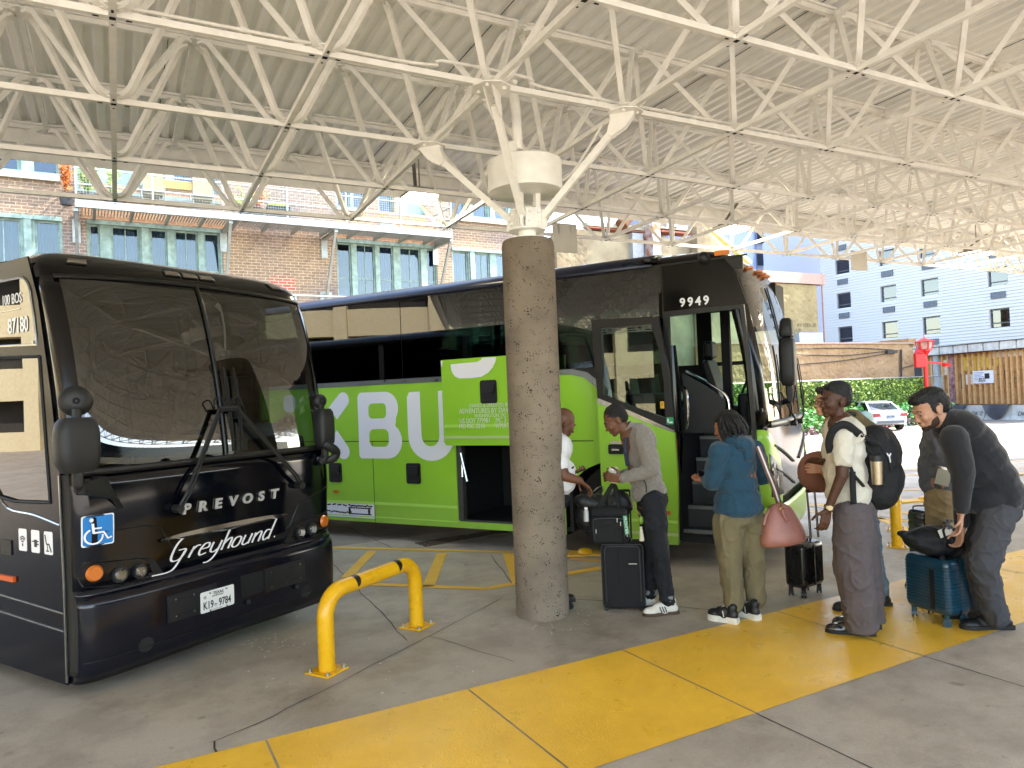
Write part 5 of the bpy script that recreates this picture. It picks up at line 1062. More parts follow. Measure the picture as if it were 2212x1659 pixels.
# ================================================================ PEOPLE
def blobmesh(segs, balls, voxel, smooth=3, wr=0.0, wf=7.0, extra=None, zf=.75):
    """organic surface from tapered capsules and ellipsoids, voxel joined and smoothed"""
    mb = MB()
    for p0, r0, p1, r1 in segs:
        p0, p1 = Vector(p0), Vector(p1)
        if (p1-p0).length > 1e-4:
            n = max(2, int((p1-p0).length/.05)); mb.tube([p0.lerp(p1, k/n) for k in range(n+1)], 1, n=16, rs=[r0+(r1-r0)*k/n for k in range(n+1)])
        mb.ball(p0, r0, 14); mb.ball(p1, r1, 14)
    for bl in balls:
        c, r = bl[0], bl[1]; R = bl[2] if len(bl) > 2 else None; mb.ball(c, r, 18, R)
    if extra: extra(mb)
    me = bpy.data.meshes.new('t'); me.from_pydata(mb.v, [], mb.f); me.update(); ob = bpy.data.objects.new('t', me); COL.objects.link(ob)
    m = ob.modifiers.new('r', 'REMESH'); m.mode = 'VOXEL'; m.voxel_size = voxel
    if smooth: q = ob.modifiers.new('s', 'SMOOTH'); q.factor = .5; q.iterations = smooth
    dg = bpy.context.evaluated_depsgraph_get(); out = bpy.data.meshes.new_from_object(ob.evaluated_get(dg)); bpy.data.objects.remove(ob); bpy.data.meshes.remove(me)
    if wr:
        nv = len(out.vertices); co = np.empty(nv*3); out.vertices.foreach_get('co', co); no = np.empty(nv*3); out.vertices.foreach_get('normal', no); co = co.reshape(-1, 3); no = no.reshape(-1, 3)
        for i in range(nv):
            x, y, z = co[i]; q = noise.noise((x*3, y*3, z*2)); v = noise.noise((x*wf, y*wf, z*wf*zf)); w_ = 1-abs(noise.noise((x*wf*.9+q, y*wf*.9+5, z*wf*zf*1.1+q*2)))*3.2
            w2 = 1-abs(noise.noise((x*wf*2.1+z*5, y*wf*2.1+z*3, z*wf*1.3+9)))*3.5; co[i] += no[i]*wr*(v*.6+max(0, w_)**2*1.0+max(0, w2)**3*.55-.4)
        out.vertices.foreach_set('co', co.ravel()); out.update()
    return out
def setmesh(name, me, m, parent, label=None, loc=True):
    iv = PM[root_of(parent).name].inverted(); me.transform(iv); me.materials.clear(); me.materials.append(m); me.polygons.foreach_set('use_smooth', [True]*len(me.polygons)); me.name = name
    o = bpy.data.objects.new(name, me); COL.objects.link(o); o.parent = parent
    if label: o['label'] = label
    return o
def basis(yaw, pitch=0, roll=0):
    """x forward, y left, z up; yaw from world +X"""
    return Matrix.Rotation(yaw, 3, 'Z') @ Matrix.Rotation(pitch, 3, 'Y') @ Matrix.Rotation(roll, 3, 'X')
def headballs(C_, R, s=1.0, neck=None, jaw=1.0, skin_nose=1.0):
    f = lambda x, y, z: C_+R @ Vector((x*s, y*s, z*s)); E = lambda c, r: (f(*c), [k*s for k in r], R)
    b_ = [E((-.012, 0, .028), (.098, .075, .092)), E((.035, 0, -.015), (.062, .064, .085)), E((.040, 0, -.072), (.048, .050*jaw, .034)), E((.072, 0, -.096), (.022, .022, .018)),
          E((.086, 0, .022), (.014, .048, .013)), E((.070, .038, -.025), (.022, .020, .022)), E((.070, -.038, -.025), (.022, .020, .022)),
          E((.100, 0, -.030), (.020*skin_nose, .017, .013)), E((.094, 0, -.008), (.013, .010, .028)), E((.094, .014, -.036), (.010, .008, .008)), E((.094, -.014, -.036), (.010, .008, .008)),
          E((.092, 0, -.060), (.011, .023, .008)), E((.089, 0, -.071), (.011, .021, .008)), E((-.005, .076, -.012), (.018, .009, .031)), E((-.005, -.076, -.012), (.018, .009, .031))]
    return b_
def hand(W, d, n, L=.175, curl=.5, side=1, spread=.16, r=.0088):
    """wrist W, pointing direction d, palm normal n (palm side); returns segs"""
    d = Vector(d).normalized(); n = Vector(n); n = (n-d*n.dot(d)).normalized(); t = d.cross(n)*side; sg = []
    pw = .038; pl_ = L*.50
    for k, (o_, ln) in enumerate(((-.75, .80), (-.25, .95), (.27, 1.0), (.75, .93))):
        base = W+d*pl_+t*(o_*pw); sg.append((W+t*(o_*pw*.7)+d*.01, .014, base, .0125)); p = base; a = curl*.45; dd = (d+t*o_*spread).normalized(); seg = L*.52*ln
        for j, fr in enumerate((.45, .32, .23)):
            v = dd*math.cos(a)+n*math.sin(a); q = p+v*seg*fr; sg.append((p, r*(1-.08*j), q, r*(1-.08*(j+1)))); p = q; a += curl*(.95+.25*j)
    b0 = W+d*.025-t*(-.0)-t*pw*-.0; b0 = W+d*.02+t*pw*.75; v1 = (d*.55+t*.75+n*.35).normalized(); q = b0+v1*.045; sg.append((b0, .015, q, .0115)); v2 = (d*.85+t*.25+n*.5).normalized(); q2 = q+v2*.032; sg.append((q, .0105, q2, .0095)); q3 = q2+(d*.8+n*.6).normalized()*.024; sg.append((q2, .0095, q3, .0082))
    return sg
def shoe(name, heel, toe, m_up, m_sole, par, L=None, h=.055, sole=.028, wd=.047, hi=False, stripes=None, label=None, zoff=0):
    heel, toe = Vector(heel), Vector(toe); heel.z = toe.z = zoff; d = (toe-heel).normalized(); L = L or (toe-heel).length; lf = Vector((0, 0, 1)).cross(d); P_ = lambda x, y, z: heel+d*(x*L)+lf*y+Vector((0, 0, z))
    ol = [(0.0, .028), (.03, .034), (.15, .037), (.35, .034), (.55, .042), (.72, .050), (.86, .046), (.95, .033), (1.0, .012)]
    pts = [(x, wd/.047*y) for x, y in ol]+[(x, -wd/.047*y*.9) for x, y in reversed(ol)]
    mb = MB(); rows_ = [[P_(x+(.0 if z else 0), y*s_, z) for x, y in pts] for z, s_ in ((.002, .96), (sole*.5, 1.02), (sole, 1.0))]; mb.grid(rows_, close=True); mb.add(rows_[0], [tuple(range(len(pts)-1, -1, -1))]); mb.add(rows_[-1], [tuple(range(len(pts)))])
    R = Matrix((d, lf, Vector((0, 0, 1)))).transposed()
    me = blobmesh([(P_(.20, 0, sole+.03), .038, P_(.17, 0, sole+h+(.05 if hi else .02)), .037)], [(P_(.20, 0, sole+.015), (L*.20, wd*.82, .05), R), (P_(.48, 0, sole+.012), (L*.30, wd*.9, .045+h*.3), R), (P_(.76, 0, sole+.004), (L*.235, wd*1.0, .040), R), (P_(.35, 0, sole+.03), (L*.22, wd*.66, h*.95), R)], .006, 3)
    # flatten anything under the sole line
    for v in me.vertices:
        if v.co.z < zoff+sole*.6: v.co.z = zoff+sole*.6
    o = setmesh(name, me, m_up, par, label); s2 = mb.build('sole', m_sole, o, smooth=50)
    mb = MB()
    for k in range(5): a = P_(.42+.055*k, -.016, sole+.075-.0075*k); b2 = P_(.42+.055*k+.02, .016, sole+.075-.0075*k); mb.tube([a, b2], .0032, n=5); mb.tube([P_(.42+.055*k, .016, sole+.076-.0075*k), P_(.44+.055*k, -.016, sole+.076-.0075*k)], .0032, n=5)
    mb.build('laces', stripes[1] if stripes else m_sole, o)
    if stripes:
        for sd_ in (-1, 1):
            mb = MB()
            for k in range(stripes[2]):
                x = .36+k*.07; mb.grid([[P_(x+.0+.05*t_, sd_*(wd*(.98-.18*t_)+.002), sole+.002+.045*t_) for t_ in (0, .33, .66, 1)], [P_(x+.035+.05*t_, sd_*(wd*(.98-.18*t_)+.002), sole+.002+.045*t_) for t_ in (0, .33, .66, 1)]])
            mb.build('side_stripes', stripes[0], o)
    return o
def eyes(C_, R, s, par, closed=False, brow=True, browm=None):
    f = lambda x, y, z: C_+R @ Vector((x*s, y*s, z*s)); wm = mat('eye_white', '#7d756d', .4); im = mat('eye_dark', '#120c08', .2); 
    for sy in (-1, 1):
        if not closed:
            mb = MB(); mb.ball(f(.083, sy*.031, -.002), (.0055*s, .0115*s, .0048*s), 10, R); e_ = mb.build('eye', wm, par, smooth=True); mb = MB(); mb.ball(f(.0868, sy*.031, -.002), (.004*s, .0062*s, .005*s), 10, R); mb.build('iris', im, e_, smooth=True)
        mb = MB(); mb.tube([f(.092, sy*.014, .022), f(.094, sy*.030, .028), f(.082, sy*.050, .020)], .0036*s, n=6); mb.build('eyebrow', browm or im, par, smooth=True)
def person(label, base): return thing('person', label, 'person', base)
skinD = mat('skin_deep', '#4c3021', .5, var=.10, vs=12, bump=.08, bs=160, spec=.35); skinB = mat('skin_brown', '#63412e', .5, var=.10, vs=12, bump=.08, bs=160, spec=.35); skinM = mat('skin_mid', '#a06c50', .5, var=.08, vs=12, bump=.08, bs=160, spec=.35); skinL = mat('skin_light', '#b98a70', .5, var=.08, vs=12, bump=.08, bs=160, spec=.35)
lipm = mat('lips', '#5c3028', .45); hairb = mat('hair_black', '#0c0a09', .65, var=.3, vs=40, bump=.8, bs=90)
denimD = mat('denim_dark', '#080b13', .85, var=.25, vs=10, bump=.3, bs=220); fleece = mat('fleece_grey', '#7a746c', .95, var=.10, vs=60, bump=.6, bs=180, sheen=.3)
tealc = mat('teal_jersey', '#183f54', .9, var=.08, vs=8, bump=.25, bs=200, sheen=.15); khaki = mat('olive_khaki', '#6b6248', .9, var=.08, vs=9, bump=.3, bs=220); tee = mat('cream_tee', '#cdc6b6', .9, var=.04, vs=8, bump=.2, bs=200)
greyp = mat('grey_wool', '#564d4e', .92, var=.07, vs=30, bump=.3, bs=200); suitm = mat('charcoal_suit', '#16161a', .85, var=.12, vs=20, bump=.25, bs=240, sheen=.2); suitp = mat('grey_trouser', '#404044', .9, var=.08, vs=20, bump=.25, bs=240)
hood = mat('grey_hoodie', '#6a6b70', .92, var=.08, vs=14, bump=.3, bs=200); chino = mat('khaki_chino', '#9c8763', .9, var=.06, vs=9, bump=.2, bs=200); whitet = mat('white_tee', '#d8d8d8', .9, var=.04, bump=.2, bs=150)
shoeW = mat('shoe_white', '#c9c4b8', .5, var=.1, vs=12); shoeK = mat('shoe_black', '#101012', .5, var=.1); soleK = mat('sole_black', '#19191b', .7); soleW = mat('sole_white', '#cfcbc0', .6, var=.08, vs=20); soleB = mat('sole_gum', '#4a3628', .7); oliv = mat('olive_canvas', '#6e5f3f', .9, var=.1, bump=.3, bs=150)
def hair_cap(C_, R, s, par, m, balls, voxel=.006, wr=.004, wf=45, smooth=1):
    E = lambda c, r: (C_+R @ Vector([k*s for k in c]), [k*s for k in r], R)
    me = blobmesh([], [E(c, r) for c, r in balls], voxel, smooth, wr, wf); return setmesh('hair', me, m, par)
CL = [0, 0, 0]
def JJ(f, d0):
    return lambda x, y, dd=0.0: DP(*f(x, y), d0+dd)
LFT = math.pi+YAW*-1  # heading of image-left in world: -CR
yawL = math.atan2(-CR.y, -CR.x)       # facing image left
# ---- man in the grey fleece
B_ = G(*p6(1050, 700)); d0 = (B_-CP).dot(_fw)
j = JJ(p1, d0); t = person('man in a grey fleece jacket and dark jeans looking down with a paper cup', Vector((B_.x, B_.y, 0)))
hc = j(775, 360, .03); R = basis(yawL, .55); nk = j(900, 490, .03)
shN, shF = j(1120, 560, -.13), j(1060, 560, .22); elN = j(1240, 1010, -.22); elF = j(1080, 1020, .30); wrN = j(850, 1130, -.16); wrF = j(800, 1090, .10)
pel = j(1230, 1370, .05); che = j(1090, 800, .04); hpN, hpF = j(1260, 1420, -.09), j(1210, 1400, .12)
j5 = JJ(k5, d0); knN, knF = j5(695, 1080, -.12), j5(650, 1070, .10); anN, anF = j5(745, 1390, -.06), j5(640, 1340, .14)
anN.z = .12; anF.z = .12
sk = [(hc, .05, nk, .056), (nk, .056, j(980, 560, .04), .07), (j(980, 560, .04), .10, che, .12), (che, .13, pel, .13), (shN, .05, elN, .042), (elN, .04, wrN, .027), (shF, .05, elF, .042), (elF, .04, wrF, .027), (shN, .06, shF, .06), (hpN, .08, knN, .05), (knN, .05, anN, .035), (hpF, .08, knF, .05), (knF, .05, anF, .035)]
dl = -CR
sk += hand(wrN, dl*1+Vector((0, 0, .15)), _fw*1.0+Vector((0, 0, .3)), .16, .75, -1)+hand(wrF, dl*1-Vector((0, 0, .05)), -_fw*1.0, .16, .8, 1)
me = blobmesh(sk, headballs(hc, R, 1.02), .0055, 2); setmesh('body', me, skinB, t)
eyes(hc, R, 1.02, t); hair_cap(hc, R, 1.02, t, mat('hair_short', '#0f0c0b', .8, var=.3, vs=90, bump=.8, bs=200), [((-.020, 0, .040), (.096, .078, .088)), ((-.05, 0, .01), (.062, .074, .075))], wr=.0015)
E1 = lambda c, r, pitch=.35: (c, r, basis(yawL, pitch))
me = blobmesh([(shN, .075, elN, .062), (elN, .060, wrN-(wrN-elN).normalized()*.02, .042), (shF, .072, elF, .06), (elF, .058, wrF-(wrF-elF).normalized()*.02, .04)],
  [E1(j(1100, 620, .04), (.125, .21, .14)), E1(j(1120, 850, .05), (.135, .19, .19)), E1(j(1150, 1080, .05), (.14, .185, .17)), E1(j(1200, 1280, .05), (.15, .185, .12), .30)]
  +[(j(1010, 500, .04), (.07, .085, .07), basis(yawL, .6))], .009, 9, .0076, 9); setmesh('jacket', me, fleece, t)
me = blobmesh([(j(1000, 480, .04), .070, j(925, 500, .04), .069)], [], .007, 1)
mb = MB(); ax = (j(905, 470, .04)-j(1000, 540, .04)).normalized(); e1 = ax.cross(_fw).normalized(); e2 = ax.cross(e1); c0 = j(1005, 535, .04)
R2 = [[c0+ax*h_+(e1*math.cos(a)*1.0+e2*math.sin(a))*r_ for a in np.linspace(0, 2*PI, 25)[:-1]] for h_, r_ in ((-.03, .085), (.03, .072), (.075, .070), (.085, .068))]; mb.grid(R2, close=True); o = mb.build('collar', fleece, t, smooth=True); q = o.modifiers.new('s', 'SOLIDIFY'); q.thickness = .008
mb = MB(); mb.tube(smoothpath([j(1135, 1140, -.155), j(1165, 1200, -.155), j(1172, 1300, -.150)], 4), .006, n=6); mb.build('pocket_zip', blkm, t)
mb = MB(); mb.tube(smoothpath([j(905, 600, -.05), j(900, 760, -.085), j(925, 950, -.06)], 4), .016, n=8); mb.build('plaid_shirt', mat('plaid_dark', '#262c3c', .8, var=.5, vs=40), t)
me = blobmesh([(hpN, .105, knN, .078), (knN, .074, anN, .062), (hpF, .105, knF, .078), (knF, .074, anF, .06)], [E1(j(1245, 1390, .02), (.135, .165, .09), .1)], .009, 9, .0102, 9); setmesh('jeans', me, denimD, t)
mb = MB(); [mb.cyl(a-Vector((0, 0, .045)), a+Vector((0, 0, .0)), .060, .064, n=20) for a in (anN+Vector((0, 0, .04)), anF+Vector((0, 0, .04)))]; mb.build('jean_cuff', mat('cuff_grey', '#7d7f80', .9, var=.1), t, smooth=40)
hN = G(*p6(1165, 712)); tN = G(*p6(868, 738)); shoe('trainer', hN, tN, shoeW, soleB, t, wd=.047, stripes=(shoeK, shoeW, 3), L=.30)
hF = anF.copy(); shoe('trainer', anF-dl*.04, anF+dl*.24, shoeW, soleB, t, stripes=(shoeK, shoeW, 3), L=.28)
# cup in his hands (a thing he holds)
cpos = j(750, 1090, -.02)
tcup = thing('paper_cup', 'white lidded paper coffee cup in the hands of the man in the grey fleece', 'cup', cpos-Vector((0, 0, .05)))
mb = MB(); mb.cyl(cpos-Vector((0, 0, .055)), cpos+Vector((0, 0, .05)), .028, .039, n=24); mb.build('cup', mat('cup_white', '#d9d4c8', .5), tcup, smooth=40)
mb = MB(); mb.cyl(cpos+Vector((0, 0, .051)), cpos+Vector((0, 0, .060)), .043, n=24); mb.cyl(cpos+Vector((0, 0, .060)), cpos+Vector((0, 0, .072)), .038, .034, n=24); mb.build('lid', mat('lid_white', '#e4e2dc', .35), tcup, smooth=40)
# ---- bald driver behind the column
d1 = d0+.25; j = JJ(p1, d1); B_ = DP(1196, 1250, d1); t = person('bald man in a white t-shirt half hidden by the column, reaching to a bag', Vector((B_.x, B_.y, 0)))
yR = yawL+PI+.35; hc = j(95, 400); R = basis(yR, .5); nk = j(20, 520)
shN, shF = j(-10, 700, -.12), j(-20, 660, .2); elN = j(110, 1090, -.2); wrN = j(310, 1150, -.18); elF = j(60, 1060, .15); wrF = j(190, 1030, -.02)
pel = DP(1196, 1075, d1); che = DP(1190, 980, d1)
hpN, hpF = DP(1190, 1090, d1-.09), DP(1192, 1090, d1+.1); knN, knF = DP(1186, 1185, d1-.1), DP(1190, 1185, d1+.1); anN, anF = DP(1184, 1280, d1-.1), DP(1190, 1270, d1+.1); anN.z = anF.z = .1
sk = [(hc, .05, nk, .058), (nk, .06, j(-40, 620), .08), (j(-40, 620), .1, che, .13), (che, .13, pel, .14), (shN, .055, elN, .046), (elN, .045, wrN, .032), (shF, .055, elF, .046), (elF, .045, wrF, .03), (hpN, .09, knN, .06), (knN, .06, anN, .04), (hpF, .09, knF, .06), (knF, .06, anF, .04)]
sk += hand(wrN, j(470, 1290, -.14)-wrN, Vector((0, 0, -1)), .18, .45, 1)+hand(wrF, j(260, 1030, -.06)-wrF, Vector((0, 0, -1))*-1, .16, .6, 1)
me = blobmesh(sk, headballs(hc, R, 1.05), .0055, 2); setmesh('body', me, skinB, t); eyes(hc, R, 1.05, t)
hair_cap(hc, R, 1.05, t, hairb, [((.070, 0, -.098), (.026, .028, .022))], wr=.001)
E2 = lambda c, r: (c, r, basis(yR, .2))
me = blobmesh([(shN, .075, shN.lerp(elN, .65), .068), (shF, .075, shF.lerp(elF, .65), .068)], [E2(j(-10, 720), (.14, .2, .14)), E2(che, (.155, .2, .2)), E2(DP(1205, 1030, d1), (.16, .2, .18))], .009, 9, .0068, 8); setmesh('tshirt', me, whitet, t)
me = blobmesh([(hpN, .11, knN, .08), (knN, .08, anN, .07), (hpF, .11, knF, .08), (knF, .08, anF, .07)], [E2(pel, (.14, .17, .1))], .009, 9, .0085, 8); setmesh('trousers', me, denimD, t)
for a in (anN, anF): shoe('shoe', a-R @ Vector((.06, 0, 0)), a+R @ Vector((.2, 0, 0)), shoeK, soleK, t, L=.28)
ph = j(275, 1030, -.07); tph = thing('phone', 'dark phone in the hand of the bald man by the column', 'phone', ph); mb = MB(); mb.box(ph, (.15, .075, .009), basis(yawL+PI, -.3, .2)); mb.build('case', mat('phone_glass', '#15151a', .15), tph, bevel=.003)
# ---- woman in teal
B_ = G(*p6(1700, 790)); d0 = (B_-CP).dot(_fw)+.05; j = JJ(p2, d0); t = person('woman in a teal fleece hoodie and olive trousers with short locs, seen from behind', Vector((B_.x, B_.y, 0)))
yW = yawL-.55; R = basis(yW, .30); hc = j(400, 340, .0); nk = j(500, 470, .02)
shL, shR = j(300, 660, -.10), j(760, 640, .06); elL = j(210, 1070, -.02); wrL = j(130, 1040, .16); elR = j(860, 1000, .18); wrR = j(600, 1050, .34)
che = j(540, 800, .02); pel = j(560, 1400, .03); hpL, hpR = j(430, 1590, -.02), j(700, 1590, .05)
j5 = JJ(k5, d0); knL, knR = j5(1155, 1140, -.03), j5(1300, 1130, .05); anL, anR = j5(1180, 1460, -.03), j5(1325, 1430, .08); anL.z = anR.z = .13
sk = [(hc, .05, nk, .05), (nk, .05, j(530, 560, .02), .07), (j(530, 560, .02), .1, che, .13), (che, .13, pel, .15), (shL, .05, elL, .045), (elL, .04, wrL, .026), (shR, .05, elR, .045), (elR, .04, wrR, .026), (hpL, .1, knL, .06), (knL, .06, anL, .04), (hpR, .1, knR, .06), (knR, .06, anR, .04)]
sk += hand(wrL, R @ Vector((.8, -.5, .2)), _fw*-.2+Vector((0, 0, 1)), .155, .5, 1)
me = blobmesh(sk, headballs(hc, R, .97), .0055, 2); setmesh('body', me, skinM, t); eyes(hc, R, .97, t)
hair_cap(hc, R, .97, t, hairb, [((-.025, 0, .040), (.102, .088, .092)), ((-.06, 0, -.02), (.075, .088, .085)), ((.035, 0, .075), (.05, .06, .035))], wr=.005, wf=30)
rnd = random.Random(4); mb = MB()
for k in range(95):
    a = rnd.uniform(math.radians(60), math.radians(300)); el_ = rnd.uniform(-.3, 1.3); c0 = Vector((-.02+.095*math.cos(a)*math.cos(el_), .088*math.sin(a)*math.cos(el_), .04+.085*math.sin(el_)))
    out_ = Vector((math.cos(a), math.sin(a), 0)); ln = rnd.uniform(.09, .13); pts = [c0, c0+out_*.022+Vector((0, 0, -.03)), c0+out_*.036+Vector((0, 0, -.35*ln-.03)), c0+out_*.030+Vector((rnd.gauss(0, .006), rnd.gauss(0, .006), -.8*ln-.02)), c0+out_*.02+Vector((rnd.gauss(0, .01), rnd.gauss(0, .01), -ln-.03))]
    pts = [Vector((p.x, p.y, max(p.z, -.105+rnd.uniform(-.015, .015)))) for p in pts]; mb.tube([hc+R @ (p*.97) for p in smoothpath(pts, 3)], .0075, n=6)
mb.build('locs', hairb, t, smooth=True)
E3 = lambda c, r, p=.05: (c, r, basis(yW, p))
me = blobmesh([(shL, .082, elL, .070), (elL, .066, wrL, .045), (shR, .080, elR, .068), (elR, .062, wrR, .055), (wrR, .05, j(520, 1080, .30), .05)], [E3(j(540, 640, .02), (.12, .19, .13)), E3(j(530, 850, .02), (.145, .205, .17)), E3(j(530, 1080, .03), (.16, .195, .15)), E3(j(545, 1300, .03), (.18, .195, .14)), E3(j(550, 1400, .03), (.195, .215, .085))], .009, 9, .0085, 8); setmesh('hoodie', me, tealc, t)
me = blobmesh([], [(j(610, 570, -.07), (.09, .125, .07), basis(yW, -.2)), (j(680, 700, -.095), (.05, .08, .075), basis(yW, -.2)), (j(500, 520, -.02), (.10, .12, .05), basis(yW, .2))], .009, 9, .0068, 9); setmesh('hood', me, tealc, t)
me = blobmesh([(hpL, .125, knL, .098), (knL, .095, anL+Vector((0, 0, .0)), .078), (hpR, .125, knR, .094), (knR, .092, anR, .076)], [E3(j(560, 1540, .02), (.145, .185, .08))], .009, 9, .0110, 8); setmesh('trousers', me, khaki, t)
mb = MB(); c_ = j5(1110, 1000, -.11); vs, fs = fill2d([rrect(-.06, -.09, .06, .09, .01)], .004); mb.add([c_-CR*v[0]*-1+Vector((0, 0, 1))*v[1]-_fw*(v[2]+.0) for v in vs], fs)
blkc = shoeK
hL = G(*p6(1720, 815)); tL = G(*p6(1480, 770)); shoe('platform_shoe', hL, tL, shoeK, soleW, t, sole=.05, stripes=(shoeW, shoeW, 1), L=.255); hR = G(*p6(1915, 785)); shoe('platform_shoe', hR, hR+(tL-hL).normalized()*.2+_fw*.12, shoeK, soleW, t, sole=.05, stripes=(shoeW, shoeW, 1), L=.255)
ph = j(125, 970, .10); tph = thing('phone', 'dark phone held up by the woman in teal', 'phone', ph); mb = MB(); mb.box(ph, (.12, .075, .009), basis(yW, -.3, .9)); mb.build('case', MATS['phone_glass'], tph, bevel=.003)
# ---- man in the cream t-shirt
B_ = G(*p7(700, 1265)); d0 = (B_-CP).dot(_fw); j = JJ(p3, d0); t = person('young man in a cream t-shirt and wide grey trousers wearing a black backpack', Vector((B_.x, B_.y, 0)))
yD = yawL+.12; R = basis(yD, .02); hc = j(560, 320, .0); nk = j(600, 520, .0)
shN, shF = j(660, 760, -.17), j(640, 740, .17); elN = j(650, 1290, -.20); wrN = JJ(p7, d0)(430, 130, -.16); elF = j(560, 1260, .2); wrF = j(440, 1130, .10)
che = j(660, 900, .0); pel = JJ(p7, d0)(650, 110, 0); jj = JJ(p7, d0); hpN, hpF = jj(650, 170, -.10), jj(680, 170, .10); knN, knF = jj(670, 650, -.10), jj(770, 640, .12); anN, anF = jj(740, 1150, -.05), jj(830, 1090, .14); anN.z = anF.z = .12
sk = [(hc, .05, nk, .052), (nk, .055, j(650, 640), .07), (j(650, 640), .1, che, .12), (che, .12, pel, .12), (shN, .055, elN, .042), (elN, .040, wrN, .025), (shF, .055, elF, .042), (elF, .04, wrF, .025), (hpN, .08, knN, .055), (knN, .05, anN, .035), (hpF, .08, knF, .055), (knF, .05, anF, .035)]
sk += hand(wrN, Vector((0, 0, -1))+dl*.25, _fw+dl*.2, .175, .55, -1)+hand(wrF, dl+Vector((0, 0, .25)), -_fw*.5-Vector((0, 0, .8)), .165, .35, 1)
me = blobmesh(sk, headballs(hc, R, 1.04, jaw=1.0), .0055, 2); setmesh('body', me, skinD, t); eyes(hc, R, 1.04, t)
hair_cap(hc, R, 1.04, t, hairb, [((-.026, 0, .056), (.100, .080, .086)), ((-.062, 0, .018), (.058, .072, .070)), ((.026, 0, .094), (.044, .054, .026))], wr=.003, wf=90)
E4 = lambda c, r, p=.0: (c, r, basis(yD, p))
me = blobmesh([(shN, .078, shN.lerp(elN, .60), .068), (shF, .078, shF.lerp(elF, .6), .066)], [E4(j(670, 740), (.12, .21, .13)), E4(j(670, 960), (.135, .185, .2)), E4(j(690, 1250), (.14, .18, .2)), E4(j(730, 1520), (.15, .18, .16))], .009, 9, .0076, 8); setmesh('tshirt', me, tee, t)
me = blobmesh([(hpN, .13, knN, .128), (knN, .128, anN-Vector((0, 0, .03)), .112), (hpF, .13, knF, .12), (knF, .12, anF-Vector((0, 0, .03)), .095)], [E4(jj(665, 120), (.135, .17, .11))], .009, 9, .0119, 6); me2 = me
for v in me2.vertices:
    if v.co.z < .05: v.co.z = .05
setmesh('trousers', me, greyp, t)
patent = mat('patent_grey', '#26262b', .2, coat=.8)
hN = G(*p7(875, 1270)); tN = G(*p7(460, 1235)); shoe('trainer', hN, tN, patent, soleK, t, L=.34, wd=.05); hF = G(*p7(925, 1205)); shoe('trainer', hF, hF+(tN-hN).normalized()*.34, patent, soleK, t, L=.34, wd=.05)
gold = mat('watch_steel', '#b9a98a', .25, .9); wv = (elN-wrN).normalized(); mb = MB(); mb.cyl(wrN+wv*.015, wrN+wv*.035, .033, n=20); c_ = wrN+wv*.025-_fw*.034-CR*.006; mb.cyl(c_, c_-_fw*.008-CR*.002, .018, n=20); mb.build('watch', gold, t)
# backpack he wears
tb = thing('backpack', 'large black backpack with a steel tumbler in its side pocket', 'backpack', j(1080, 1200)); bpk = mat('backpack_black', '#0e0e10', .8, var=.15, vs=20, bump=.3, bs=160)
me = blobmesh([], [(j(1010, 900, .0), (.10, .15, .16), basis(yD, -.45)), (j(1110, 1080, .0), (.13, .155, .2), basis(yD, -.35)), (j(1160, 1330, .0), (.155, .15, .2), basis(yD, -.15)), (j(1120, 1500, .0), (.14, .15, .13), basis(yD, .1)), (j(960, 1200, .0), (.08, .14, .22), basis(yD, -.3))], .010, 4, .004, 9); setmesh('bag', me, bpk, tb)
def strap(pts, w_, par, m, nm='strap', up=None, th=.006):
    P_ = smoothpath(pts, 5); mb = MB(); R_ = []
    for i, p in enumerate(P_):
        tt = (P_[min(i+1, len(P_)-1)]-P_[max(i-1, 0)]).normalized(); s_ = tt.cross(up if up is not None else _fw).normalized()*w_/2; R_.append([p-s_, p+s_])
    mb.grid(R_); o = mb.build(nm, m, par, smooth=True); q = o.modifiers.new('s', 'SOLIDIFY'); q.thickness = th; q.offset = 0; return o
strap([j(500, 990, -.17), j(480, 860, -.20), j(525, 720, -.24), j(620, 640, -.25), j(720, 640, -.25), j(830, 720, -.22), j(930, 800, -.17)], .055, tb, bpk)
strap([j(900, 760, -.20), j(1050, 860, -.17), j(1200, 920, -.12)], .03, tb, bpk); strap([j(760, 1180, -.20), j(800, 1280, -.20), j(920, 1420, -.16), j(960, 1500, -.14)], .022, tb, bpk)
strap([j(785, 1240, -.20), j(790, 1450, -.20), j(800, 1660, -.19)], .042, tb, bpk, 'loose_strap')
mb = MB(); mb.tube(smoothpath([j(905, 750, -.235), j(930, 780, -.235), j(945, 765, -.235), j(915, 740, -.235)], 3), .004, n=5); mb.build('clip', chrome, tb); strap([j(935, 1450, -.165), j(955, 1510, -.165), j(968, 1570, -.165)], .010, tb, mat('tag_green', '#b9d0b0', .6), 'tag')
mb = MB(); pts = [j(1230, 1000, -.15), j(1262, 1050, -.155), j(1280, 1000, -.155), j(1262, 1050, -.155), j(1275, 1120, -.155)]
for a, b2 in ((0, 1), (2, 1), (1, 4)): mb.tube([pts[a], pts[b2]], .005, n=5)
mb.build('reflective_mark', lwhite, tb)
mb = MB(); mb.tube([j(1000, 760, -.17), j(1150, 900, -.165), j(1250, 1060, -.16), j(1290, 1250, -.15)], .0035, n=5); mb.tube([j(930, 820, -.16), j(1000, 960, -.17), j(1180, 1140, -.17)], .003, n=5); mb.build('zip', blkm, tb)
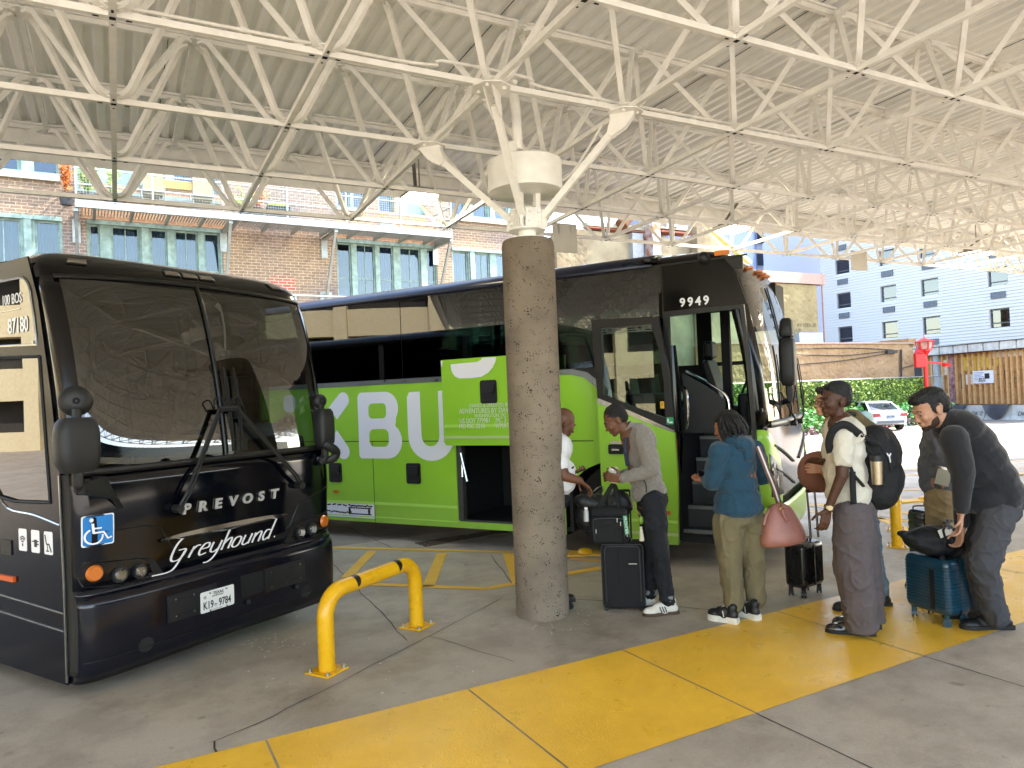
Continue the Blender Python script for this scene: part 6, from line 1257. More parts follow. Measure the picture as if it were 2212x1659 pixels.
def tumbler(c_, h, r, label, up=Vector((0, 0, 1)), grp=None):
    t_ = thing('steel_tumbler', label, 'tumbler', c_, group=grp); mb = MB(); mb.cyl(c_-up*h*.5, c_+up*h*.3, r*.86, r, n=24); mb.build('cup', mat('brushed_steel', '#b5a88f', .3, .9, var=.1, vs=30), t_, smooth=40); mb = MB(); mb.cyl(c_+up*(h*.3), c_+up*(h*.5), r*1.03, r*.98, n=24); mb.build('lid', shoeK, t_, smooth=40); return t_
tumbler(j(1100, 1215, -.22), .20, .040, 'steel tumbler with a black lid in the side pocket of the black backpack')
# ---- person hidden behind him (glasses, olive roll bag)
d2 = d0+.55; jb = JJ(p3, d2); B_ = G(*p7(940, 1000)); t = person('man with glasses in blue jeans mostly hidden behind the young man in the cream t-shirt', Vector((jb(620, 900).x, jb(620, 900).y, 0)))
hc2 = jb(470, 325); nk2 = jb(520, 500); pel2 = DP(*p7(720, 110), d2); che2 = jb(640, 850); ja = JJ(p7, d2); B2 = G(*p7(960, 995))
sk = [(hc2, .05, nk2, .055), (nk2, .055, jb(580, 620), .08), (jb(580, 620), .1, che2, .12), (che2, .12, pel2, .12)]+[(jb(620, 700, s_*.17), .05, jb(560, 1150, s_*.2), .042) for s_ in (-1, 1)]+[(jb(560, 1150, s_*.2), .04, jb(430, 1200, s_*.12), .027) for s_ in (-1, 1)]
an2 = Vector((B2.x, B2.y, .13))+CR*-.03; sk += [(ja(760, 200, .08), .085, ja(840, 620, .08), .055), (ja(840, 620, .08), .05, an2, .036), (ja(720, 200, -.1), .085, ja(740, 620, -.05), .055), (ja(740, 620, -.05), .05, ja(760, 1000, 0.05), .036)]
for s_ in (-1, 1): sk += hand(jb(430, 1200, s_*.12), dl, -_fw*s_, .16, .6, s_)
me = blobmesh(sk, headballs(hc2, basis(yawL+.05, .02), 1.02), .0055, 2); setmesh('body', me, skinL, t); R = basis(yawL+.05, .02); eyes(hc2, R, 1.02, t)
hair_cap(hc2, R, 1.02, t, mat('hair_brown', '#1c1410', .6, var=.3, vs=40, bump=.6, bs=90), [((-.02, 0, .050), (.100, .084, .086)), ((-.05, 0, .01), (.07, .08, .08)), ((.05, 0, .088), (.045, .055, .028))], wr=.004, wf=30)
mb = MB()
for sy in (-1, 1): c_ = hc2+R @ Vector((.112, sy*.034, -.004)); mb.tube([c_+R @ Vector((0, .024*math.cos(a), .017*math.sin(a))) for a in np.linspace(0, 2*PI, 17)], .0028, n=5); mb.tube([hc2+R @ Vector((.108, sy*.058, 0)), hc2+R @ Vector((.0, sy*.082, 0))], .0025, n=5)
mb.tube([hc2+R @ Vector((.114, -.01, 0)), hc2+R @ Vector((.114, .01, 0))], .0025, n=5); mb.build('glasses', blkm, t)
me = blobmesh([(ja(760, 200, .08), .11, ja(840, 620, .08), .085), (ja(840, 620, .08), .082, an2, .068), (ja(720, 200, -.1), .11, ja(740, 620, -.05), .085), (ja(740, 620, -.05), .08, ja(760, 1000, .05), .066)], [(pel2, (.13, .16, .1), R)], .009, 9, .0102, 8); setmesh('jeans', me, mat('denim_pale', '#5d6e78', .9, var=.2, vs=12, bump=.3, bs=200), t)
me = blobmesh([(jb(620, 700, s_*.17), .07, jb(560, 1150, s_*.2), .055) for s_ in (-1, 1)]+[(jb(560, 1150, s_*.2), .055, jb(450, 1195, s_*.13), .04) for s_ in (-1, 1)], [(jb(630, 760), (.12, .2, .14), R), (jb(650, 1000), (.135, .18, .2), R), (jb(690, 1300), (.14, .18, .2), R)], .009, 9, .0085, 8); setmesh('shirt', me, tee, t)
shoe('boot', B2+CR*.045, B2-CR*.22, shoeK, soleK, t, L=.29, hi=True); shoe('boot', Vector((ja(760, 1000, .05).x, ja(760, 1000, .05).y, 0))+CR*.04, Vector((ja(760, 1000, .05).x, ja(760, 1000, .05).y, 0))-CR*.22, shoeK, soleK, t, L=.29, hi=True)
tb2 = thing('travel_backpack', 'grey backpack with an olive roll strapped on top, behind the black backpack', 'backpack', jb(1000, 900))
me = blobmesh([(jb(800, 560, .0), .075, jb(1010, 740, .0), .085)], [(jb(780, 540), (.07, .12, .07), R)], .009, 9, .0034, 9); setmesh('roll', me, oliv, tb2)
me = blobmesh([], [(jb(1120, 900), (.12, .16, .16), basis(yD, -.5)), (jb(1200, 1050), (.11, .16, .2), basis(yD, -.2)), (jb(1180, 1250), (.12, .16, .18), R)], .009, 9, .0051, 9); setmesh('bag', me, mat('bag_taupe', '#3b3636', .85, var=.1, bump=.3, bs=150), tb2)
strap([jb(905, 760, -.09), jb(950, 720, -.10), jb(1010, 690, -.09)], .03, tb2, blkm); strap([jb(720, 520, -.12), jb(760, 490, -.12), jb(830, 500, -.12)], .03, tb2, blkm)
# ---- man in the charcoal jacket bending over
B_ = G(*p7(1960, 1215)); d0 = (B_-CP).dot(_fw); j = JJ(p4, d0); t = person('bearded man in a charcoal jacket and grey trousers bending over his luggage', Vector((B_.x, B_.y, 0)))
yS = yawL+.05; R = basis(yS, .42); hc = j(460, 400, .0); nk = j(600, 530, .0); dl = -CR
shN, shF = j(760, 760, -.20), j(700, 720, .17); elN = j(870, 1180, -.22); wrN = JJ(p7, d0)(1640, 150, -.16); elF = j(850, 1130, .17); wrF = JJ(p7, d0)(1645, 300, .08)
jj = JJ(p7, d0); pel = jj(1950, 150, 0); che = j(900, 850, 0); hpN, hpF = jj(1960, 200, -.11), jj(1900, 200, .11); knN, knF = jj(1850, 620, -.14), jj(1780, 620, .10); anN, anF = jj(1960, 1040, -.08), jj(1790, 1020, .18); anN.z = anF.z = .13
sk = [(hc, .05, nk, .062), (nk, .062, j(720, 640), .08), (j(720, 640), .10, che, .11), (che, .10, pel, .10), (shN, .055, elN, .046), (elN, .044, wrN, .030), (shF, .055, elF, .046), (elF, .044, wrF, .03), (hpN, .1, knN, .065), (knN, .06, anN, .04), (hpF, .1, knF, .065), (knF, .06, anF, .04)]
sk += hand(wrN, jj(1630, 300, -.16)-wrN, dl+_fw*.3, .185, .45, -1)+hand(wrF, Vector((0, 0, -1))+dl*.2, dl, .17, .7, 1)
me = blobmesh(sk, headballs(hc, R, 1.2, jaw=1.06), .0055, 2); setmesh('body', me, skinL, t); eyes(hc, R, 1.2, t, closed=False)
hair_cap(hc, R, 1.2, t, hairb, [((-.024, 0, .048), (.100, .079, .078)), ((-.064, 0, .005), (.058, .072, .070)), ((0, .066, .012), (.030, .012, .040)), ((0, -.066, .012), (.030, .012, .040)), ((.052, 0, .082), (.046, .058, .026)), ((.020, 0, .098), (.066, .060, .024))], wr=.0035, wf=34)
me = blobmesh([], [(hc+R @ Vector((0.0400, 0.0000, -0.0921)), (.064, .068, .040), R), (hc+R @ Vector((0.0844, 0.0000, -0.1110)), (.033, .036, .025), R), (hc+R @ Vector((0.0333, 0.0600, -0.0733)), (.032, .013, .034), R), (hc+R @ Vector((0.0333, -0.0600, -0.0733)), (.032, .013, .034), R), (hc+R @ Vector((0.1143, 0.0000, -0.0599)), (.006, .026, .005), R)], .0055, 1, .0012, 90); setmesh('beard', me, mat('beard_dark', '#3d2a20', .9, var=.3, vs=80), t)
E5 = lambda c, r, p=.75: (c, r, basis(yS, p))
me = blobmesh([(shN, .095, elN, .080), (elN, .078, wrN+(elN-wrN).normalized()*.05, .055), (shF, .09, elF, .075), (elF, .072, wrF+(elF-wrF).normalized()*.05, .052)], [E5(j(800, 640, -.01), (.14, .22, .15)), E5(j(930, 800, 0), (.16, .215, .2)), E5(j(1060, 1000, 0), (.165, .21, .2), .7), E5(j(1180, 1230, 0), (.17, .205, .2), .6), E5(j(1270, 1420, 0), (.17, .2, .17), .45), E5(j(1100, 1480, 0), (.15, .19, .12), .4), E5(j(1400, 1400, 0), (.09, .17, .17), .5), E5(j(960, 1100, 0), (.13, .19, .2), .5)], .009, 12, .0035, 5); setmesh('jacket', me, suitm, t)
me = blobmesh([(hpN, .125, knN, .098), (knN, .095, anN, .082), (hpF, .12, knF, .092), (knF, .092, anF, .078)], [E5(jj(1960, 130), (.14, .175, .11), .3)], .009, 9, .0136, 7); setmesh('trousers', me, suitp, t)
mb = MB(); R2 = []; ax = (nk-j(760, 660)).normalized(); e1 = ax.cross(_fw).normalized(); e2 = ax.cross(e1); c0 = j(700, 600)
mb.grid([[c0+ax*h_+(e1*math.cos(a)+e2*math.sin(a))*r_ for a in np.linspace(0, 2*PI, 25)[:-1]] for h_, r_ in ((-.05, .115), (-.01, .092), (.02, .080))], close=True); o = mb.build('collar', suitm, t, smooth=True); q = o.modifiers.new('s', 'SOLIDIFY'); q.thickness = .01
hN = G(*p7(2115, 1205)); tN = G(*p7(1700, 1205)); shoe('trainer', hN, tN, shoeK, soleK, t, L=.36, wd=.054, sole=.032); hF = G(*p7(1870, 1090)); shoe('trainer', hF, hF-CR*.33, shoeK, soleK, t, L=.33, wd=.052, sole=.032)
wv = (elN-wrN).normalized(); mb = MB(); mb.cyl(wrN+wv*.005, wrN+wv*.03, .037, n=20); c_ = wrN+wv*.018-_fw*.036+CR*.01; mb.cyl(c_, c_-_fw*.01, .02, n=20); mb.build('watch', blkm, t)
# ---- man in the grey hoodie behind him
d3 = d0+.75; j = JJ(p4, d3); B_ = j(620, 1000); t = person('man in a grey hoodie and khaki chinos half hidden behind the bending man', Vector((B_.x, B_.y, 0)))
yH = yawL-.3; R = basis(yH, .1); hc = j(520, 400, .12); nk = j(570, 560, .1); pel = j(620, 1430); che = j(600, 850)
shA, shB = j(520, 700, -.16), j(660, 700, .16); elA, elB = j(610, 1010, -.22), j(700, 1040, .2); wrA, wrB = j(520, 1190, -.20), j(560, 1230, .12)
hpN, hpF = j(600, 1500, -.1), j(690, 1500, .1); knN, knF = DP(2030, 1180, d3-.1), DP(2055, 1180, d3+.1); anN, anF = DP(2040, 1280, d3-.1), DP(2060, 1280, d3+.1); anN.z = anF.z = .12
sk = [(hc, .05, nk, .058), (nk, .058, j(600, 620), .08), (j(600, 620), .1, che, .13), (che, .13, pel, .14), (shA, .055, elA, .045), (elA, .042, wrA, .03), (shB, .055, elB, .045), (elB, .042, wrB, .03), (hpN, .09, knN, .06), (knN, .06, anN, .04), (hpF, .09, knF, .06), (knF, .06, anF, .04)]
sk += hand(wrA, Vector((0, 0, -.7))+CR*.7, _fw, .17, .5, -1)+hand(wrB, dl, -_fw, .17, .6, 1)
me = blobmesh(sk, headballs(hc, R, 1.04), .0055, 2); setmesh('body', me, skinL, t); eyes(hc, R, 1.04, t); hair_cap(hc, R, 1.04, t, hairb, [((-.02, 0, .048), (.104, .086, .088)), ((-.06, 0, .01), (.07, .082, .085))], wr=.004, wf=30)
E6 = lambda c, r: (c, r, basis(yH, 0))
me = blobmesh([(shA, .08, elA, .07), (elA, .068, wrA, .046), (shB, .08, elB, .07), (elB, .068, wrB, .046)], [E6(j(590, 690), (.13, .2, .14)), E6(j(590, 900), (.15, .2, .2)), E6(j(580, 1130), (.16, .2, .2)), E6(j(590, 1330), (.16, .195, .10))], .009, 9, .0102, 7); setmesh('hoodie', me, hood, t)
me = blobmesh([(hpN, .12, knN, .09), (knN, .09, anN, .07), (hpF, .12, knF, .09), (knF, .09, anF, .07)], [E6(j(640, 1450), (.15, .18, .10))], .009, 9, .0102, 7); setmesh('chinos', me, chino, t)
for a in (anN, anF): shoe('shoe', a+CR*.05, a-CR*.22, shoeK, soleK, t, L=.29)
c_ = j(625, 1230, -.27); tt = thing('id_card', 'cream clip badge hanging beside the hand of the man in the grey hoodie', 'badge', c_); mb = MB(); mb.box(c_, (.115, .006, .135), Matrix.Rotation(-YAW, 3, 'Z') @ Matrix.Rotation(.28, 3, 'Y')); mb.build('card', mat('card_cream', '#bdb8a0', .5), tt, bevel=.003); mb = MB(); mb.box(c_+Vector((0, 0, .075))-CR*.02, (.12, .01, .02), Matrix.Rotation(-YAW, 3, 'Z') @ Matrix.Rotation(.28, 3, 'Y')); mb.build('clip', chrome, tt)
# ================================================================ LUGGAGE
cloth = mat('luggage_cloth', '#0c0c0e', .85, var=.2, vs=14, bump=.4, bs=220); shell = mat('ribbed_shell', '#0b0b0d', .28, coat=.5, var=.1, vs=6); tsh = mat('teal_shell', '#123a4c', .32, coat=.4, var=.08, vs=6); castor = mat('castor_black', '#121214', .4)
def castor_(P_, m, par, r=.028, ang=0.0):
    mb = MB(); d = Vector((math.cos(ang), math.sin(ang), 0)); s_ = Vector((-d.y, d.x, 0))
    for k in (-1, 1): mb.cyl(P_+s_*k*.008+Vector((0, 0, r)), P_+s_*k*.020+Vector((0, 0, r)), r, n=20)
    mb.cyl(P_-s_*.02+Vector((0, 0, r)), P_+s_*.02+Vector((0, 0, r)), r*.4, n=10); mb.cyl(P_+Vector((0, 0, r*1.5)), P_+Vector((0, 0, r*2+.03)), .017, .022, n=12); mb.box(P_+Vector((0, 0, r*1.7)), (.034, .03, .03), Matrix.Rotation(ang, 3, 'Z')); mb.build('castor', m, par, smooth=40)
def rbox(C_, sz, R, m, name, par, r=.04, ribs=None, seg=4, horiz=False):
    """hard shell with rounded corners and raised ribs"""
    mb = MB(); w_, d_, h_ = sz; lev = []
    ol = lambda k: rrect(-w_/2+k, -d_/2+k, w_/2-k, d_/2-k, max(.006, r-k*.5), seg)
    zs = [(0, r*.6), (r*.25, r*.25), (r*.6, .05*r), (r, 0)]
    L_ = [(z, k) for z, k in zs]
    if horiz and ribs:
        n_ = ribs
        for i in range(n_):
            z0 = r+(h_-2*r)*i/n_; z1 = r+(h_-2*r)*(i+1)/n_; L_ += [(z0+.15*(z1-z0), 0), (z0+.25*(z1-z0), -.004), (z0+.8*(z1-z0), -.004), (z0+.9*(z1-z0), 0)]
    L_ += [(h_-z, k) for z, k in reversed(zs)]
    rows_ = [[C_+R @ Vector((p[0], p[1], z)) for p in ol(k)] for z, k in L_]; mb.grid(rows_, close=True); n = len(rows_[0]); mb.add(rows_[0], [tuple(range(n-1, -1, -1))]); mb.add(rows_[-1], [tuple(range(n))])
    if ribs and not horiz:
        for sd, (ln, off, ax) in enumerate(((w_, -d_/2, 0), (w_, d_/2, 0), (d_, -w_/2, 1), (d_, w_/2, 1))):
            k = int(ribs*ln/w_)
            for i in range(k):
                u = -ln/2+r*.8+(ln-1.6*r)*(i+.5)/k; c2 = Vector((u, off, 0)) if ax == 0 else Vector((off, u, 0)); mb.tube([C_+R @ (c2+Vector((0, 0, z))) for z in (r*.9, r*1.2, h_-r*1.2, h_-r*.9)], .0065, n=6)
    return mb.build(name, m, par, smooth=45)
# black soft suitcase beside the man in the fleece, carry bags on top
A_, B_ = G(*k5(330, 1472)), G(*k5(612, 1475)); c0 = (A_+B_)/2; dS = (c0-CP).dot(_fw); Rz = Matrix.Rotation(math.atan2((B_-A_).y, (B_-A_).x), 3, 'Z'); wS = (B_-A_).length; hS = DP(*k5(460, 1040), dS).z
ts = thing('soft_suitcase', 'tall black fabric suitcase standing beside the man in the grey fleece', 'suitcase', c0)
c1 = c0+Rz @ Vector((0, .12, .02)); rbox(c1, (wS, .24, hS-.02), Rz, cloth, 'body', ts, .035)
mb = MB(); P_ = lambda x, z, y=-.122: c1+Rz @ Vector((x, y, z)); hh = hS-.02
mb.tube([P_(p[0]*wS*.40, .06+(hh*.86)*p[1]) for p in [(-1, 0), (-1, .93), (-.9, 1), (.9, 1), (1, .93), (1, 0)]], .006, n=5); mb.tube([P_(p[0]*wS*.48, .03+(hh*.94)*p[1], -.115) for p in [(-1, 0), (-1, .95), (-.93, 1), (.93, 1), (1, .95), (1, 0), (-1, 0)]], .005, n=5); mb.build('piping', mat('piping', '#1d1d20', .5), ts)
mb = MB(); mb.box(P_(.0, hh*.55, -.128), (.055, .006, hh*.8), Rz); mb.box(P_(.0, hh*.83, -.133), (.06, .012, .04), Rz); mb.build('strap', cloth, ts); mb = MB(); mb.box(P_(.085, hh*.70, -.126), (.07, .004, .008), Rz); mb.build('badge', silvd, ts)
for sx in (-1, 1): mb = MB(); mb.box(c1+Rz @ Vector((sx*wS*.42, -.08, -.008)), (.03, .05, .025), Rz); mb.build('foot', castor, ts)
mb = MB(); mb.tube(smoothpath([P_(-.07, hh, -.02), P_(-.06, hh+.03, -.02), P_(.06, hh+.03, -.02), P_(.07, hh, -.02)], 4), .010, n=8); mb.tube([P_(-.06, hh, .08), P_(-.06, hh+.42, .08)], .008, n=8); mb.tube([P_(.08, hh, .08), P_(.08, hh+.42, .08)], .008, n=8); mb.tube([P_(-.06, hh+.42, .08), P_(.08, hh+.42, .08)], .012, n=8); mb.build('handle', castor, ts)
jl = JJ(k5, dS-.02)
tl = thing('laptop_bag', 'black cloth briefcase with a green tag resting on the tall black suitcase', 'bag', jl(370, 1010))
me = blobmesh([], [], .01, 0) if 0 else None
Rb = Rz; cb = jl(375, 1005, .10); cb.z = hS+.005; wB = (jl(500, 900)-jl(240, 900)).length; hB_ = (jl(370, 770)-jl(370, 1005)).length
rbox(cb+Rz @ Vector((0, .0, 0)), (wB, .17, hB_), Rz, cloth, 'body', tl, .045)
rbox(cb+Rz @ Vector((-.01, -.10, .02)), (wB*.80, .06, hB_*.72), Rz, cloth, 'front_pocket', tl, .03)
mb = MB(); Q = lambda x, z, y=-.135: cb+Rz @ Vector((x, y, z)); mb.tube(smoothpath([Q(-wB*.36, hB_*.15), Q(-wB*.38, hB_*.6), Q(-wB*.3, hB_*.74), Q(wB*.3, hB_*.74), Q(wB*.38, hB_*.6), Q(wB*.37, hB_*.2)], 4), .0035, n=5); mb.tube([Q(-wB*.3, hB_*.56), Q(wB*.25, hB_*.58)], .003, n=5); mb.build('zip', castor, tl)
mb = MB(); [mb.box(Q(x, z, -.14), (.008, .006, .035), Rz) for x, z in ((-wB*.31, hB_*.40), (wB*.30, hB_*.60), (wB*.22, hB_*.70), (wB*.45, hB_*.3))]; mb.build('zip_pull', silvd, tl)
strap([jl(300, 800, -.03), jl(345, 730, -.03), jl(385, 665, -.02), jl(400, 655, .0)], .04, tl, cloth, 'handle'); strap([jl(435, 800, .02), jl(425, 730, .02), jl(410, 670, .01), jl(395, 655, .0)], .04, tl, cloth, 'handle')
mb = MB(); c_ = (jl(480, 915, -.16)); RR = Rz @ Matrix.Rotation(-.08, 3, 'Y'); mb.box(c_, (.034, .004, .155), RR); tg = mb.build('luggage_tag', mat('tag_bright_green', '#1f7a4a', .45), tl); mb = MB(); vs, fs = text2d('FRONTIER', .030, .001, align='CENTER', bold=.0006, sx=1.02); mb.add([c_+RR @ Vector((v[1]-.010, -.0035, -v[0])) for v in vs], fs); mb.build('tag_text', lwhite, tg); mb = MB(); mb.tube([c_+Vector((0, 0, .075)), c_+Vector((.01, 0, .12))], .003, n=5); mb.build('tag_loop', castor, tg)
tw = thing('water_bottle', 'small clear bottle in the side pocket of the black briefcase', 'bottle', jl(222, 870)); c_ = jl(222, 850, -.02); mb = MB(); mb.cyl(c_-Vector((0, 0, .05)), c_+Vector((0, 0, .03)), .022, n=16); mb.cyl(c_+Vector((0, 0, .03)), c_+Vector((0, 0, .05)), .022, .012, n=16); mb.build('bottle', mat('bottle_clear', '#b5b8b8', .2, .3), tw, smooth=40); mb = MB(); mb.cyl(c_+Vector((0, 0, .05)), c_+Vector((0, 0, .065)), .014, n=12); mb.build('cap', lwhite, tw)
tk = thing('shoulder_bag', 'worn black leather backpack the bald man is opening behind the briefcase', 'bag', jl(240, 900)); leather = mat('worn_leather', '#141415', .5, var=.4, vs=9, bump=.3, bs=60)
me = blobmesh([], [(jl(235, 770, .2), (.13, .07, .07), basis(math.atan2((B_-A_).y, (B_-A_).x), .35)), (jl(230, 860, .22), (.11, .075, .13), Rz), (jl(300, 800, .22), (.11, .08, .12), Rz), (jl(430, 780, .22), (.13, .08, .12), Rz)], .009, 3, .005, 10); setmesh('bag', me, leather, tk)
mb = MB(); mb.tube(smoothpath([jl(270, 695, .1), jl(300, 672, .1), jl(325, 668, .12), jl(330, 700, .12)], 4), .007, n=6); mb.build('handle', silvd, tk)
tch = thing('key_charm', 'green avocado pouch and white tassel hanging on a chain by the dark jeans', 'key charm', jl(578, 880, -.12))
mb = MB(); pts = smoothpath([jl(520, 760, -.12), jl(530, 790, -.14), jl(552, 820, -.15), jl(575, 850, -.15)], 6)
for a in pts[::1]: mb.ball(a, .0055, 6)
mb.build('chain', gold, tch); mb = MB(); mb.ball(jl(578, 883, -.15), (.024, .016, .034), 14); mb.build('pouch', mat('avocado', '#6d8a2a', .45, var=.15, vs=30), tch, smooth=True); mb = MB(); mb.cyl(jl(577, 935, -.15), jl(583, 1015, -.15), .010, .022, n=12); mb.ball(jl(577, 932, -.15), .013, 8); mb.build('tassel', mat('tassel_cream', '#c5bda8', .9, bump=.6, bs=200), tch)
# pink bag on the woman's shoulder
jw = JJ(p2, 5.72); b6_ = lambda x, y: (1641.6+x*.3542, 794.9+y*.3542); jq = JJ(b6_, 5.70)
tp = thing('pink_handbag', 'dusty pink leather duffle bag hanging from the shoulder of the woman in teal', 'handbag', jq(135, 1085)); pinkl = mat('pink_leather', '#a06c62', .45, var=.1, vs=8, bump=.15, bs=90)
R0 = Matrix.Rotation(-YAW, 3, 'Z'); rows_ = []
for yy, xl, xr, dp_ in ((830, 85, 160, .03), (845, 60, 185, .05), (880, 40, 215, .075), (950, 15, 245, .10), (1020, 0, 268, .12), (1062, -3, 276, .125), (1082, 0, 270, .115), (1094, 15, 240, .09)):
    a, c_ = jq(xl, yy-(6 if yy > 1050 else 0)), jq(xr, yy-(34 if yy > 1000 else (15 if yy > 900 else 0))); m_ = (a+c_)/2; e = (c_-a)/2; row = []
    for q in np.linspace(0, 2*PI, 33)[:-1]:
        cc, ss = math.cos(q), math.sin(q); row.append(m_+e*(math.copysign(abs(cc)**.75, cc))+_fw*dp_*math.copysign(abs(ss)**.75, ss))
    rows_.append([p+(p-m_).normalized()*.006*noise.noise(p*22) for p in row])
mb = MB(); mb.grid(rows_, close=True); mb.add(rows_[0], [tuple(range(32))]); mb.add(rows_[-1], [tuple(range(32))]); mb.build('bag', pinkl, tp, smooth=True, subsurf=1)
strap([jw(800, 600, -.12), jw(850, 720, -.16), jw(930, 930, -.16), jw(1010, 1130, -.12), jw(1075, 1330, -.06)], .045, tp, mat('strap_taupe', '#6a4c46', .7), 'strap'); strap([jw(803, 600, -.128), jw(853, 720, -.168), jw(933, 930, -.168), jw(1013, 1130, -.128), jw(1078, 1330, -.068)], .012, tp, lwhite, 'strap_stripe', th=.003)
mb = MB(); c_ = jw(1115, 1425, -.12); mb.tube([c_+R0 @ Vector((math.cos(a)*.017, 0, math.sin(a)*.017)) for a in np.linspace(0, 2*PI, 17)], .0028, n=6); mb.tube([jw(1040, 1335, -.07), jw(1110, 1335, -.07)], .004, n=6); mb.tube([jw(1095, 1350, -.08), jw(1105, 1385, -.11)], .005, n=6); [mb.ball(jq(x, y, -.10), .006, 8) for x, y in ((35, 1078), (128, 1082))]; mb.build('ring', mat('brass', '#b98a3a', .25, .9), tp, smooth=True)
strap([jw(1120, 1420, -.125), jw(1150, 1500, -.130), jw(1190, 1570, -.135)], .024, tp, pinkl, 'leather_tab'); strap([jq(60, 860, -.085), jq(40, 900, -.115), jq(25, 960, -.13)], .02, tp, pinkl, 'handle')
# black ribbed carry-on with a raised handle
A_, B_, C2 = G(*p7(62, 905)), G(*p7(245, 930)), G(*p7(400, 875))
tr = thing('ribbed_suitcase', 'glossy black ribbed carry-on case with its handle raised, behind the woman in teal', 'suitcase', (A_+C2)/2)
dx = (B_-A_); dy = (C2-B_); a_ = math.atan2(dy.y, dy.x); Rr = Matrix.Rotation(a_, 3, 'Z'); cc = (A_+C2)/2+Vector((0, 0, .085)); dR = (B_-CP).dot(_fw); hR_ = DP(*p7(245, 440), dR).z-.085
wR = dy.length+.05; dpR = max(.2, dx.length+.02)
rbox(cc, (wR, dpR, hR_), Rr, shell, 'shell', tr, .04, ribs=16); mb = MB(); mb.box(cc+Rr @ Vector((0, 0, hR_*.5)), (.012, dpR+.012, hR_*.9), Rr); mb.build('frame_seam', castor, tr)
for sx in (-1, 1):
    for sy in (-1, 1): castor_((A_+C2)/2+Rr @ Vector((sx*(wR/2-.04), sy*(dpR/2-.04), 0)), castor, tr, ang=.6)
alu = mat('handle_alu', '#8f9296', .3, .85); ja_ = JJ(p7, dR+.05); mb = MB(); mb.cyl(ja_(280, 385), ja_(262, 150), .011, n=12); mb.cyl(ja_(262, 150), ja_(245, -40), .009, n=12); mb.cyl(ja_(348, 370), ja_(330, 130), .011, n=12); mb.cyl(ja_(330, 130), ja_(312, -50), .009, n=12); mb.build('handle_pole', alu, tr, smooth=40)
mb = MB(); mb.tube([ja_(238, -48), ja_(320, -56)], .018, n=8, flat=1.2); mb.build('grip', castor, tr); mb = MB(); mb.box(cc+Rr @ Vector((0, 0, hR_+.012)), (.12, .03, .02), Rr); mb.tube(smoothpath([p_ for p_ in (cc+Rr @ Vector((-.08, -.02, hR_)), cc+Rr @ Vector((-.07, -.02, hR_+.03)), cc+Rr @ Vector((.07, -.02, hR_+.03)), cc+Rr @ Vector((.08, -.02, hR_)))], 4), .01, n=8); mb.build('top_handle', castor, tr)
# neck pillow held over the handle
jp = JJ(p3, dR-.1); tn = thing('neck_pillow', 'brown u shaped travel pillow held in front of the young man in cream', 'pillow', jp(280, 1250))
pts = [jp(430, 1100, .03), jp(350, 1095, .0), jp(250, 1150, .0), jp(225, 1260, .0), jp(270, 1350, .0), jp(360, 1390, .02), jp(440, 1400, .04)]; P_ = smoothpath(pts, 6); n_ = len(P_)
mb = MB(); mb.tube(P_, 1, n=20, rs=[.055+.045*math.sin(PI*min(1, max(0, i/(n_-1))))**.7 for i in range(n_)]); mb.ball(P_[0], .055, 14); mb.ball(P_[-1], .06, 14); me = bpy.data.meshes.new('x'); me.from_pydata(mb.v, [], mb.f); bpy.data.meshes.remove(me)
me = blobmesh([(P_[i], .058+.038*math.sin(PI*i/(n_-1))**.7, P_[i+1], .058+.038*math.sin(PI*(i+1)/(n_-1))**.7) for i in range(n_-1)], [], .009, 4, .001, 9); setmesh('cushion', me, mat('pillow_brown', '#8b5c49', .85, var=.06, vs=8, bump=.2, bs=120), tn)
mb = MB(); mb.ball(jp(342, 1000, .0), .02, 12); mb.cyl(jp(342, 1015), jp(342, 1060), .008, n=8); mb.build('toggle', mat('toggle_grey', '#4a4648', .5), tn, smooth=True)
tumbler(jp(395, 1235, -.05), .13, .045, 'shiny steel cup held against the brown travel pillow', up=(CR*.75+Vector((0, 0, -.65))).normalized())
# teal case with a duffle on top
A_, B_, C2 = G(*p7(1222, 1090)), G(*p7(1520, 1190)), G(*p7(1710, 1150)); Dv = C2-B_
tt = thing('teal_suitcase', 'teal ribbed hard case on the yellow band in front of the bending man', 'suitcase', (A_+B_)/2)
dx = (B_-A_); a_ = math.atan2(dx.y, dx.x); Rt = Matrix.Rotation(a_, 3, 'Z'); wT = dx.length+.10; dT = .24; nrm = Vector((-dx.y, dx.x, 0)).normalized(); cT = (A_+B_)/2+nrm*(dT/2-.04)+Vector((0, 0, .085)); dTd = (A_-CP).dot(_fw); hT = DP(*p7(1175, 515), dTd).z-.085
rbox(cT, (wT, dT, hT), Rt, tsh, 'shell', tt, .045, ribs=13, horiz=True); mb = MB(); mb.box(cT+Vector((0, 0, hT/2)), (wT+.004, .012, hT*.96), Rt); mb.build('frame_seam', castor, tt)
for sx in (-1, 1):
    for sy in (-1, 1): castor_(Vector((cT.x, cT.y, 0))+Rt @ Vector((sx*(wT/2-.05), sy*(dT/2-.04), 0)), tsh, tt, r=.030, ang=a_+.8*sx)
mb = MB(); mb.box(cT+Rt @ Vector((wT*.18, -dT/2-.006, hT*.45)), (.035, .008, hT*.72), Rt); mb.build('side_band', castor, tt)
dD = (cT-CP).dot(_fw); jd = JJ(p7, dD); tdf = thing('black_duffle', 'soft black duffle bag with a white tag lying on the teal case', 'duffle bag', Vector((cT.x, cT.y, cT.z+hT))); zt_ = cT.z+hT
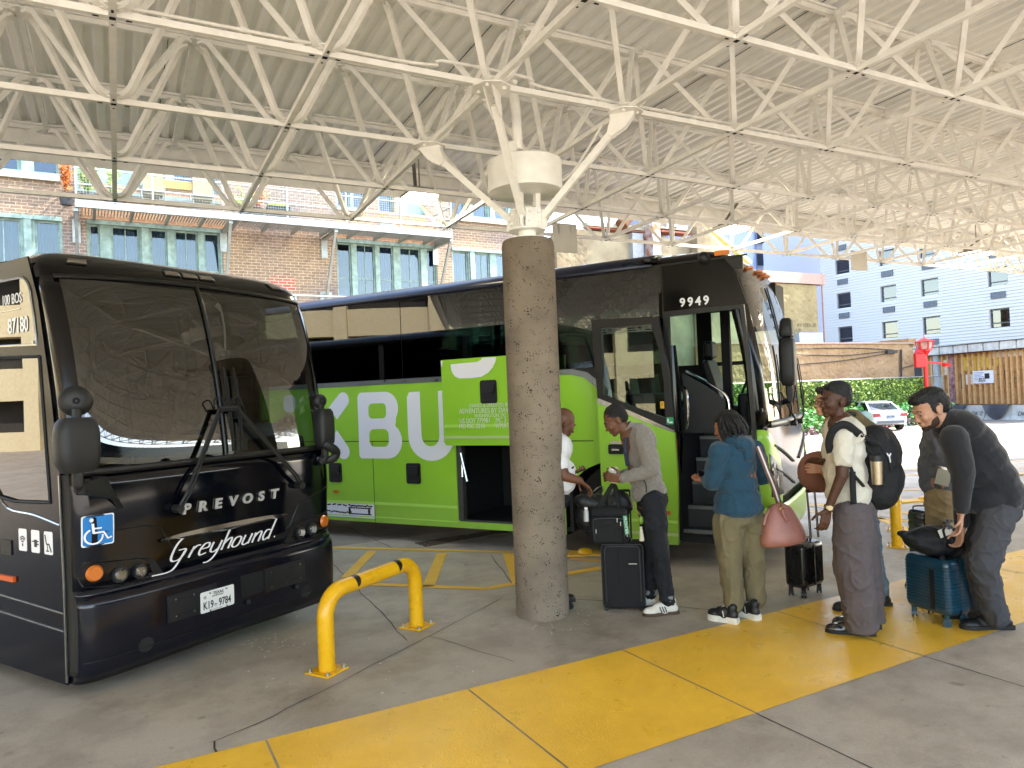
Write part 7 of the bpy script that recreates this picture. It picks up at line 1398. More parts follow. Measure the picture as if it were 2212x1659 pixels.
me = blobmesh([], [(jd(1250, 390, .0), (.13, .10, .055), basis(-YAW, .25)), (jd(1380, 380, .0), (.19, .13, .085), basis(-YAW, .12)), (jd(1520, 400, .0), (.16, .13, .10), basis(-YAW, 0)), (jd(1610, 470, .0), (.10, .12, .10), basis(-YAW, 0)), (jd(1180, 370, .0), (.10, .075, .035), basis(-YAW, .35)), (jd(1400, 450, .0), (.20, .13, .07), basis(-YAW, .1)), (jd(1270, 430, .0), (.12, .11, .05), basis(-YAW, .2))], .009, 4, .006, 9)
setmesh('bag', me, mat('duffle_black', '#0b0b0e', .75, var=.15, vs=10, bump=.3, bs=140), tdf)
strap([jd(1460, 545, -.13), jd(1510, 620, -.15), jd(1560, 680, -.16), jd(1620, 690, -.15), jd(1670, 620, -.12), jd(1680, 500, -.08)], .035, tdf, cloth, 'strap'); strap([jd(1530, 640, -.155), jd(1540, 800, -.155), jd(1535, 1000, -.155)], .03, tdf, cloth, 'strap_end')
mb = MB(); c_ = jd(1500, 325, -.15); mb.box(c_, (.10, .004, .06), basis(-YAW, -.35)); g_ = mb.build('paper_tag', mat('paper_tag_m', '#c9c4b8', .6), tdf); mb = MB(); [mb.tube([jd(1495, 370, -.155), jd(1480, 310, -.16), jd(1500, 265, -.16)], .009, n=6)]; mb.build('tag_strap', castor, g_)
rnd = random.Random(6); mb = MB(); c_ = jd(1525, 255, -.16)
for k in range(16): d_ = Vector((rnd.gauss(0, 1), rnd.gauss(0, .4), rnd.gauss(0, 1))).normalized()*.04; mb.tube([c_, c_+d_*.6+Vector((0, 0, .008)), c_+d_], .005, n=4)
mb.build('ribbon_bow', mat('ribbon_zebra', '#77777c', .5, col2='#0c0c0e', vs=60), tdf)
mb = MB(); mb.tube(smoothpath([jd(1120, 350, -.06), jd(1250, 290, -.10), jd(1380, 262, -.11), jd(1470, 265, -.11)], 4), .004, n=5); mb.build('zip', castor, tdf)
# small dark case behind
A_ = DP(*p7(1310, 250), 6.35); ang_ = -YAW+.2; Rs = Matrix.Rotation(ang_, 3, 'Z'); zt4 = DP(*p7(1310, 122), 6.35).z
t4 = thing('dark_cabin_case', 'small glossy dark grey case standing behind the black duffle', 'suitcase', Vector((A_.x, A_.y, 0)))
rbox(Vector((A_.x, A_.y, .08)), ((DP(*p7(1400, 200), 6.35)-DP(*p7(1225, 200), 6.35)).length, .24, zt4-.08), Rs, mat('graphite_shell', '#2b2b2e', .25, coat=.6), 'shell', t4, .045, ribs=9, horiz=True)
for sx in (-1, 1):
    for sy in (-1, 1): castor_(Vector((A_.x, A_.y, 0))+Rs @ Vector((sx*.12, sy*.08, 0)), castor, t4)
mb = MB(); q0 = Vector((A_.x, A_.y, zt4)); mb.tube(smoothpath([q0-CR*.09, q0-CR*.08+Vector((0, 0, .03)), q0+CR*.06+Vector((0, 0, .03)), q0+CR*.08], 4), .008, n=8); mb.build('handle', alu, t4)
# ================================================================ BACKGROUND: buildings, fence, car
def brick_mat(name, c1, c2, mortar, sc=1.0, patch=None):
    m = bpy.data.materials.new(name); m.use_nodes = True; n = m.node_tree.nodes; L = m.node_tree.links; b = n['Principled BSDF']; tc = n.new('ShaderNodeTexCoord')
    mp = n.new('ShaderNodeMapping'); mp.inputs['Rotation'].default_value = (math.radians(90), 0, 0)
    dis = n.new('ShaderNodeTexNoise'); dis.inputs['Scale'].default_value = 7; L.new(tc.outputs['Object'], dis.inputs['Vector'])
    va = n.new('ShaderNodeVectorMath'); va.operation = 'MULTIPLY_ADD'; va.inputs[1].default_value = (.012, .012, .012); L.new(dis.outputs[1], va.inputs[0]); L.new(tc.outputs['Object'], va.inputs[2])
    sx = n.new('ShaderNodeSeparateXYZ'); L.new(va.outputs[0], sx.inputs[0]); cx = n.new('ShaderNodeCombineXYZ'); L.new(sx.outputs[0], cx.inputs[0]); L.new(sx.outputs[2], cx.inputs[1])
    br = n.new('ShaderNodeTexBrick'); br.inputs['Scale'].default_value = 1; br.inputs['Brick Width'].default_value = .235*sc; br.inputs['Row Height'].default_value = .082*sc; br.inputs['Mortar Size'].default_value = .009*sc
    br.inputs['Color1'].default_value = c1; br.inputs['Color2'].default_value = c2; br.inputs['Mortar'].default_value = mortar; br.inputs['Bias'].default_value = -.1; L.new(cx.outputs[0], br.inputs['Vector'])
    big = n.new('ShaderNodeTexNoise'); big.inputs['Scale'].default_value = .45; big.inputs['Detail'].default_value = 6; L.new(tc.outputs['Object'], big.inputs['Vector'])
    r = n.new('ShaderNodeValToRGB'); e = r.color_ramp.elements; e[0].position = .36; e[0].color = patch or (.75, .72, .8, 1); e[1].position = .62; e[1].color = (1.12, .98, .8, 1); L.new(big.outputs[0], r.inputs[0])
    mx = n.new('ShaderNodeMix'); mx.data_type = 'RGBA'; mx.blend_type = 'MULTIPLY'; mx.inputs[0].default_value = 1; L.new(br.outputs[0], mx.inputs[6]); L.new(r.outputs[0], mx.inputs[7])
    f = n.new('ShaderNodeTexNoise'); f.inputs['Scale'].default_value = 18; f.inputs['Detail'].default_value = 4; L.new(tc.outputs['Object'], f.inputs['Vector'])
    r2 = n.new('ShaderNodeValToRGB'); r2.color_ramp.elements[0].position = .3; r2.color_ramp.elements[0].color = (.7, .7, .7, 1); r2.color_ramp.elements[1].position = .6; L.new(f.outputs[0], r2.inputs[0])
    m3 = n.new('ShaderNodeMix'); m3.data_type = 'RGBA'; m3.blend_type = 'MULTIPLY'; m3.inputs[0].default_value = 1; L.new(mx.outputs[2], m3.inputs[6]); L.new(r2.outputs[0], m3.inputs[7]); L.new(m3.outputs[2], b.inputs['Base Color'])
    b.inputs['Roughness'].default_value = .9; bp = n.new('ShaderNodeBump'); bp.inputs['Strength'].default_value = .6; bp.inputs['Distance'].default_value = -.01; L.new(br.outputs['Fac'], bp.inputs['Height']); L.new(bp.outputs[0], b.inputs['Normal']); return m
def stucco_mat(name, c1, c2, sc=5, bump=.8):
    m = mat(name, c1, .92, col2=c2, vs=.6); n = m.node_tree.nodes; L = m.node_tree.links; b = n['Principled BSDF']
    v = n.new('ShaderNodeTexVoronoi'); v.feature = 'SMOOTH_F1'; v.inputs['Scale'].default_value = sc; tc = n.new('ShaderNodeTexCoord')
    nz = n.new('ShaderNodeTexNoise'); nz.inputs['Scale'].default_value = sc*.8; nz.inputs['Detail'].default_value = 4; L.new(tc.outputs['Object'], nz.inputs['Vector'])
    va = n.new('ShaderNodeVectorMath'); va.operation = 'MULTIPLY_ADD'; va.inputs[1].default_value = (.5, .5, .5); L.new(nz.outputs[1], va.inputs[0]); L.new(tc.outputs['Object'], va.inputs[2]); L.new(va.outputs[0], v.inputs['Vector'])
    bp = n.new('ShaderNodeBump'); bp.inputs['Strength'].default_value = bump; bp.inputs['Distance'].default_value = .09; L.new(v.outputs['Distance'], bp.inputs['Height']); L.new(bp.outputs[0], b.inputs['Normal']); return m
ghostg = glass('window_glass', (.6, .7, .76), 1.6)
teal = mat('old_teal_paint', '#7b8f87', .7, var=.22, vs=7, bump=.2, bs=20)
tealp = mat('teal_door_panel', '#86a29f', .6, var=.1)
curt = mat('curtain_white', '#868c90', .8, var=.1, vs=3, bump=.6, bs=9); curtb = mat('curtain_blue', '#44608f', .8, var=.15, vs=3)
galv = mat('galvanised_steel', '#8c908d', .45, .6, var=.12, vs=9)
creamp = mat('cream_panel', '#a9a48f', .7, var=.1)
c4 = lambda x, y: (x*.27345, 259.2+y*.27345)
c5 = lambda x, y: (561.6+x*.2539, 328.3+y*.2539)
W = PL((0, 21, 0), 2.2)
bb_ = thing('brick_building', 'old brick loft building with pale green timber windows and a steel balcony', 'building', (0, 21, 0))
wins = []   # (label, u0,u1,z0,z1, [sashes (u0,u1)])
def grp(pl, xl, xr, yl, zbot, sashes, f, extra=None):
    u0, z1 = pl.at(*f(xl, yl)); u1 = pl.at(*f(xr, yl))[0]; return dict(u0=u0, u1=u1, z1=z1, z0=zbot, s=[(pl.at(*f(a, yl))[0], pl.at(*f(b, yl))[0]) for a, b in sashes])
zl = W.at(*c4(1200, 825))[1]; zu1 = zl+3.75
def mk(f, xl, xr, ss, z0, z1): return dict(u0=W.at(*f(xl, 800))[0], u1=W.at(*f(xr, 800))[0], z0=z0, z1=z1, s=[(W.at(*f(a, 800))[0], W.at(*f(b, 800))[0]) for a, b in ss])
zb_ = 2.75
groups = [mk(c4, -330, 490, [(-290, -170), (-120, 160), (272, 468)], zb_, zl), mk(c4, 682, 1752, [(700, 786), (875, 1098), (1183, 1318), (1375, 1560), (1607, 1733)], zb_, zl),
          mk(c5, 650, 1502, [(656, 778), (820, 980), (1015, 1135), (1192, 1368), (1420, 1492)], zb_, zl), mk(c5, 1630, 2150, [(1642, 1770), (1830, 1955), (2010, 2130)], zb_, zl)]
zs_ = W.at(*c4(350, 445))[1]
def mku(f, xl, xr, ss, z0, y=400): return dict(u0=W.at(*f(xl, y))[0], u1=W.at(*f(xr, y))[0], z0=z0, z1=zs_+2.0, s=[(W.at(*f(a, y))[0], W.at(*f(b, y))[0]) for a, b in ss])
groups += [mku(c4, -60, 482, [(-20, 152), (250, 458)], zs_), mku(c4, 600, 1725, [(608, 770), (800, 1085), (1178, 1300), (1365, 1540), (1605, 1715)], zs_-.3), mku(c5, 645, 900, [(655, 770), (790, 892)], zs_-.1),
           mku(c5, 1005, 1135, [(1012, 1128)], zs_-.5), mku(c5, 1160, 1400, [(1170, 1390)], zs_-1.05), mku(c5, 1612, 2145, [(1632, 1745), (1812, 1935), (1998, 2110)], zs_)]
U0, U1 = W.at(-200, 500)[0]-6, W.at(1128, 480)[0]; ZT = zs_+4.6
mb = MB(); W.cut(mb, (U0, U1, -.9, ZT), [(g['u0'], g['u1'], g['z0'], g['z1']) for g in groups], .30)
mb.add([W.P(U1, -.9, 0), W.P(U1, -.9, -12), W.P(U1, ZT, -12), W.P(U1, ZT, 0)], [(0, 1, 2, 3)]); mb.add([W.P(U0, ZT, 0), W.P(U1, ZT, 0), W.P(U1, ZT, -12), W.P(U0, ZT, -12)], [(0, 1, 2, 3)])
mb.build('wall', brick_mat('old_brick', (.25, .185, .135, 1), (.18, .135, .108, 1), (.38, .34, .285, 1)), bb_)
# orange relaid brick bands above the lower windows, red infill patch
ob_ = brick_mat('orange_brick', (.36, .22, .12, 1), (.31, .165, .09, 1), (.42, .33, .22, 1))
for f, a, b in ((c4, 640, 1765), (c5, 640, 1530)): mb = MB(); W.box(mb, W.at(*f(a, 700))[0], W.at(*f(b, 700))[0], zl+.02, zl+.95, 0, .004); mb.build('relaid_brick', ob_, bb_, label='orange relaid brick above the windows')
mb = MB(); u0, z1 = W.at(*c5(85, 1060)); u1, z0 = W.at(*c5(298, 1180)); W.box(mb, u0, u1, z0, z1, 0, .005); mb.build('brick_infill', brick_mat('red_brick', (.38, .12, .09, 1), (.30, .10, .08, 1), (.55, .48, .42, 1)), bb_, label='red bricked up opening')
for gi, g in enumerate(groups):
    up = gi >= 4; mb = MB(); u0, u1, z0, z1 = g['u0'], g['u1'], g['z0'], g['z1']; W.box(mb, u0, u1, z1-.10, z1, -.22, .05); W.box(mb, u0, u1, z0, z0+.08, -.22, .06)
    edges = [u0]+[v for s_ in g['s'] for v in s_]+[u1]
    for k in range(0, len(edges), 2):
        a, b = edges[k], edges[k+1]
        if b-a > .02: W.box(mb, a, b, z0+.081, z1-.101, -.2, -.03); 
        if b-a > .25: W.box(mb, (a+b)/2-.08, (a+b)/2+.08, z0+.082, z1-.102, -.02, .03)
    w_ = mb.build('window_group', teal, bb_, label='pale green timber window group')
    for k, (a, b) in enumerate(g['s']):
        door = gi == 5 and k == 1 or gi == 8
        mb = MB(); fr = .045
        for p, q, r_, t_ in ((a, a+fr, z0+.08, z1-.1), (b-fr, b, z0+.08, z1-.1), (a+fr, b-fr, z1-.1-fr, z1-.1), (a+fr, b-fr, z0+.08, z0+.08+fr)): W.box(mb, p, q, r_, t_, -.16, -.10)
        zm = [z0+.08+(z1-z0-.18)*t for t in ((.27, .72) if not up else (.5,))]
        if not door:
            for z in zm: W.box(mb, a+fr, b-fr, z-.014, z+.014, -.15, -.115)
            if b-a > .8 or (b-a > .55 and k % 2): W.box(mb, (a+b)/2-.012, (a+b)/2+.012, z0+.08+fr, z1-.1-fr, -.149, -.116)
        s_ = mb.build('sash', teal if not door else tealp, w_)
        mb = MB(); W.box(mb, a+fr, b-fr, z0+.08+fr, z1-.1-fr, -.135, -.13); mb.build('pane', ghostg if not door else tealp, w_)
        if not door:
            mb = MB(); R = []
            nn = 24
            for q in range(nn+1):
                u = a+(b-a)*q/nn; o_ = -.24-.03*math.sin(q*1.7); R.append([W.P(u, z0+.1, o_), W.P(u, z1-.1, o_)])
            mb.grid(R)
            if gi == 2 and k == 0:
                mb = MB()
                for q in range(34): W.box(mb, a, b, z0+.1+q*.07, z0+.1+q*.07+.055, -.24, -.235)
            mb.build('blind' if gi == 2 and k == 0 else 'curtain', (curtb if (up or (gi == 2 and k in (0, 2, 4))) else curt), w_)
mb = MB(); W.box(mb, U0, U1, -.8, ZT, -12, -.6); mb.build('inner_wall', mat('dark_room', '#3a3a40', .9), bb_)
# stone sill under the upper left windows
mb = MB(); W.box(mb, groups[4]['u0']-.3, groups[4]['u1']+.1, zs_-.12, zs_, .07, .12); W.box(mb, groups[9]['u0']-.1, groups[9]['u1']+.3, zs_-.12, zs_, .07, .12); mb.build('sill', creamp, bb_)
# ---- balcony (fixed to the building: a part of it)
bz = W.at(*c4(1400, 700), 1.3)[1]; ba, bc = W.at(*c4(590, 640), 1.3)[0], W.at(*c5(1640, 660), 1.3)[0]
mb = MB(); W.box(mb, ba, bc, bz-.16, bz+.02, 1.22, 1.30); W.box(mb, ba, ba+.06, bz-.16, bz+.02, 0.02, 1.219); W.box(mb, bc-.06, bc, bz-.16, bz+.02, .02, 1.219)
for k in range(12): u = ba+(bc-ba)*(k+.5)/12; W.box(mb, u-.03, u+.03, bz-.15, bz-.06, .02, 1.218)
bal = mb.build('balcony', galv, bb_)
mb = MB()
nsl = int((bc-ba)/.07)
for k in range(nsl): u = ba+.07+k*.07; W.box(mb, u, u+.018, bz-.045, bz-.005, .03, 1.21)
mb.build('grating', galv, bal)
mb = MB(); nP = 6
for k in range(nP+1): u = ba+.03+(bc-ba-.06)*k/nP; W.box(mb, u-.022, u+.022, bz+.02, bz+1.12, 1.235, 1.275)
for h in (.40, .78, 1.12): W.box(mb, ba, bc, bz+h-.018, bz+h+.018, 1.24, 1.27)
for h in (.40, .78, 1.12):
    for uu in (ba+.02, bc-.02): W.box(mb, uu-.015, uu+.015, bz+h-.018, bz+h+.018, .03, 1.239)
mb.build('railing', galv, bal)
mb = MB(); u = ba+.05
while u < bc-.05: W.box(mb, u, u+.006, bz+.05, bz+1.1, 1.252, 1.256); u += .065
z = bz+.06
while z < bz+1.1: W.box(mb, ba+.03, bc-.03, z, z+.006, 1.257, 1.261); z += .065
mb.build('mesh_infill', galv, bal)
for x_, f in ((600, c4), (1820, c4), (650, c5), (1628, c5)):
    u = W.at(*f(x_, 700), 1.2)[0]; mb = MB(); mb.beam(W.P(u, bz-.17, 1.15), W.P(u, bz-1.95, .06), .07, .07); W.box(mb, u-.17, u+.17, bz-2.25, bz-1.75, .005, .025); W.box(mb, u-.05, u+.05, bz-.24, bz-.165, .03, 1.2); W.box(mb, u-.09, u+.09, bz-.75, bz-.17, .006, .03)
    mb.build('bracket', galv, bal)
# things standing on the balcony
def on_bal(px, f, off): return W.P(W.at(*f(px, 500), off)[0], bz+.0, off)
leafy = mat('leaf_yellow_green', '#8fa63a', .6, var=.35, vs=6); leafo = mat('leaf_orange', '#b5652c', .6, var=.35, vs=6); potm = mat('pot_dark', '#2c2f36', .5)
def bplant(P, h, n, leafm, label, potc=potm, spread=.3, seed=1, name='potted_plant', drop=False):
    rnd = random.Random(seed); t = thing(name, label, 'plant', P); mb = MB(); mb.cyl(P, P+Vector((0, 0, .28)), .13, .17, n=12); mb.build('pot', potc, t)
    mb = MB(); st = MB()
    for k in range(n):
        a = rnd.uniform(0, 2*PI); tip = P+Vector((math.cos(a)*spread*rnd.uniform(.4, 1), math.sin(a)*spread*.6, .28+h*rnd.uniform(.5, 1))); mid = P.lerp(tip, .5)+Vector((0, 0, h*.25)); base = P+Vector((0, 0, .28))
        pts = smoothpath([base, mid, tip], 5); st.tube(pts, .008, n=4)
        for i in range(2, len(pts)):
            for q in range(3):
                p = pts[i]+Vector((rnd.gauss(0, .03), rnd.gauss(0, .03), rnd.gauss(0, .03))); d = Vector((rnd.gauss(0, 1), rnd.gauss(0, 1), rnd.gauss(0, .6))).normalized()*.09; e = d.orthogonal().normalized()*.025; mb.add([p, p+d*.5+e, p+d, p+d*.5-e], [(0, 1, 2, 3)])
    st.build('stem', leafm, t); mb.build('foliage', leafm, t)
bplant(on_bal(690, c4, .9), .75, 14, leafy, 'yellow green potted plant at the left end of the balcony', seed=2)
bplant(on_bal(880, c4, .9), .9, 12, leafy, 'tall thin green plant in front of the teal balcony door', seed=3)
bplant(on_bal(2030, c4, .95), .7, 12, leafo, 'orange tinged leafy plant in the middle of the balcony', seed=4)
bplant(on_bal(1930, c4, .6), .8, 8, leafy, 'broad plant with arching leaves beside the patio chairs', seed=9, spread=.7)
bplant(W.P(W.at(*c4(520, 480), .3)[0], bz+.1, .3), .9, 10, leafo, 'orange creeper growing beside the left end of the balcony', seed=5, spread=.12)
cushm = mat('cream_cushion', '#a59b78', .8, var=.1); yelm = mat('yellow_cloth', '#d9a94a', .8, var=.1)
def pchair(px, label):
    P = on_bal(px, c4, .8); t = thing('patio_chair', label, 'chair', P, group='patio chairs on the balcony'); e = W.e; nn = W.n
    mb = MB()
    for du in (-.25, .25): mb.tube([P+e*du-nn*.25+Vector((0, 0, .02)), P+e*du-nn*.25+Vector((0, 0, .62)), P+e*du+nn*.25+Vector((0, 0, .6)), P+e*du+nn*.25+Vector((0, 0, .02))], .015, n=6)
    mb.build('frame', galv, t); mb = MB(); mb.box(P+Vector((0, 0, .4)), (.46, .46, .07)); mb.build('seat', cushm, t); mb = MB(); mb.box(P-nn*-.05+Vector((0, -.2, .68)), (.46, .08, .5)); mb.build('backrest', cushm, t)
pchair(1205, 'left cream patio chair beside the yellow bench on the balcony'); pchair(1590, 'right cream patio chair beside the yellow bench on the balcony')
P = on_bal(1390, c4, .85); t = thing('patio_bench', 'yellow cushioned bench between the two cream chairs on the balcony', 'bench', P)
mb = MB(); mb.box(P+Vector((0, 0, .68)), (.95, .3, .22)); mb.build('cushion', yelm, t, bevel=.03); mb = MB(); [mb.beam(P+Vector((sx*.4, 0, .02)), P+Vector((sx*.4, 0, .57)), .04, .04) for sx in (-1, 1)]; mb.box(P+Vector((0, 0, .3)), (.8, .2, .04)); mb.build('frame', galv, t)
P = on_bal(2190, c4, .95); t = thing('balcony_planter', 'dark oblong planter standing near the middle of the balcony', 'planter', P); mb = MB(); mb.box(P+Vector((0, 0, .2)), (.6, .3, .36)); mb.build('box', potm, t, bevel=.02); mb = MB(); [mb.ball(P+Vector((-.22+k*.09, 0, .4)), .07, 6) for k in range(6)]; mb.build('foliage', leafy, t)
# low roof rail behind the green bus
mb = MB(); A, B = W.at(*c5(170, 1215), 1.5), W.at(*c5(650, 1235), 1.5); 
t = thing('roof_rail', 'white pipe rail above the low grey box in front of the brick wall', 'rail', W.P(A[0], 0, 1.5)); zr = (A[1]+B[1])/2
mb.tube([W.P(A[0]-1.6, zr, 1.5), W.P(B[0]+1.2, zr, 1.5)], .03, n=8); [mb.tube([W.P(A[0]+k, zr-1.0, 1.5), W.P(A[0]+k, zr, 1.5)], .025, n=8) for k in (-1.4, .4, 2.1)]; mb.build('pipe', galv, t)
mb = MB(); W.box(mb, A[0]-1.7, B[0]+1.4, -.8, zr-.95, .6, 1.7); mb.build('parapet', creamp, t)
# ---- weathered cream building with rusty flue behind
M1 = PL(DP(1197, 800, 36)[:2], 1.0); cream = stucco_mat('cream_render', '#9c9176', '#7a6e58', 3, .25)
m_ = thing('cream_building', 'weathered cream rendered building with tile coping beyond the column', 'building', M1.O)
def rect(pl, mb, x0, y0, x1, y1, o0=-6, o1=0, zb=None):
    a = pl.at(x0, y0); b = pl.at(x1, y1); z0 = b[1] if zb is None else zb; pl.box(mb, a[0], b[0], z0, a[1], o0, o1)
mb = MB(); rect(M1, mb, 1260, 497, 1500, 600, zb=-1); mb.build('wall', cream, m_)
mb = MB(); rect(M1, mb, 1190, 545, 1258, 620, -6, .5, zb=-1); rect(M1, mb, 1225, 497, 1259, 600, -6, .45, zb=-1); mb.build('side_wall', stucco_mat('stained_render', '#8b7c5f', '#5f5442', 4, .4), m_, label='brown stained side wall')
tile = mat('terracotta', '#8a4a38', .8, var=.3, vs=30)
mb = MB(); rect(M1, mb, 1268, 493, 1398, 503, -.5, .2); rect(M1, mb, 1425, 498, 1490, 508, -.5, .2); mb.build('coping', tile, m_)
mb = MB(); rect(M1, mb, 1268, 488, 1398, 492, -.5, .15); rect(M1, mb, 1425, 494, 1490, 497, -.5, .15); mb.build('cap_stone', creamp, m_)
mb = MB(); rect(M1, mb, 1358, 505, 1385, 600, -.2, .3, zb=0); mb.build('pilaster', mat('grey_pier', '#8d9094', .8, var=.1), m_)
mb = MB(); rect(M1, mb, 1387, 470, 1409, 600, .05, .8, zb=0); mb.build('duct', mat('rusty_white_duct', '#c3cbd4', .6, .2, col2='#9b5a30', vs=2.2), m_)
mb = MB(); rect(M1, mb, 1410, 470, 1490, 494, -5, -.5); mb.build('penthouse', mat('grey_render', '#93897a', .9, var=.15), m_)
mb = MB(); a = M1.at(1362, 490); b = M1.at(1390, 466); mb.tube(smoothpath([M1.P(a[0]-1.0, a[1]-.1, .5), M1.P(a[0]-.6, b[1]-.3, .5), M1.P(a[0], b[1], .5), M1.P(b[0]+.1, b[1]-.2, .5)], 5), .35, n=16); mb.build('flue', mat('rust_orange', '#6e4426', .8, .1, col2='#5d3a26', vs=5), m_, smooth=True, label='curved rusty flue')
mb = MB(); a = M1.at(1488, 488); b = M1.at(1590, 575); mb.beam(M1.P(a[0], a[1], 1), M1.P(b[0], b[1], 1), .35, .18); mb.build('verge', mat('pale_yellow', '#d6cf86', .6, var=.1), m_); mb = MB(); mb.prism([(a[0], a[1]), (a[0], 0), (b[0]+4, 0), (b[0], b[1])], M1.O+M1.n*.6, M1.e, (0, 0, 1), -.5); mb.build('gable', cream, m_)
mb = MB(); u, z = M1.at(1500, 478); mb.cyl(M1.P(u, z-.4, -1), M1.P(u, z+.1, -1), .3, n=14); mb.ball(M1.P(u, z+.1, -1), (.42, .42, .3), 12); mb.cyl(M1.P(u-1.7, z-.5, 0), M1.P(u-1.7, z+.2, 0), .35, n=10); mb.build('roof_vent', mat('shiny_tin', '#c4ccd6', .35, .8, var=.2), m_, smooth=True)
# ---- smooth blue building
B1 = PL(DP(1440, 600, 60)[:2], 0); t = thing('blue_building', 'tall smooth blue walled building with a narrow window strip', 'building', B1.O)
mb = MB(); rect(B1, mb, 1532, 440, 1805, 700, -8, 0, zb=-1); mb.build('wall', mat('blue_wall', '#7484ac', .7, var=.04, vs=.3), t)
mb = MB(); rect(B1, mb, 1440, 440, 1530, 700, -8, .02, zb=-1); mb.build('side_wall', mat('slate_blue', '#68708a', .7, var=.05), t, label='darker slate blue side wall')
mb = MB(); rect(B1, mb, 1628, 440, 1650, 620, 0, .06); mb.build('window_strip', mat('strip_grey', '#4c5870', .5), t)
for k in range(4): mb = MB(); rect(B1, mb, 1634, 452+k*48, 1648, 478+k*48, .07, .1); mb.build('pane', mat('dark_pane', '#1c2430', .1), t)
# ---- tan stucco blocks
tan = stucco_mat('tan_stucco', '#96865f', '#857350', 3.2, 1.0); pink = stucco_mat('pink_tan_stucco', '#a58460', '#94724e', 3.6, 1.0); copm = mat('pink_coping', '#a8897c', .7, var=.1)
T1 = PL(DP(1700, 700, 47)[:2], -.5); t = thing('stucco_block', 'taller tan rough stucco block with a thin pink coping behind the green bus', 'building', T1.O)
mb = MB(); rect(T1, mb, 1283, 592, 1777, 900, -.7, 0, zb=-1); mb.build('wall', tan, t)
mb = MB(); rect(T1, mb, 1281, 590, 1779, 593, -.7, .12); rect(T1, mb, 1773, 590, 1779, 742, .005, .12); mb.build('coping', copm, t)
mb = MB(); rect(T1, mb, 1713, 720, 1765, 742, .01, .5); mb.build('roof_cabinet', mat('pale_cabinet', '#a9b4c6', .5, .3, var=.1), t)
gra = mat('graffiti_black', '#2a2622', .8)
mb = MB(); a = T1.at(1698, 722)
put2d(mb, text2d('NL\u01070', .55, .01, shear=.2, bold=-.01), T1.P(a[0], a[1], .012), T1.e, (0, 0, 1)); a = T1.at(1722, 706); put2d(mb, text2d('AV YEEX.SB', .35, .01, shear=-.1, bold=-.01), T1.P(a[0], a[1], .012), T1.e, (0, 0, 1)); mb.build('graffiti', gra, t)
T2 = PL(DP(1850, 800, 44)[:2], 1.0); t = thing('stucco_wall', 'long low orange tan stucco wall with cables strung across it', 'wall', T2.O)
mb = MB(); rect(T2, mb, 1560, 742, 1980, 900, -2, 0, zb=-1); rect(T2, mb, 1962, 731, 1979, 742, -2, 0, zb=3.9); mb.build('wall', pink, t)
mb = MB(); rect(T2, mb, 1558, 740, 1982, 742.6, -2, .08); mb.build('coping', copm, t)
mb = MB()
for pts in ([(1700, 753), (1850, 752), (1930, 756)], [(1700, 765), (1820, 768), (1900, 760), (1940, 757)], [(1700, 789), (1820, 779), (1935, 760)], [(1948, 755), (1948, 800)], [(1950, 795), (1975, 788)]):
    mb.tube(smoothpath([T2.P(*T2.at(*p, .1), .1) for p in pts], 4), .03, n=5)
mb.tube([T2.P(*T2.at(1947, 755, .12), .12), T2.P(*T2.at(1947, 820, .12), .12)], .06, n=6); a = T2.at(1925, 760, .1); T2.box(mb, a[0]-.5, a[0]+.5, a[1]-.1, a[1]+.1, .02, .2); mb.build('cable', mat('cable_black', '#38322c', .7), t)
# ---- grey siding building (runs away from the camera)
GX = 52.0; GB = PL((GX, 30), -91.0)
sid = bpy.data.materials.new('grey_siding'); sid.use_nodes = True; n = sid.node_tree.nodes; L = sid.node_tree.links; b = n['Principled BSDF']; b.inputs['Base Color'].default_value = C('#b4b3b4'); b.inputs['Roughness'].default_value = .55
hb = thing('siding_building', 'large pale blue grey siding building with square dark framed windows', 'building', GB.O)
holes = []; acs = []
c7 = lambda x, y: (1693.4+x*.26037, 483.8+y*.26037)
cols_ = [(440, 556), (805, 937), (1143, 1290), (1700, 1868)]
zt_ = [GB.at(*c7(866, 810))[1], GB.at(*c7(870, 510))[1]]; FH = zt_[1]-zt_[0]; WH = zt_[0]-GB.at(*c7(885, 950))[1]+.0
for a, b_ in cols_:
    u0 = GB.at(*c7(a, 600))[0]; u1 = GB.at(*c7(b_, 600))[0]; u0, u1 = min(u0, u1), max(u0, u1)
    for k in range(0, 5): holes.append((u0, u1, zt_[0]+k*FH-WH, zt_[0]+k*FH))
uA = GB.at(1779, 700)[0]; uB = GB.at(2330, 700)[0]; uA, uB = min(uA, uB), max(uA, uB)
mb = MB(); GB.cut(mb, (uA, uB, 3.2, 24), holes, .22)
mb.build('wall', sid, hb)
mb = MB(); z = 3.3
while z < 19:
    us = sorted([uA, uB]+[h[0] for h in holes if h[2]-.02 < z < h[3]+.02]+[h[1] for h in holes if h[2]-.02 < z < h[3]+.02])
    for k in range(0, len(us), 2): mb.add([GB.P(us[k], z, .06), GB.P(us[k+1], z, .06), GB.P(us[k+1], z+.21, .004), GB.P(us[k], z+.21, .004)], [(0, 1, 2, 3)]); mb.add([GB.P(us[k], z, .004), GB.P(us[k+1], z, .004), GB.P(us[k+1], z, .06), GB.P(us[k], z, .06)], [(0, 1, 2, 3)])
    z += .215
mb.build('siding', sid, hb)
dfr = mat('dark_frame', '#3c4048', .4); acm = mat('ac_grille', '#555a63', .6, var=.15); rg = glass('reflective_pane', (.30, .31, .32), 2.2, .02, .7); beige = mat('beige_blind', '#8d7f66', .8, var=.25, vs=1.5); lgrey = mat('pale_curtain', '#8d9194', .8, var=.15, vs=2)
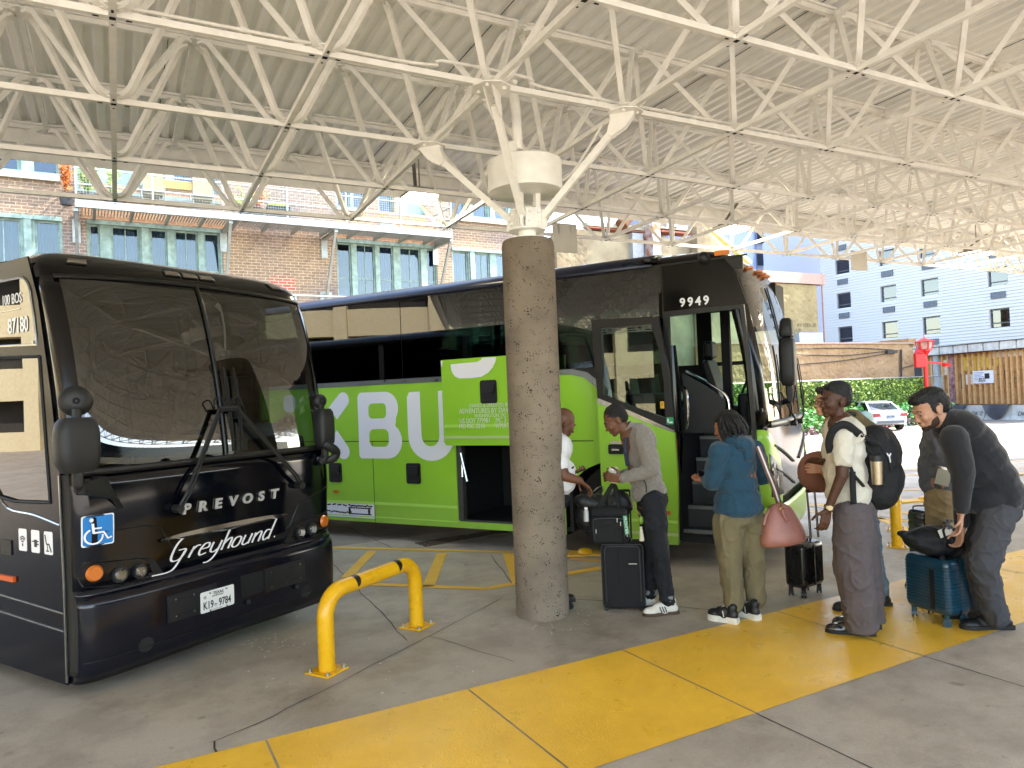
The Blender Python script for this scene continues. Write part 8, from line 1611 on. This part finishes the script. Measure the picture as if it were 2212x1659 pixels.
for k, h in enumerate(holes):
    mb = MB(); f = .09; u0, u1, z0, z1 = h
    for q in ((u0, u0+f, z0, z1), (u1-f, u1, z0, z1), (u0+f, u1-f, z0, z0+f), (u0+f, u1-f, z1-f, z1), (u0+f, u1-f, z0+(z1-z0)*.24, z0+(z1-z0)*.30)): GB.box(mb, *q, -.2, -.12)
    w_ = mb.build('window', dfr, hb); mb = MB(); GB.box(mb, u0+f, u1-f, z0+f, z1-f, -.17, -.165); mb.build('pane', rg, w_)
    mb = MB(); zz = z0+f if k % 5 else z0+(z1-z0)*.45; GB.box(mb, u0, u1, zz, z1, -.3, -.29); mb.build('blind', (beige if k % 3 else lgrey) if k % 5 else beige, w_)
    if k % 5 or k in (10,):
        mb = MB(); um = (u0+u1)/2; wd = (u1-u0)*.36; GB.box(mb, um-wd, um+wd, z0-.75, z0-.32, .046, .13); [GB.box(mb, um-wd+.02+q*wd/2, um-wd+.05+q*wd/2, z0-.74, z0-.33, .131, .145) for q in range(4)]; mb.build('ac_grille', acm, hb)
mb = MB(); GB.box(mb, uA, uB, -1, 18, -12, -.6); mb.build('core', mat('dark_room', '#3a3a40', .9), hb)
# ---- plywood and stud hoarding
SH = PL(DP(1990, 800, 50)[:2], -108); t = thing('timber_hoarding', 'unfinished plywood and stud shopfront with graffiti and a posted notice', 'hoarding', SH.O)
n7 = lambda x, y: (1728+x*.21872, 656.6+y*.21872)
def sh(x, y, o=0): return SH.at(*n7(x, y), o)
uL, uR = sh(1205, 700)[0], sh(2600, 700)[0]; zT = sh(1700, 480)[1]; zB = -1.0
ply = mat('plywood', '#ab8455', .8, col2='#8f6338', vs=1.8, bump=.2, bs=8); stud = mat('stud_wood', '#c79a66', .7, var=.12)
mb = MB(); SH.box(mb, min(uL, uR), max(uL, uR), zB, zT, -3, 0); mb.build('panel', ply, t)
mb = MB(); zb2 = sh(1700, 985)[1]
for x_ in (1240, 1320, 1420, 1480, 1555, 1622, 1680, 1730, 1790, 1840, 1900, 1945, 2000, 2060, 2110, 2170, 2230, 2300, 2400): u = sh(x_, 700)[0]; SH.box(mb, u-.06, u+.06, zb2, zT-.02, .01, .14)
mb.build('stud', stud, t)
mb = MB(); a = sh(1370, 500)[0]; SH.box(mb, a-.2, a+.2, zB, zT, .01, .3); mb.build('post', mat('grey_post', '#9a9c9e', .6, var=.1), t)
mb = MB(); a, b2 = sh(1500, 700)[0], sh(1550, 700)[0]; SH.box(mb, min(a, b2), max(a, b2), zB, zT, .01, .22); mb.build('brick_pier', mat('peeling_pink', '#a07a78', .9, col2='#5f3d3c', vs=4), t)
mb = MB()
for x0, x1, y0, y1 in ((1290, 1365, 565, 705), (1390, 1500, 555, 700), (1900, 2200, 480, 510)): a, c_ = sh(x0, y0), sh(x1, y1); SH.box(mb, min(a[0], c_[0]), max(a[0], c_[0]), c_[1], a[1], .005, .03)
mb.build('white_panel', mat('faded_white_panel', '#c5b8a8', .8, var=.15), t)
mb = MB(); zt2 = sh(1700, 400)[1]; [SH.box(mb, u, u+1.05, zT+.03, zt2, -.05, .55) for u in np.arange(min(uL, uR), max(uL, uR), 1.17)]; mb.build('fascia_panel', mat('grey_plank', '#c0bdb6', .7, var=.15, vs=3), t)
mb = MB(); SH.box(mb, min(uL, uR), max(uL, uR), zT, zT+.03, -.05, .5); SH.box(mb, min(uL, uR), max(uL, uR), zt2, zt2+.05, -.05, .6); mb.build('dark_trim', dfr, t)
def shtext(s_, x, y, size, m, bold=0, off=.16, shear=0):
    a = sh(x, y); vf = text2d(s_, size, .01, bold=bold, shear=shear); mb = MB(); e = SH.e if SH.e.dot(CR) > 0 else -SH.e; put2d(mb, vf, SH.P(a[0], a[1], off), e, (0, 0, 1)); return mb.build('graffiti', m, t)
shtext('KIRO', 1618, 655, 1.15, mat('graffiti_yellow', '#c9a93a', .7), .06, .02); shtext('KIRO', 1612, 658, 1.15, mat('graffiti_purple', '#5a3f6b', .7), .02, .015); shtext('MERO', 1920, 750, .85, gra, -.03, .02)
shtext('OGE', 1925, 830, .85, gra, -.03, .02); shtext('SH', 1452, 960, .6, mat('graffiti_white', '#d5d5d5', .7), .06, .05); shtext('ERZ', 1645, 790, .8, MATS['graffiti_white'], .04, .03)
mb = MB(); a, c_ = sh(1590, 690), sh(1625, 840); SH.box(mb, min(a[0], c_[0]), max(a[0], c_[0]), c_[1], a[1], .005, .04); mb.build('green_board', mat('dark_green_board', '#2f4a3c', .7), t)
a, c_ = sh(1705, 663, .2), sh(1912, 780, .2); s_ = thing('posted_notice', 'white printed notice with a small dark portrait fixed to the hoarding', 'notice', SH.P((a[0]+c_[0])/2, c_[1], .2))
mb = MB(); SH.box(mb, min(a[0], c_[0]), max(a[0], c_[0]), c_[1], a[1], .16, .19); mb.build('sheet', mat('notice_white', '#dcdee2', .6), s_)
e = SH.e if SH.e.dot(CR) > 0 else -SH.e; mb = MB(); sg = 1 if SH.e.dot(CR) > 0 else -1
for k in range(7): mb.add([SH.P(a[0]+sg*.07, a[1]-.10-k*.085, .195), SH.P(a[0]+sg*(.85-.1*(k % 3)), a[1]-.10-k*.085, .195), SH.P(a[0]+sg*(.85-.1*(k % 3)), a[1]-.13-k*.085, .195), SH.P(a[0]+sg*.07, a[1]-.13-k*.085, .195)], [(0, 1, 2, 3)])
mb.build('text_line', mat('print_grey', '#7d8290', .7), s_); mb = MB(); c2_ = sh(1850, 685); c3_ = sh(1900, 735); SH.box(mb, min(c2_[0], c3_[0]), max(c2_[0], c3_[0]), c3_[1], c2_[1], .192, .2); mb.build('picture', mat('dark_photo', '#2b2422', .5), s_)
mb = MB(); put2d(mb, text2d('DZL', .30, .01, shear=.4), SH.P(sh(1790, 765)[0], sh(1790, 765)[1], .2), e, (0, 0, 1)); mb.build('scribble', gra, s_)
# ---- concrete barriers with tarps
bar = mat('barrier_concrete', '#b9b6ae', .8, var=.15, vs=3); tarp = mat('dark_tarp', '#3f3f44', .5, var=.3, vs=2)
BR = PL(DP(2051, 880, 47)[:2], -106)
for k, (x0, x1, m_, lab) in enumerate([(1480, 1680, tarp, 'barrier under a dark tarp nearest the white car'), (1660, 1850, bar, 'graffitied concrete barrier between the two dark tarps'), (1855, 2110, tarp, 'barrier under a dark tarp below the posted notice'), (2105, 2330, bar, 'rightmost graffitied concrete barrier at the hoarding')]):
    a, b2 = BR.at(*n7(x0, 1010)), BR.at(*n7(x1, 1010)); u0, u1 = min(a[0], b2[0]), max(a[0], b2[0]); P0 = BR.P((u0+u1)/2, gz(*BR.P((u0+u1)/2, 0)[:2]), 0); t = thing('road_barrier', lab, 'barrier', P0, group='barriers along the hoarding')
    z0 = P0.z-.1; mb = MB(); mb.grid([[BR.P(u, z0+z, o_) for o_, z in ((.35, 0), (.35, .1), (.2, .35), (.12, .95), (-.12, .95), (-.2, .35), (-.35, .1), (-.35, 0))] for u in (u0+.03, u1-.03)]); 
    for u in (u0+.03, u1-.03): mb.add([BR.P(u, z0+z, o_) for o_, z in ((.35, 0), (.35, .1), (.2, .35), (.12, .95), (-.12, .95), (-.2, .35), (-.35, .1), (-.35, 0))], [tuple(range(8))])
    mb.build('body', bar, t)
    if m_ is tarp:
        mb = MB(); R = []
        for q in range(17):
            u = u0+(u1-u0)*q/16; sag = .45*abs(math.sin(q*PI/16))**.7; R.append([BR.P(u, z0+.98, -.15), BR.P(u, z0+.99, .15), BR.P(u, z0+.98-sag*.5, .24), BR.P(u, z0+.95-sag*1.9, .40)])
        mb.grid(R); mb.build('tarp', tarp, t, smooth=True)
    else:
        mb = MB(); put2d(mb, text2d('DK Z', .34, .01, shear=.3), BR.P(u0+.6 if BR.e.dot(CR) > 0 else u1-.6, z0+.35, .36), BR.e if BR.e.dot(CR) > 0 else -BR.e, (0, 0, 1)); mb.build('graffiti', gra, t)
# ---- red lantern post
red = mat('red_enamel', '#c21f1c', .35, var=.06)
Pb = GL(2000, 905); Pb = CP+ray(2003, 870)*42; Pb.z = gz(Pb.x, Pb.y); dd = (Pb-CP).dot(_fw)
def lz(py, px=2000): return (CP+ray(px, py)*42).z
t = thing('street_lantern', 'bright red ornamental lantern post with a blank red banner box', 'street lamp', Pb)
X = Pb.x; Y = Pb.y
mb = MB(); mb.cyl((X, Y, Pb.z), (X, Y, lz(757)), .12, n=14); mb.cyl((X, Y, Pb.z), (X, Y, Pb.z+.5), .28, .16, n=14); mb.build('post', red, t, smooth=True)
mb = MB(); c_ = Vector((X, Y, 0))-CR*.30; zb3, zt3 = lz(794), lz(762); mb.box((c_.x, c_.y, (zb3+zt3)/2), (.62, .3, zt3-zb3), Matrix.Rotation(-YAW, 3, 'Z')); mb.cyl((c_.x-CR.x*.0, c_.y, zt3-.02), (c_.x, c_.y, zt3+.3), .31, .12, n=14); mb.build('banner_box', red, t, bevel=.05)
z1, z2, z3 = lz(756), lz(738), lz(731)
mb = MB(); mb.cyl((X, Y, z1-.35), (X, Y, z1), .12, .34, n=6); mb.cyl((X, Y, z2), (X, Y, z3), .62, .12, n=6); mb.cyl((X, Y, z3), (X, Y, z3+.25), .04, .02, n=6)
for k in range(6): a = k*PI/3; mb.beam((X+.36*math.cos(a), Y+.36*math.sin(a), z1), (X+.46*math.cos(a), Y+.46*math.sin(a), z2), .06, .06)
mb.cyl((X, Y, z1-.04), (X, Y, z1+.04), .4, n=6); lt = mb.build('lantern', red, t); mb = MB(); mb.cyl((X, Y, z1+.05), (X, Y, z2-.02), .33, .42, n=6); mb.build('glazing', mat('frosted', '#b98a80', .3, var=.2, vs=4), lt)
mb = MB(); mb.beam(Vector((X, Y, z1-.7)), Vector((X, Y, z1-.8))+CR*1.2, .1, .1); mb.box(Vector((X, Y, z1-.85))+CR*1.2, (.5, .2, .2)); mb.build('camera_arm', red, t)
# ---- ivy fence
HF = PL(DP(1890, 900, 40)[:2], 4); fx = lambda x, y: (1641.6+x*.3542, 794.9+y*.3542)
hu0, hu1 = HF.at(1545, 850)[0], HF.at(*fx(1015, 90))[0]; hz0 = gz(*HF.P(hu1, 0)[:2]); hz1 = HF.at(1800, 823)[1]; hu2 = HF.at(*fx(1118, 60))[0]
t = thing('ivy_fence', 'tall chain link fence covered in bright green artificial ivy', 'fence', HF.P(hu0, hz0))
rnd = random.Random(5)
ivm = bpy.data.materials.new('ivy_leaves'); ivm.use_nodes = True; nn = ivm.node_tree.nodes; LL = ivm.node_tree.links; bs = nn['Principled BSDF']; gi_ = nn.new('ShaderNodeNewGeometry'); r = nn.new('ShaderNodeValToRGB'); LL.new(gi_.outputs['Random Per Island'], r.inputs[0])
r.color_ramp.elements[0].color = C('#3c5a1f'); r.color_ramp.elements[1].color = C('#a9b84a'); e_ = r.color_ramp.elements.new(.5); e_.color = C('#6f8a2c'); LL.new(r.outputs[0], bs.inputs['Base Color']); bs.inputs['Roughness'].default_value = .6
def leaves(mb, pl, u0, u1, z0, z1, n, s, o0=.02, o1=.14):
    for _ in range(n):
        c_ = pl.P(rnd.uniform(u0, u1), rnd.uniform(z0, z1), rnd.uniform(o0, o1)); d = Vector((rnd.gauss(0, 1), rnd.gauss(0, 1), rnd.gauss(0, 1))).normalized()*s*rnd.uniform(.6, 1.2); e = d.cross(Vector((rnd.gauss(0, 1), rnd.gauss(0, 1), rnd.gauss(0, 1)))).normalized()*s*.45
        mb.add([c_-d*.5, c_+e*.5, c_+d*.5, c_-e*.5], [(0, 1, 2, 3)])
mb = MB(); HF.box(mb, hu0, hu1, hz0, hz1, -.03, 0); mb.build('backing', mat('ivy_backing', '#33461d', .9), t)
mb = MB(); leaves(mb, HF, hu0, hu1, hz0, hz1, 9000, .17); mb.build('ivy', ivm, t)
mb = MB(); 
for k in range(7): u = hu0+(hu2-hu0)*k/6; mb.cyl(HF.P(u, hz0, -.08), HF.P(u, hz1+.1, -.08), .035, n=8)
mb.build('post', galv, t); mb = MB(); mb.tube([HF.P(hu0, hz1+.05, 0), HF.P(hu2, hz1+.05, 0)], .03, n=6); mb.build('top_rail', galv, t)
mb = MB(); 
for k in range(40):
    for sg_ in (-1, 1):
        u = hu1-1.5+k*.09; z0_, z1_ = hz0, hz1; ua, ub = (u, u+(z1_-z0_)) if sg_ > 0 else (u+(z1_-z0_), u)
        def cl(ua, za, ub, zb):
            pts = []
            for q in range(21):
                uu = ua+(ub-ua)*q/20; 
                if hu1 <= uu <= hu2: pts.append(HF.P(uu, za+(zb-za)*q/20, .01))
            return pts
        P_ = cl(ua, z0_, ub, z1_)
        if len(P_) > 1: mb.tube([P_[0], P_[-1]], .008, n=3)
mb.build('chain_link', galv, t)
# ---- flower bed
blm = {}
def fb(nm, col, lab, regs, s=.10, n=160):
    mb = MB()
    for u, w_, h in regs:
        for _ in range(n):
            c_ = HF.P(u+rnd.gauss(0, w_), hz0+rnd.uniform(.05, h), .6+rnd.uniform(-.25, .35)); 
            d = Vector((rnd.gauss(0, 1), rnd.gauss(0, 1), rnd.gauss(0, 1))).normalized()*s; e = d.orthogonal().normalized()*s*.5; mb.add([c_-d*.5, c_+e*.5, c_+d*.5, c_-e*.5], [(0, 1, 2, 3)])
    o = mb.build(nm, mat(nm+'_m', col, .7, var=.3, vs=9)); tag(o, lab, 'flowers', kind='stuff')
us = np.linspace(hu0, hu1, 14)
fb('pink_flowers', '#c9789a', 'pink and white flowers along the foot of the ivy fence', [(u, .5, .45) for u in us], n=220)
fb('red_flowers', '#b83a5a', 'deep red round flower clumps at the foot of the ivy fence', [(us[2], .3, .7), (us[6], .3, .7), (us[9], .3, .7), (us[12], .25, .7)], n=200)
fb('lavender_shrubs', '#9aa6bc', 'pale lavender blue shrubs in front of the ivy fence', [(us[3], .4, 1.1), (us[7], .4, 1.1), (us[10], .35, 1.1)], .2, 160)
fb('bed_foliage', '#4f8a3a', 'bright green strappy foliage behind the flowers', [(u, .6, 1.3) for u in us], .32, 150)
# ---- white sedan
def sedan(P, ang):
    t = thing('parked_car', 'silver white saloon car parked beyond the canopy, seen from behind', 'car', P, ang)
    pm = mat('car_paint', '#c8ccd2', .3, .3, coat=1, var=.02); gl = glass('car_glass', (.2, .3, .27), 1.7)
    R = PM[t.name]; 
    # body sections along y (forward +y), half profile (x,z)
    secs = [(-2.35, .70, .38, .80, .0), (-2.28, .84, .30, .92, .0), (-2.0, .89, .27, 1.02, 0), (-1.5, .91, .26, 1.05, 0), (-.9, .91, .25, 1.0, 0), (0, .91, .25, .97, 0), (.9, .91, .25, .95, 0), (1.6, .89, .26, .88, 0), (2.1, .84, .28, .78, 0), (2.38, .66, .34, .66, 0)]
    mb = MB(); rows_ = []
    for y, wd, zb, zt, _ in secs:
        pr = [(0, zb), (wd*.9, zb), (wd, zb+.10), (wd*1.0, .55), (wd*.985, zt-.16), (wd*.93, zt-.03), (wd*.8, zt), (0, zt+.01)]
        rows_.append([R @ Vector((x, y, z)) for x, z in pr]+[R @ Vector((-x, y, z)) for x, z in reversed(pr[1:-1])])
    mb.grid(rows_, close=True); mb.add(rows_[0], [tuple(range(len(rows_[0])))]); mb.add(rows_[-1], [tuple(range(len(rows_[0])))]); body = mb.build('body', pm, t, smooth=45, subsurf=1)
    def cab(mb, s=1.0, k=0):
        rr = []
        for y, wd, z in ((-1.72, .70, 1.03), (-1.0, .60, 1.40), (-.55, .59, 1.46), (.1, .59, 1.46), (.55, .62, 1.40), (1.25, .72, .95)): rr.append([R @ Vector(q) for q in ((-.82 if z < 1.2 else -.74, y*1.0, .96 if z > 1.2 else z-.02), (-wd, y, z-.03), (-wd*.8, y, z), (wd*.8, y, z), (wd, y, z-.03), (.82 if z < 1.2 else .74, y, .96 if z > 1.2 else z-.02))])
        return rr
    mb = MB(); mb.grid(cab(mb)); mb.build('greenhouse', gl, t, smooth=40)
    mb = MB()
    mb.grid([[R @ Vector((x, y, z+.012)) for x in (-.60, -.3, 0, .3, .60)] for y, z in ((-1.05, 1.385), (-.8, 1.44), (-.3, 1.468), (.1, 1.465), (.5, 1.41))]); o = mb.build('roof', pm, t, smooth=True); q = o.modifiers.new('s', 'SOLIDIFY'); q.thickness = .03
    mb = MB()
    for sx in (-1, 1):
        mb.beam(R @ Vector((sx*.74, -1.72, 1.0)), R @ Vector((sx*.61, -1.0, 1.40)), .07, .05); mb.beam(R @ Vector((sx*.60, -1.0, 1.42)), R @ Vector((sx*.62, .55, 1.42)), .06, .05); mb.beam(R @ Vector((sx*.76, 1.25, .95)), R @ Vector((sx*.62, .55, 1.40)), .06, .05); mb.beam(R @ Vector((sx*.80, -.15, .96)), R @ Vector((sx*.61, -.15, 1.42)), .06, .05)
    mb.build('pillar', pm, t)
    rl = mat('tail_red', '#a01f28', .25, coat=1); bk = mat('tyre_rubber', '#191919', .8); rim = mat('rim_silver', '#a9abad', .35, .8)
    for sx in (-1, 1):
        mb = MB(); mb.prism([(.0, 0), (.34, -.03), (.36, .15), (.05, .16)], R @ Vector((sx*.46, -2.33, .74)), R.to_3x3() @ Vector((sx, .12, 0)), (0, 0, 1), .07*sx); mb.build('tail_light', rl, t)
    mb = MB(); mb.box(R @ Vector((0, -2.375, .84)), (.5, .02, .02), R.to_3x3()); mb.box(R @ Vector((0, -2.37, .45)), (1.3, .03, .12), R.to_3x3()); mb.build('trim', mat('dark_trim_c', '#6c7076', .4, .5), t)
    mb = MB(); mb.box(R @ Vector((0, -2.385, .72)), (.34, .015, .17), R.to_3x3()); pl_ = mb.build('number_plate', mat('plate_grey', '#8f9aa6', .5), t); mb = MB(); put2d(mb, text2d('LYP 4X8', .11, .004, align='CENTER'), R @ Vector((0, -2.395, .68)), R.to_3x3() @ Vector((1, 0, 0)), (0, 0, 1)); mb.build('characters', mat('ink', '#20242c', .5), pl_)
    for sx in (-1, 1):
        for y in (-1.38, 1.38):
            mb = MB(); c_ = R @ Vector((sx*.80, y, .33)); ax = R.to_3x3() @ Vector((sx, 0, 0)); mb.cyl(c_-ax*.1, c_+ax*.12, .33, n=24); wh = mb.build('wheel', bk, t, smooth=40)
            mb = MB(); mb.cyl(c_+ax*.10, c_+ax*.125, .215, n=20)
            for k in range(6): a = k*PI/3; mb.beam(c_+ax*.13, c_+ax*.13+(R.to_3x3() @ Vector((0, math.cos(a), math.sin(a))))*.2, .05, .02, up=ax)
            mb.build('rim', rim, wh)
        mb = MB(); c_ = R @ Vector((sx*.98, .75, 1.0)); mb.box(c_, (.2, .1, .14), R.to_3x3()); mb.build('wing_mirror', pm, t, bevel=.03)
    mb = MB()
    for sx in (-1, 1): mb.box(R @ Vector((sx*.38, .1, .85)), (.5, .14, .65), R.to_3x3())
    mb.box(R @ Vector((0, -1.0, .8)), (1.2, .14, .6), R.to_3x3()); mb.build('seat', mat('car_seat', '#4a4a48', .8), t, bevel=.04)
Pc = GL(1925, 931); sedan(Pc+Vector((1.28, 1.97, 0)), -math.radians(33))
# ---- cream parking garage to the left and the dark terminal front at the right behind the camera (seen in reflections)
t = thing('parking_garage', 'cream concrete parking garage beside the bus station', 'building', (-34, 12, 0)); mb = MB()
for k in range(5): mb.bb((-42, -14, .2+k*3.4-1), (-34, 44, 1.9+k*3.4-1))
for y in range(-14, 46, 6): mb.bb((-34.6, y, -1), (-33.7, y+.8, 15.4))
mb.build('wall', mat('garage_cream', '#b8aa88', .85, var=.06), t); mb = MB(); mb.bb((-41.5, -13.5, -1), (-35, 43.5, 15)); mb.build('interior', mat('garage_dark', '#2a2723', .9), t)
t = thing('terminal_front', 'dark glazed bus terminal front with a pale fascia facing the bays', 'building', (20, -7.2, 0)); mb = MB()
mb.bb((6, -7.6, 3.15), (46, -7.1, 3.85)); mb.bb((6, -7.3, 0), (46, -7.15, .5)); mb.build('fascia', creamp, t); mb = MB(); mb.bb((6, -9, .5), (46, -7.40, 5.5)); mb.build('glazing', mat('terminal_glass', '#101418', .08, spec=.5), t)
mb = MB(); [mb.bb((x, -7.4, .5), (x+.08, -7.25, 3.15)) for x in np.arange(6, 46, 1.5)]; mb.build('mullion', mat('mullion_dark', '#2b2a28', .5), t)
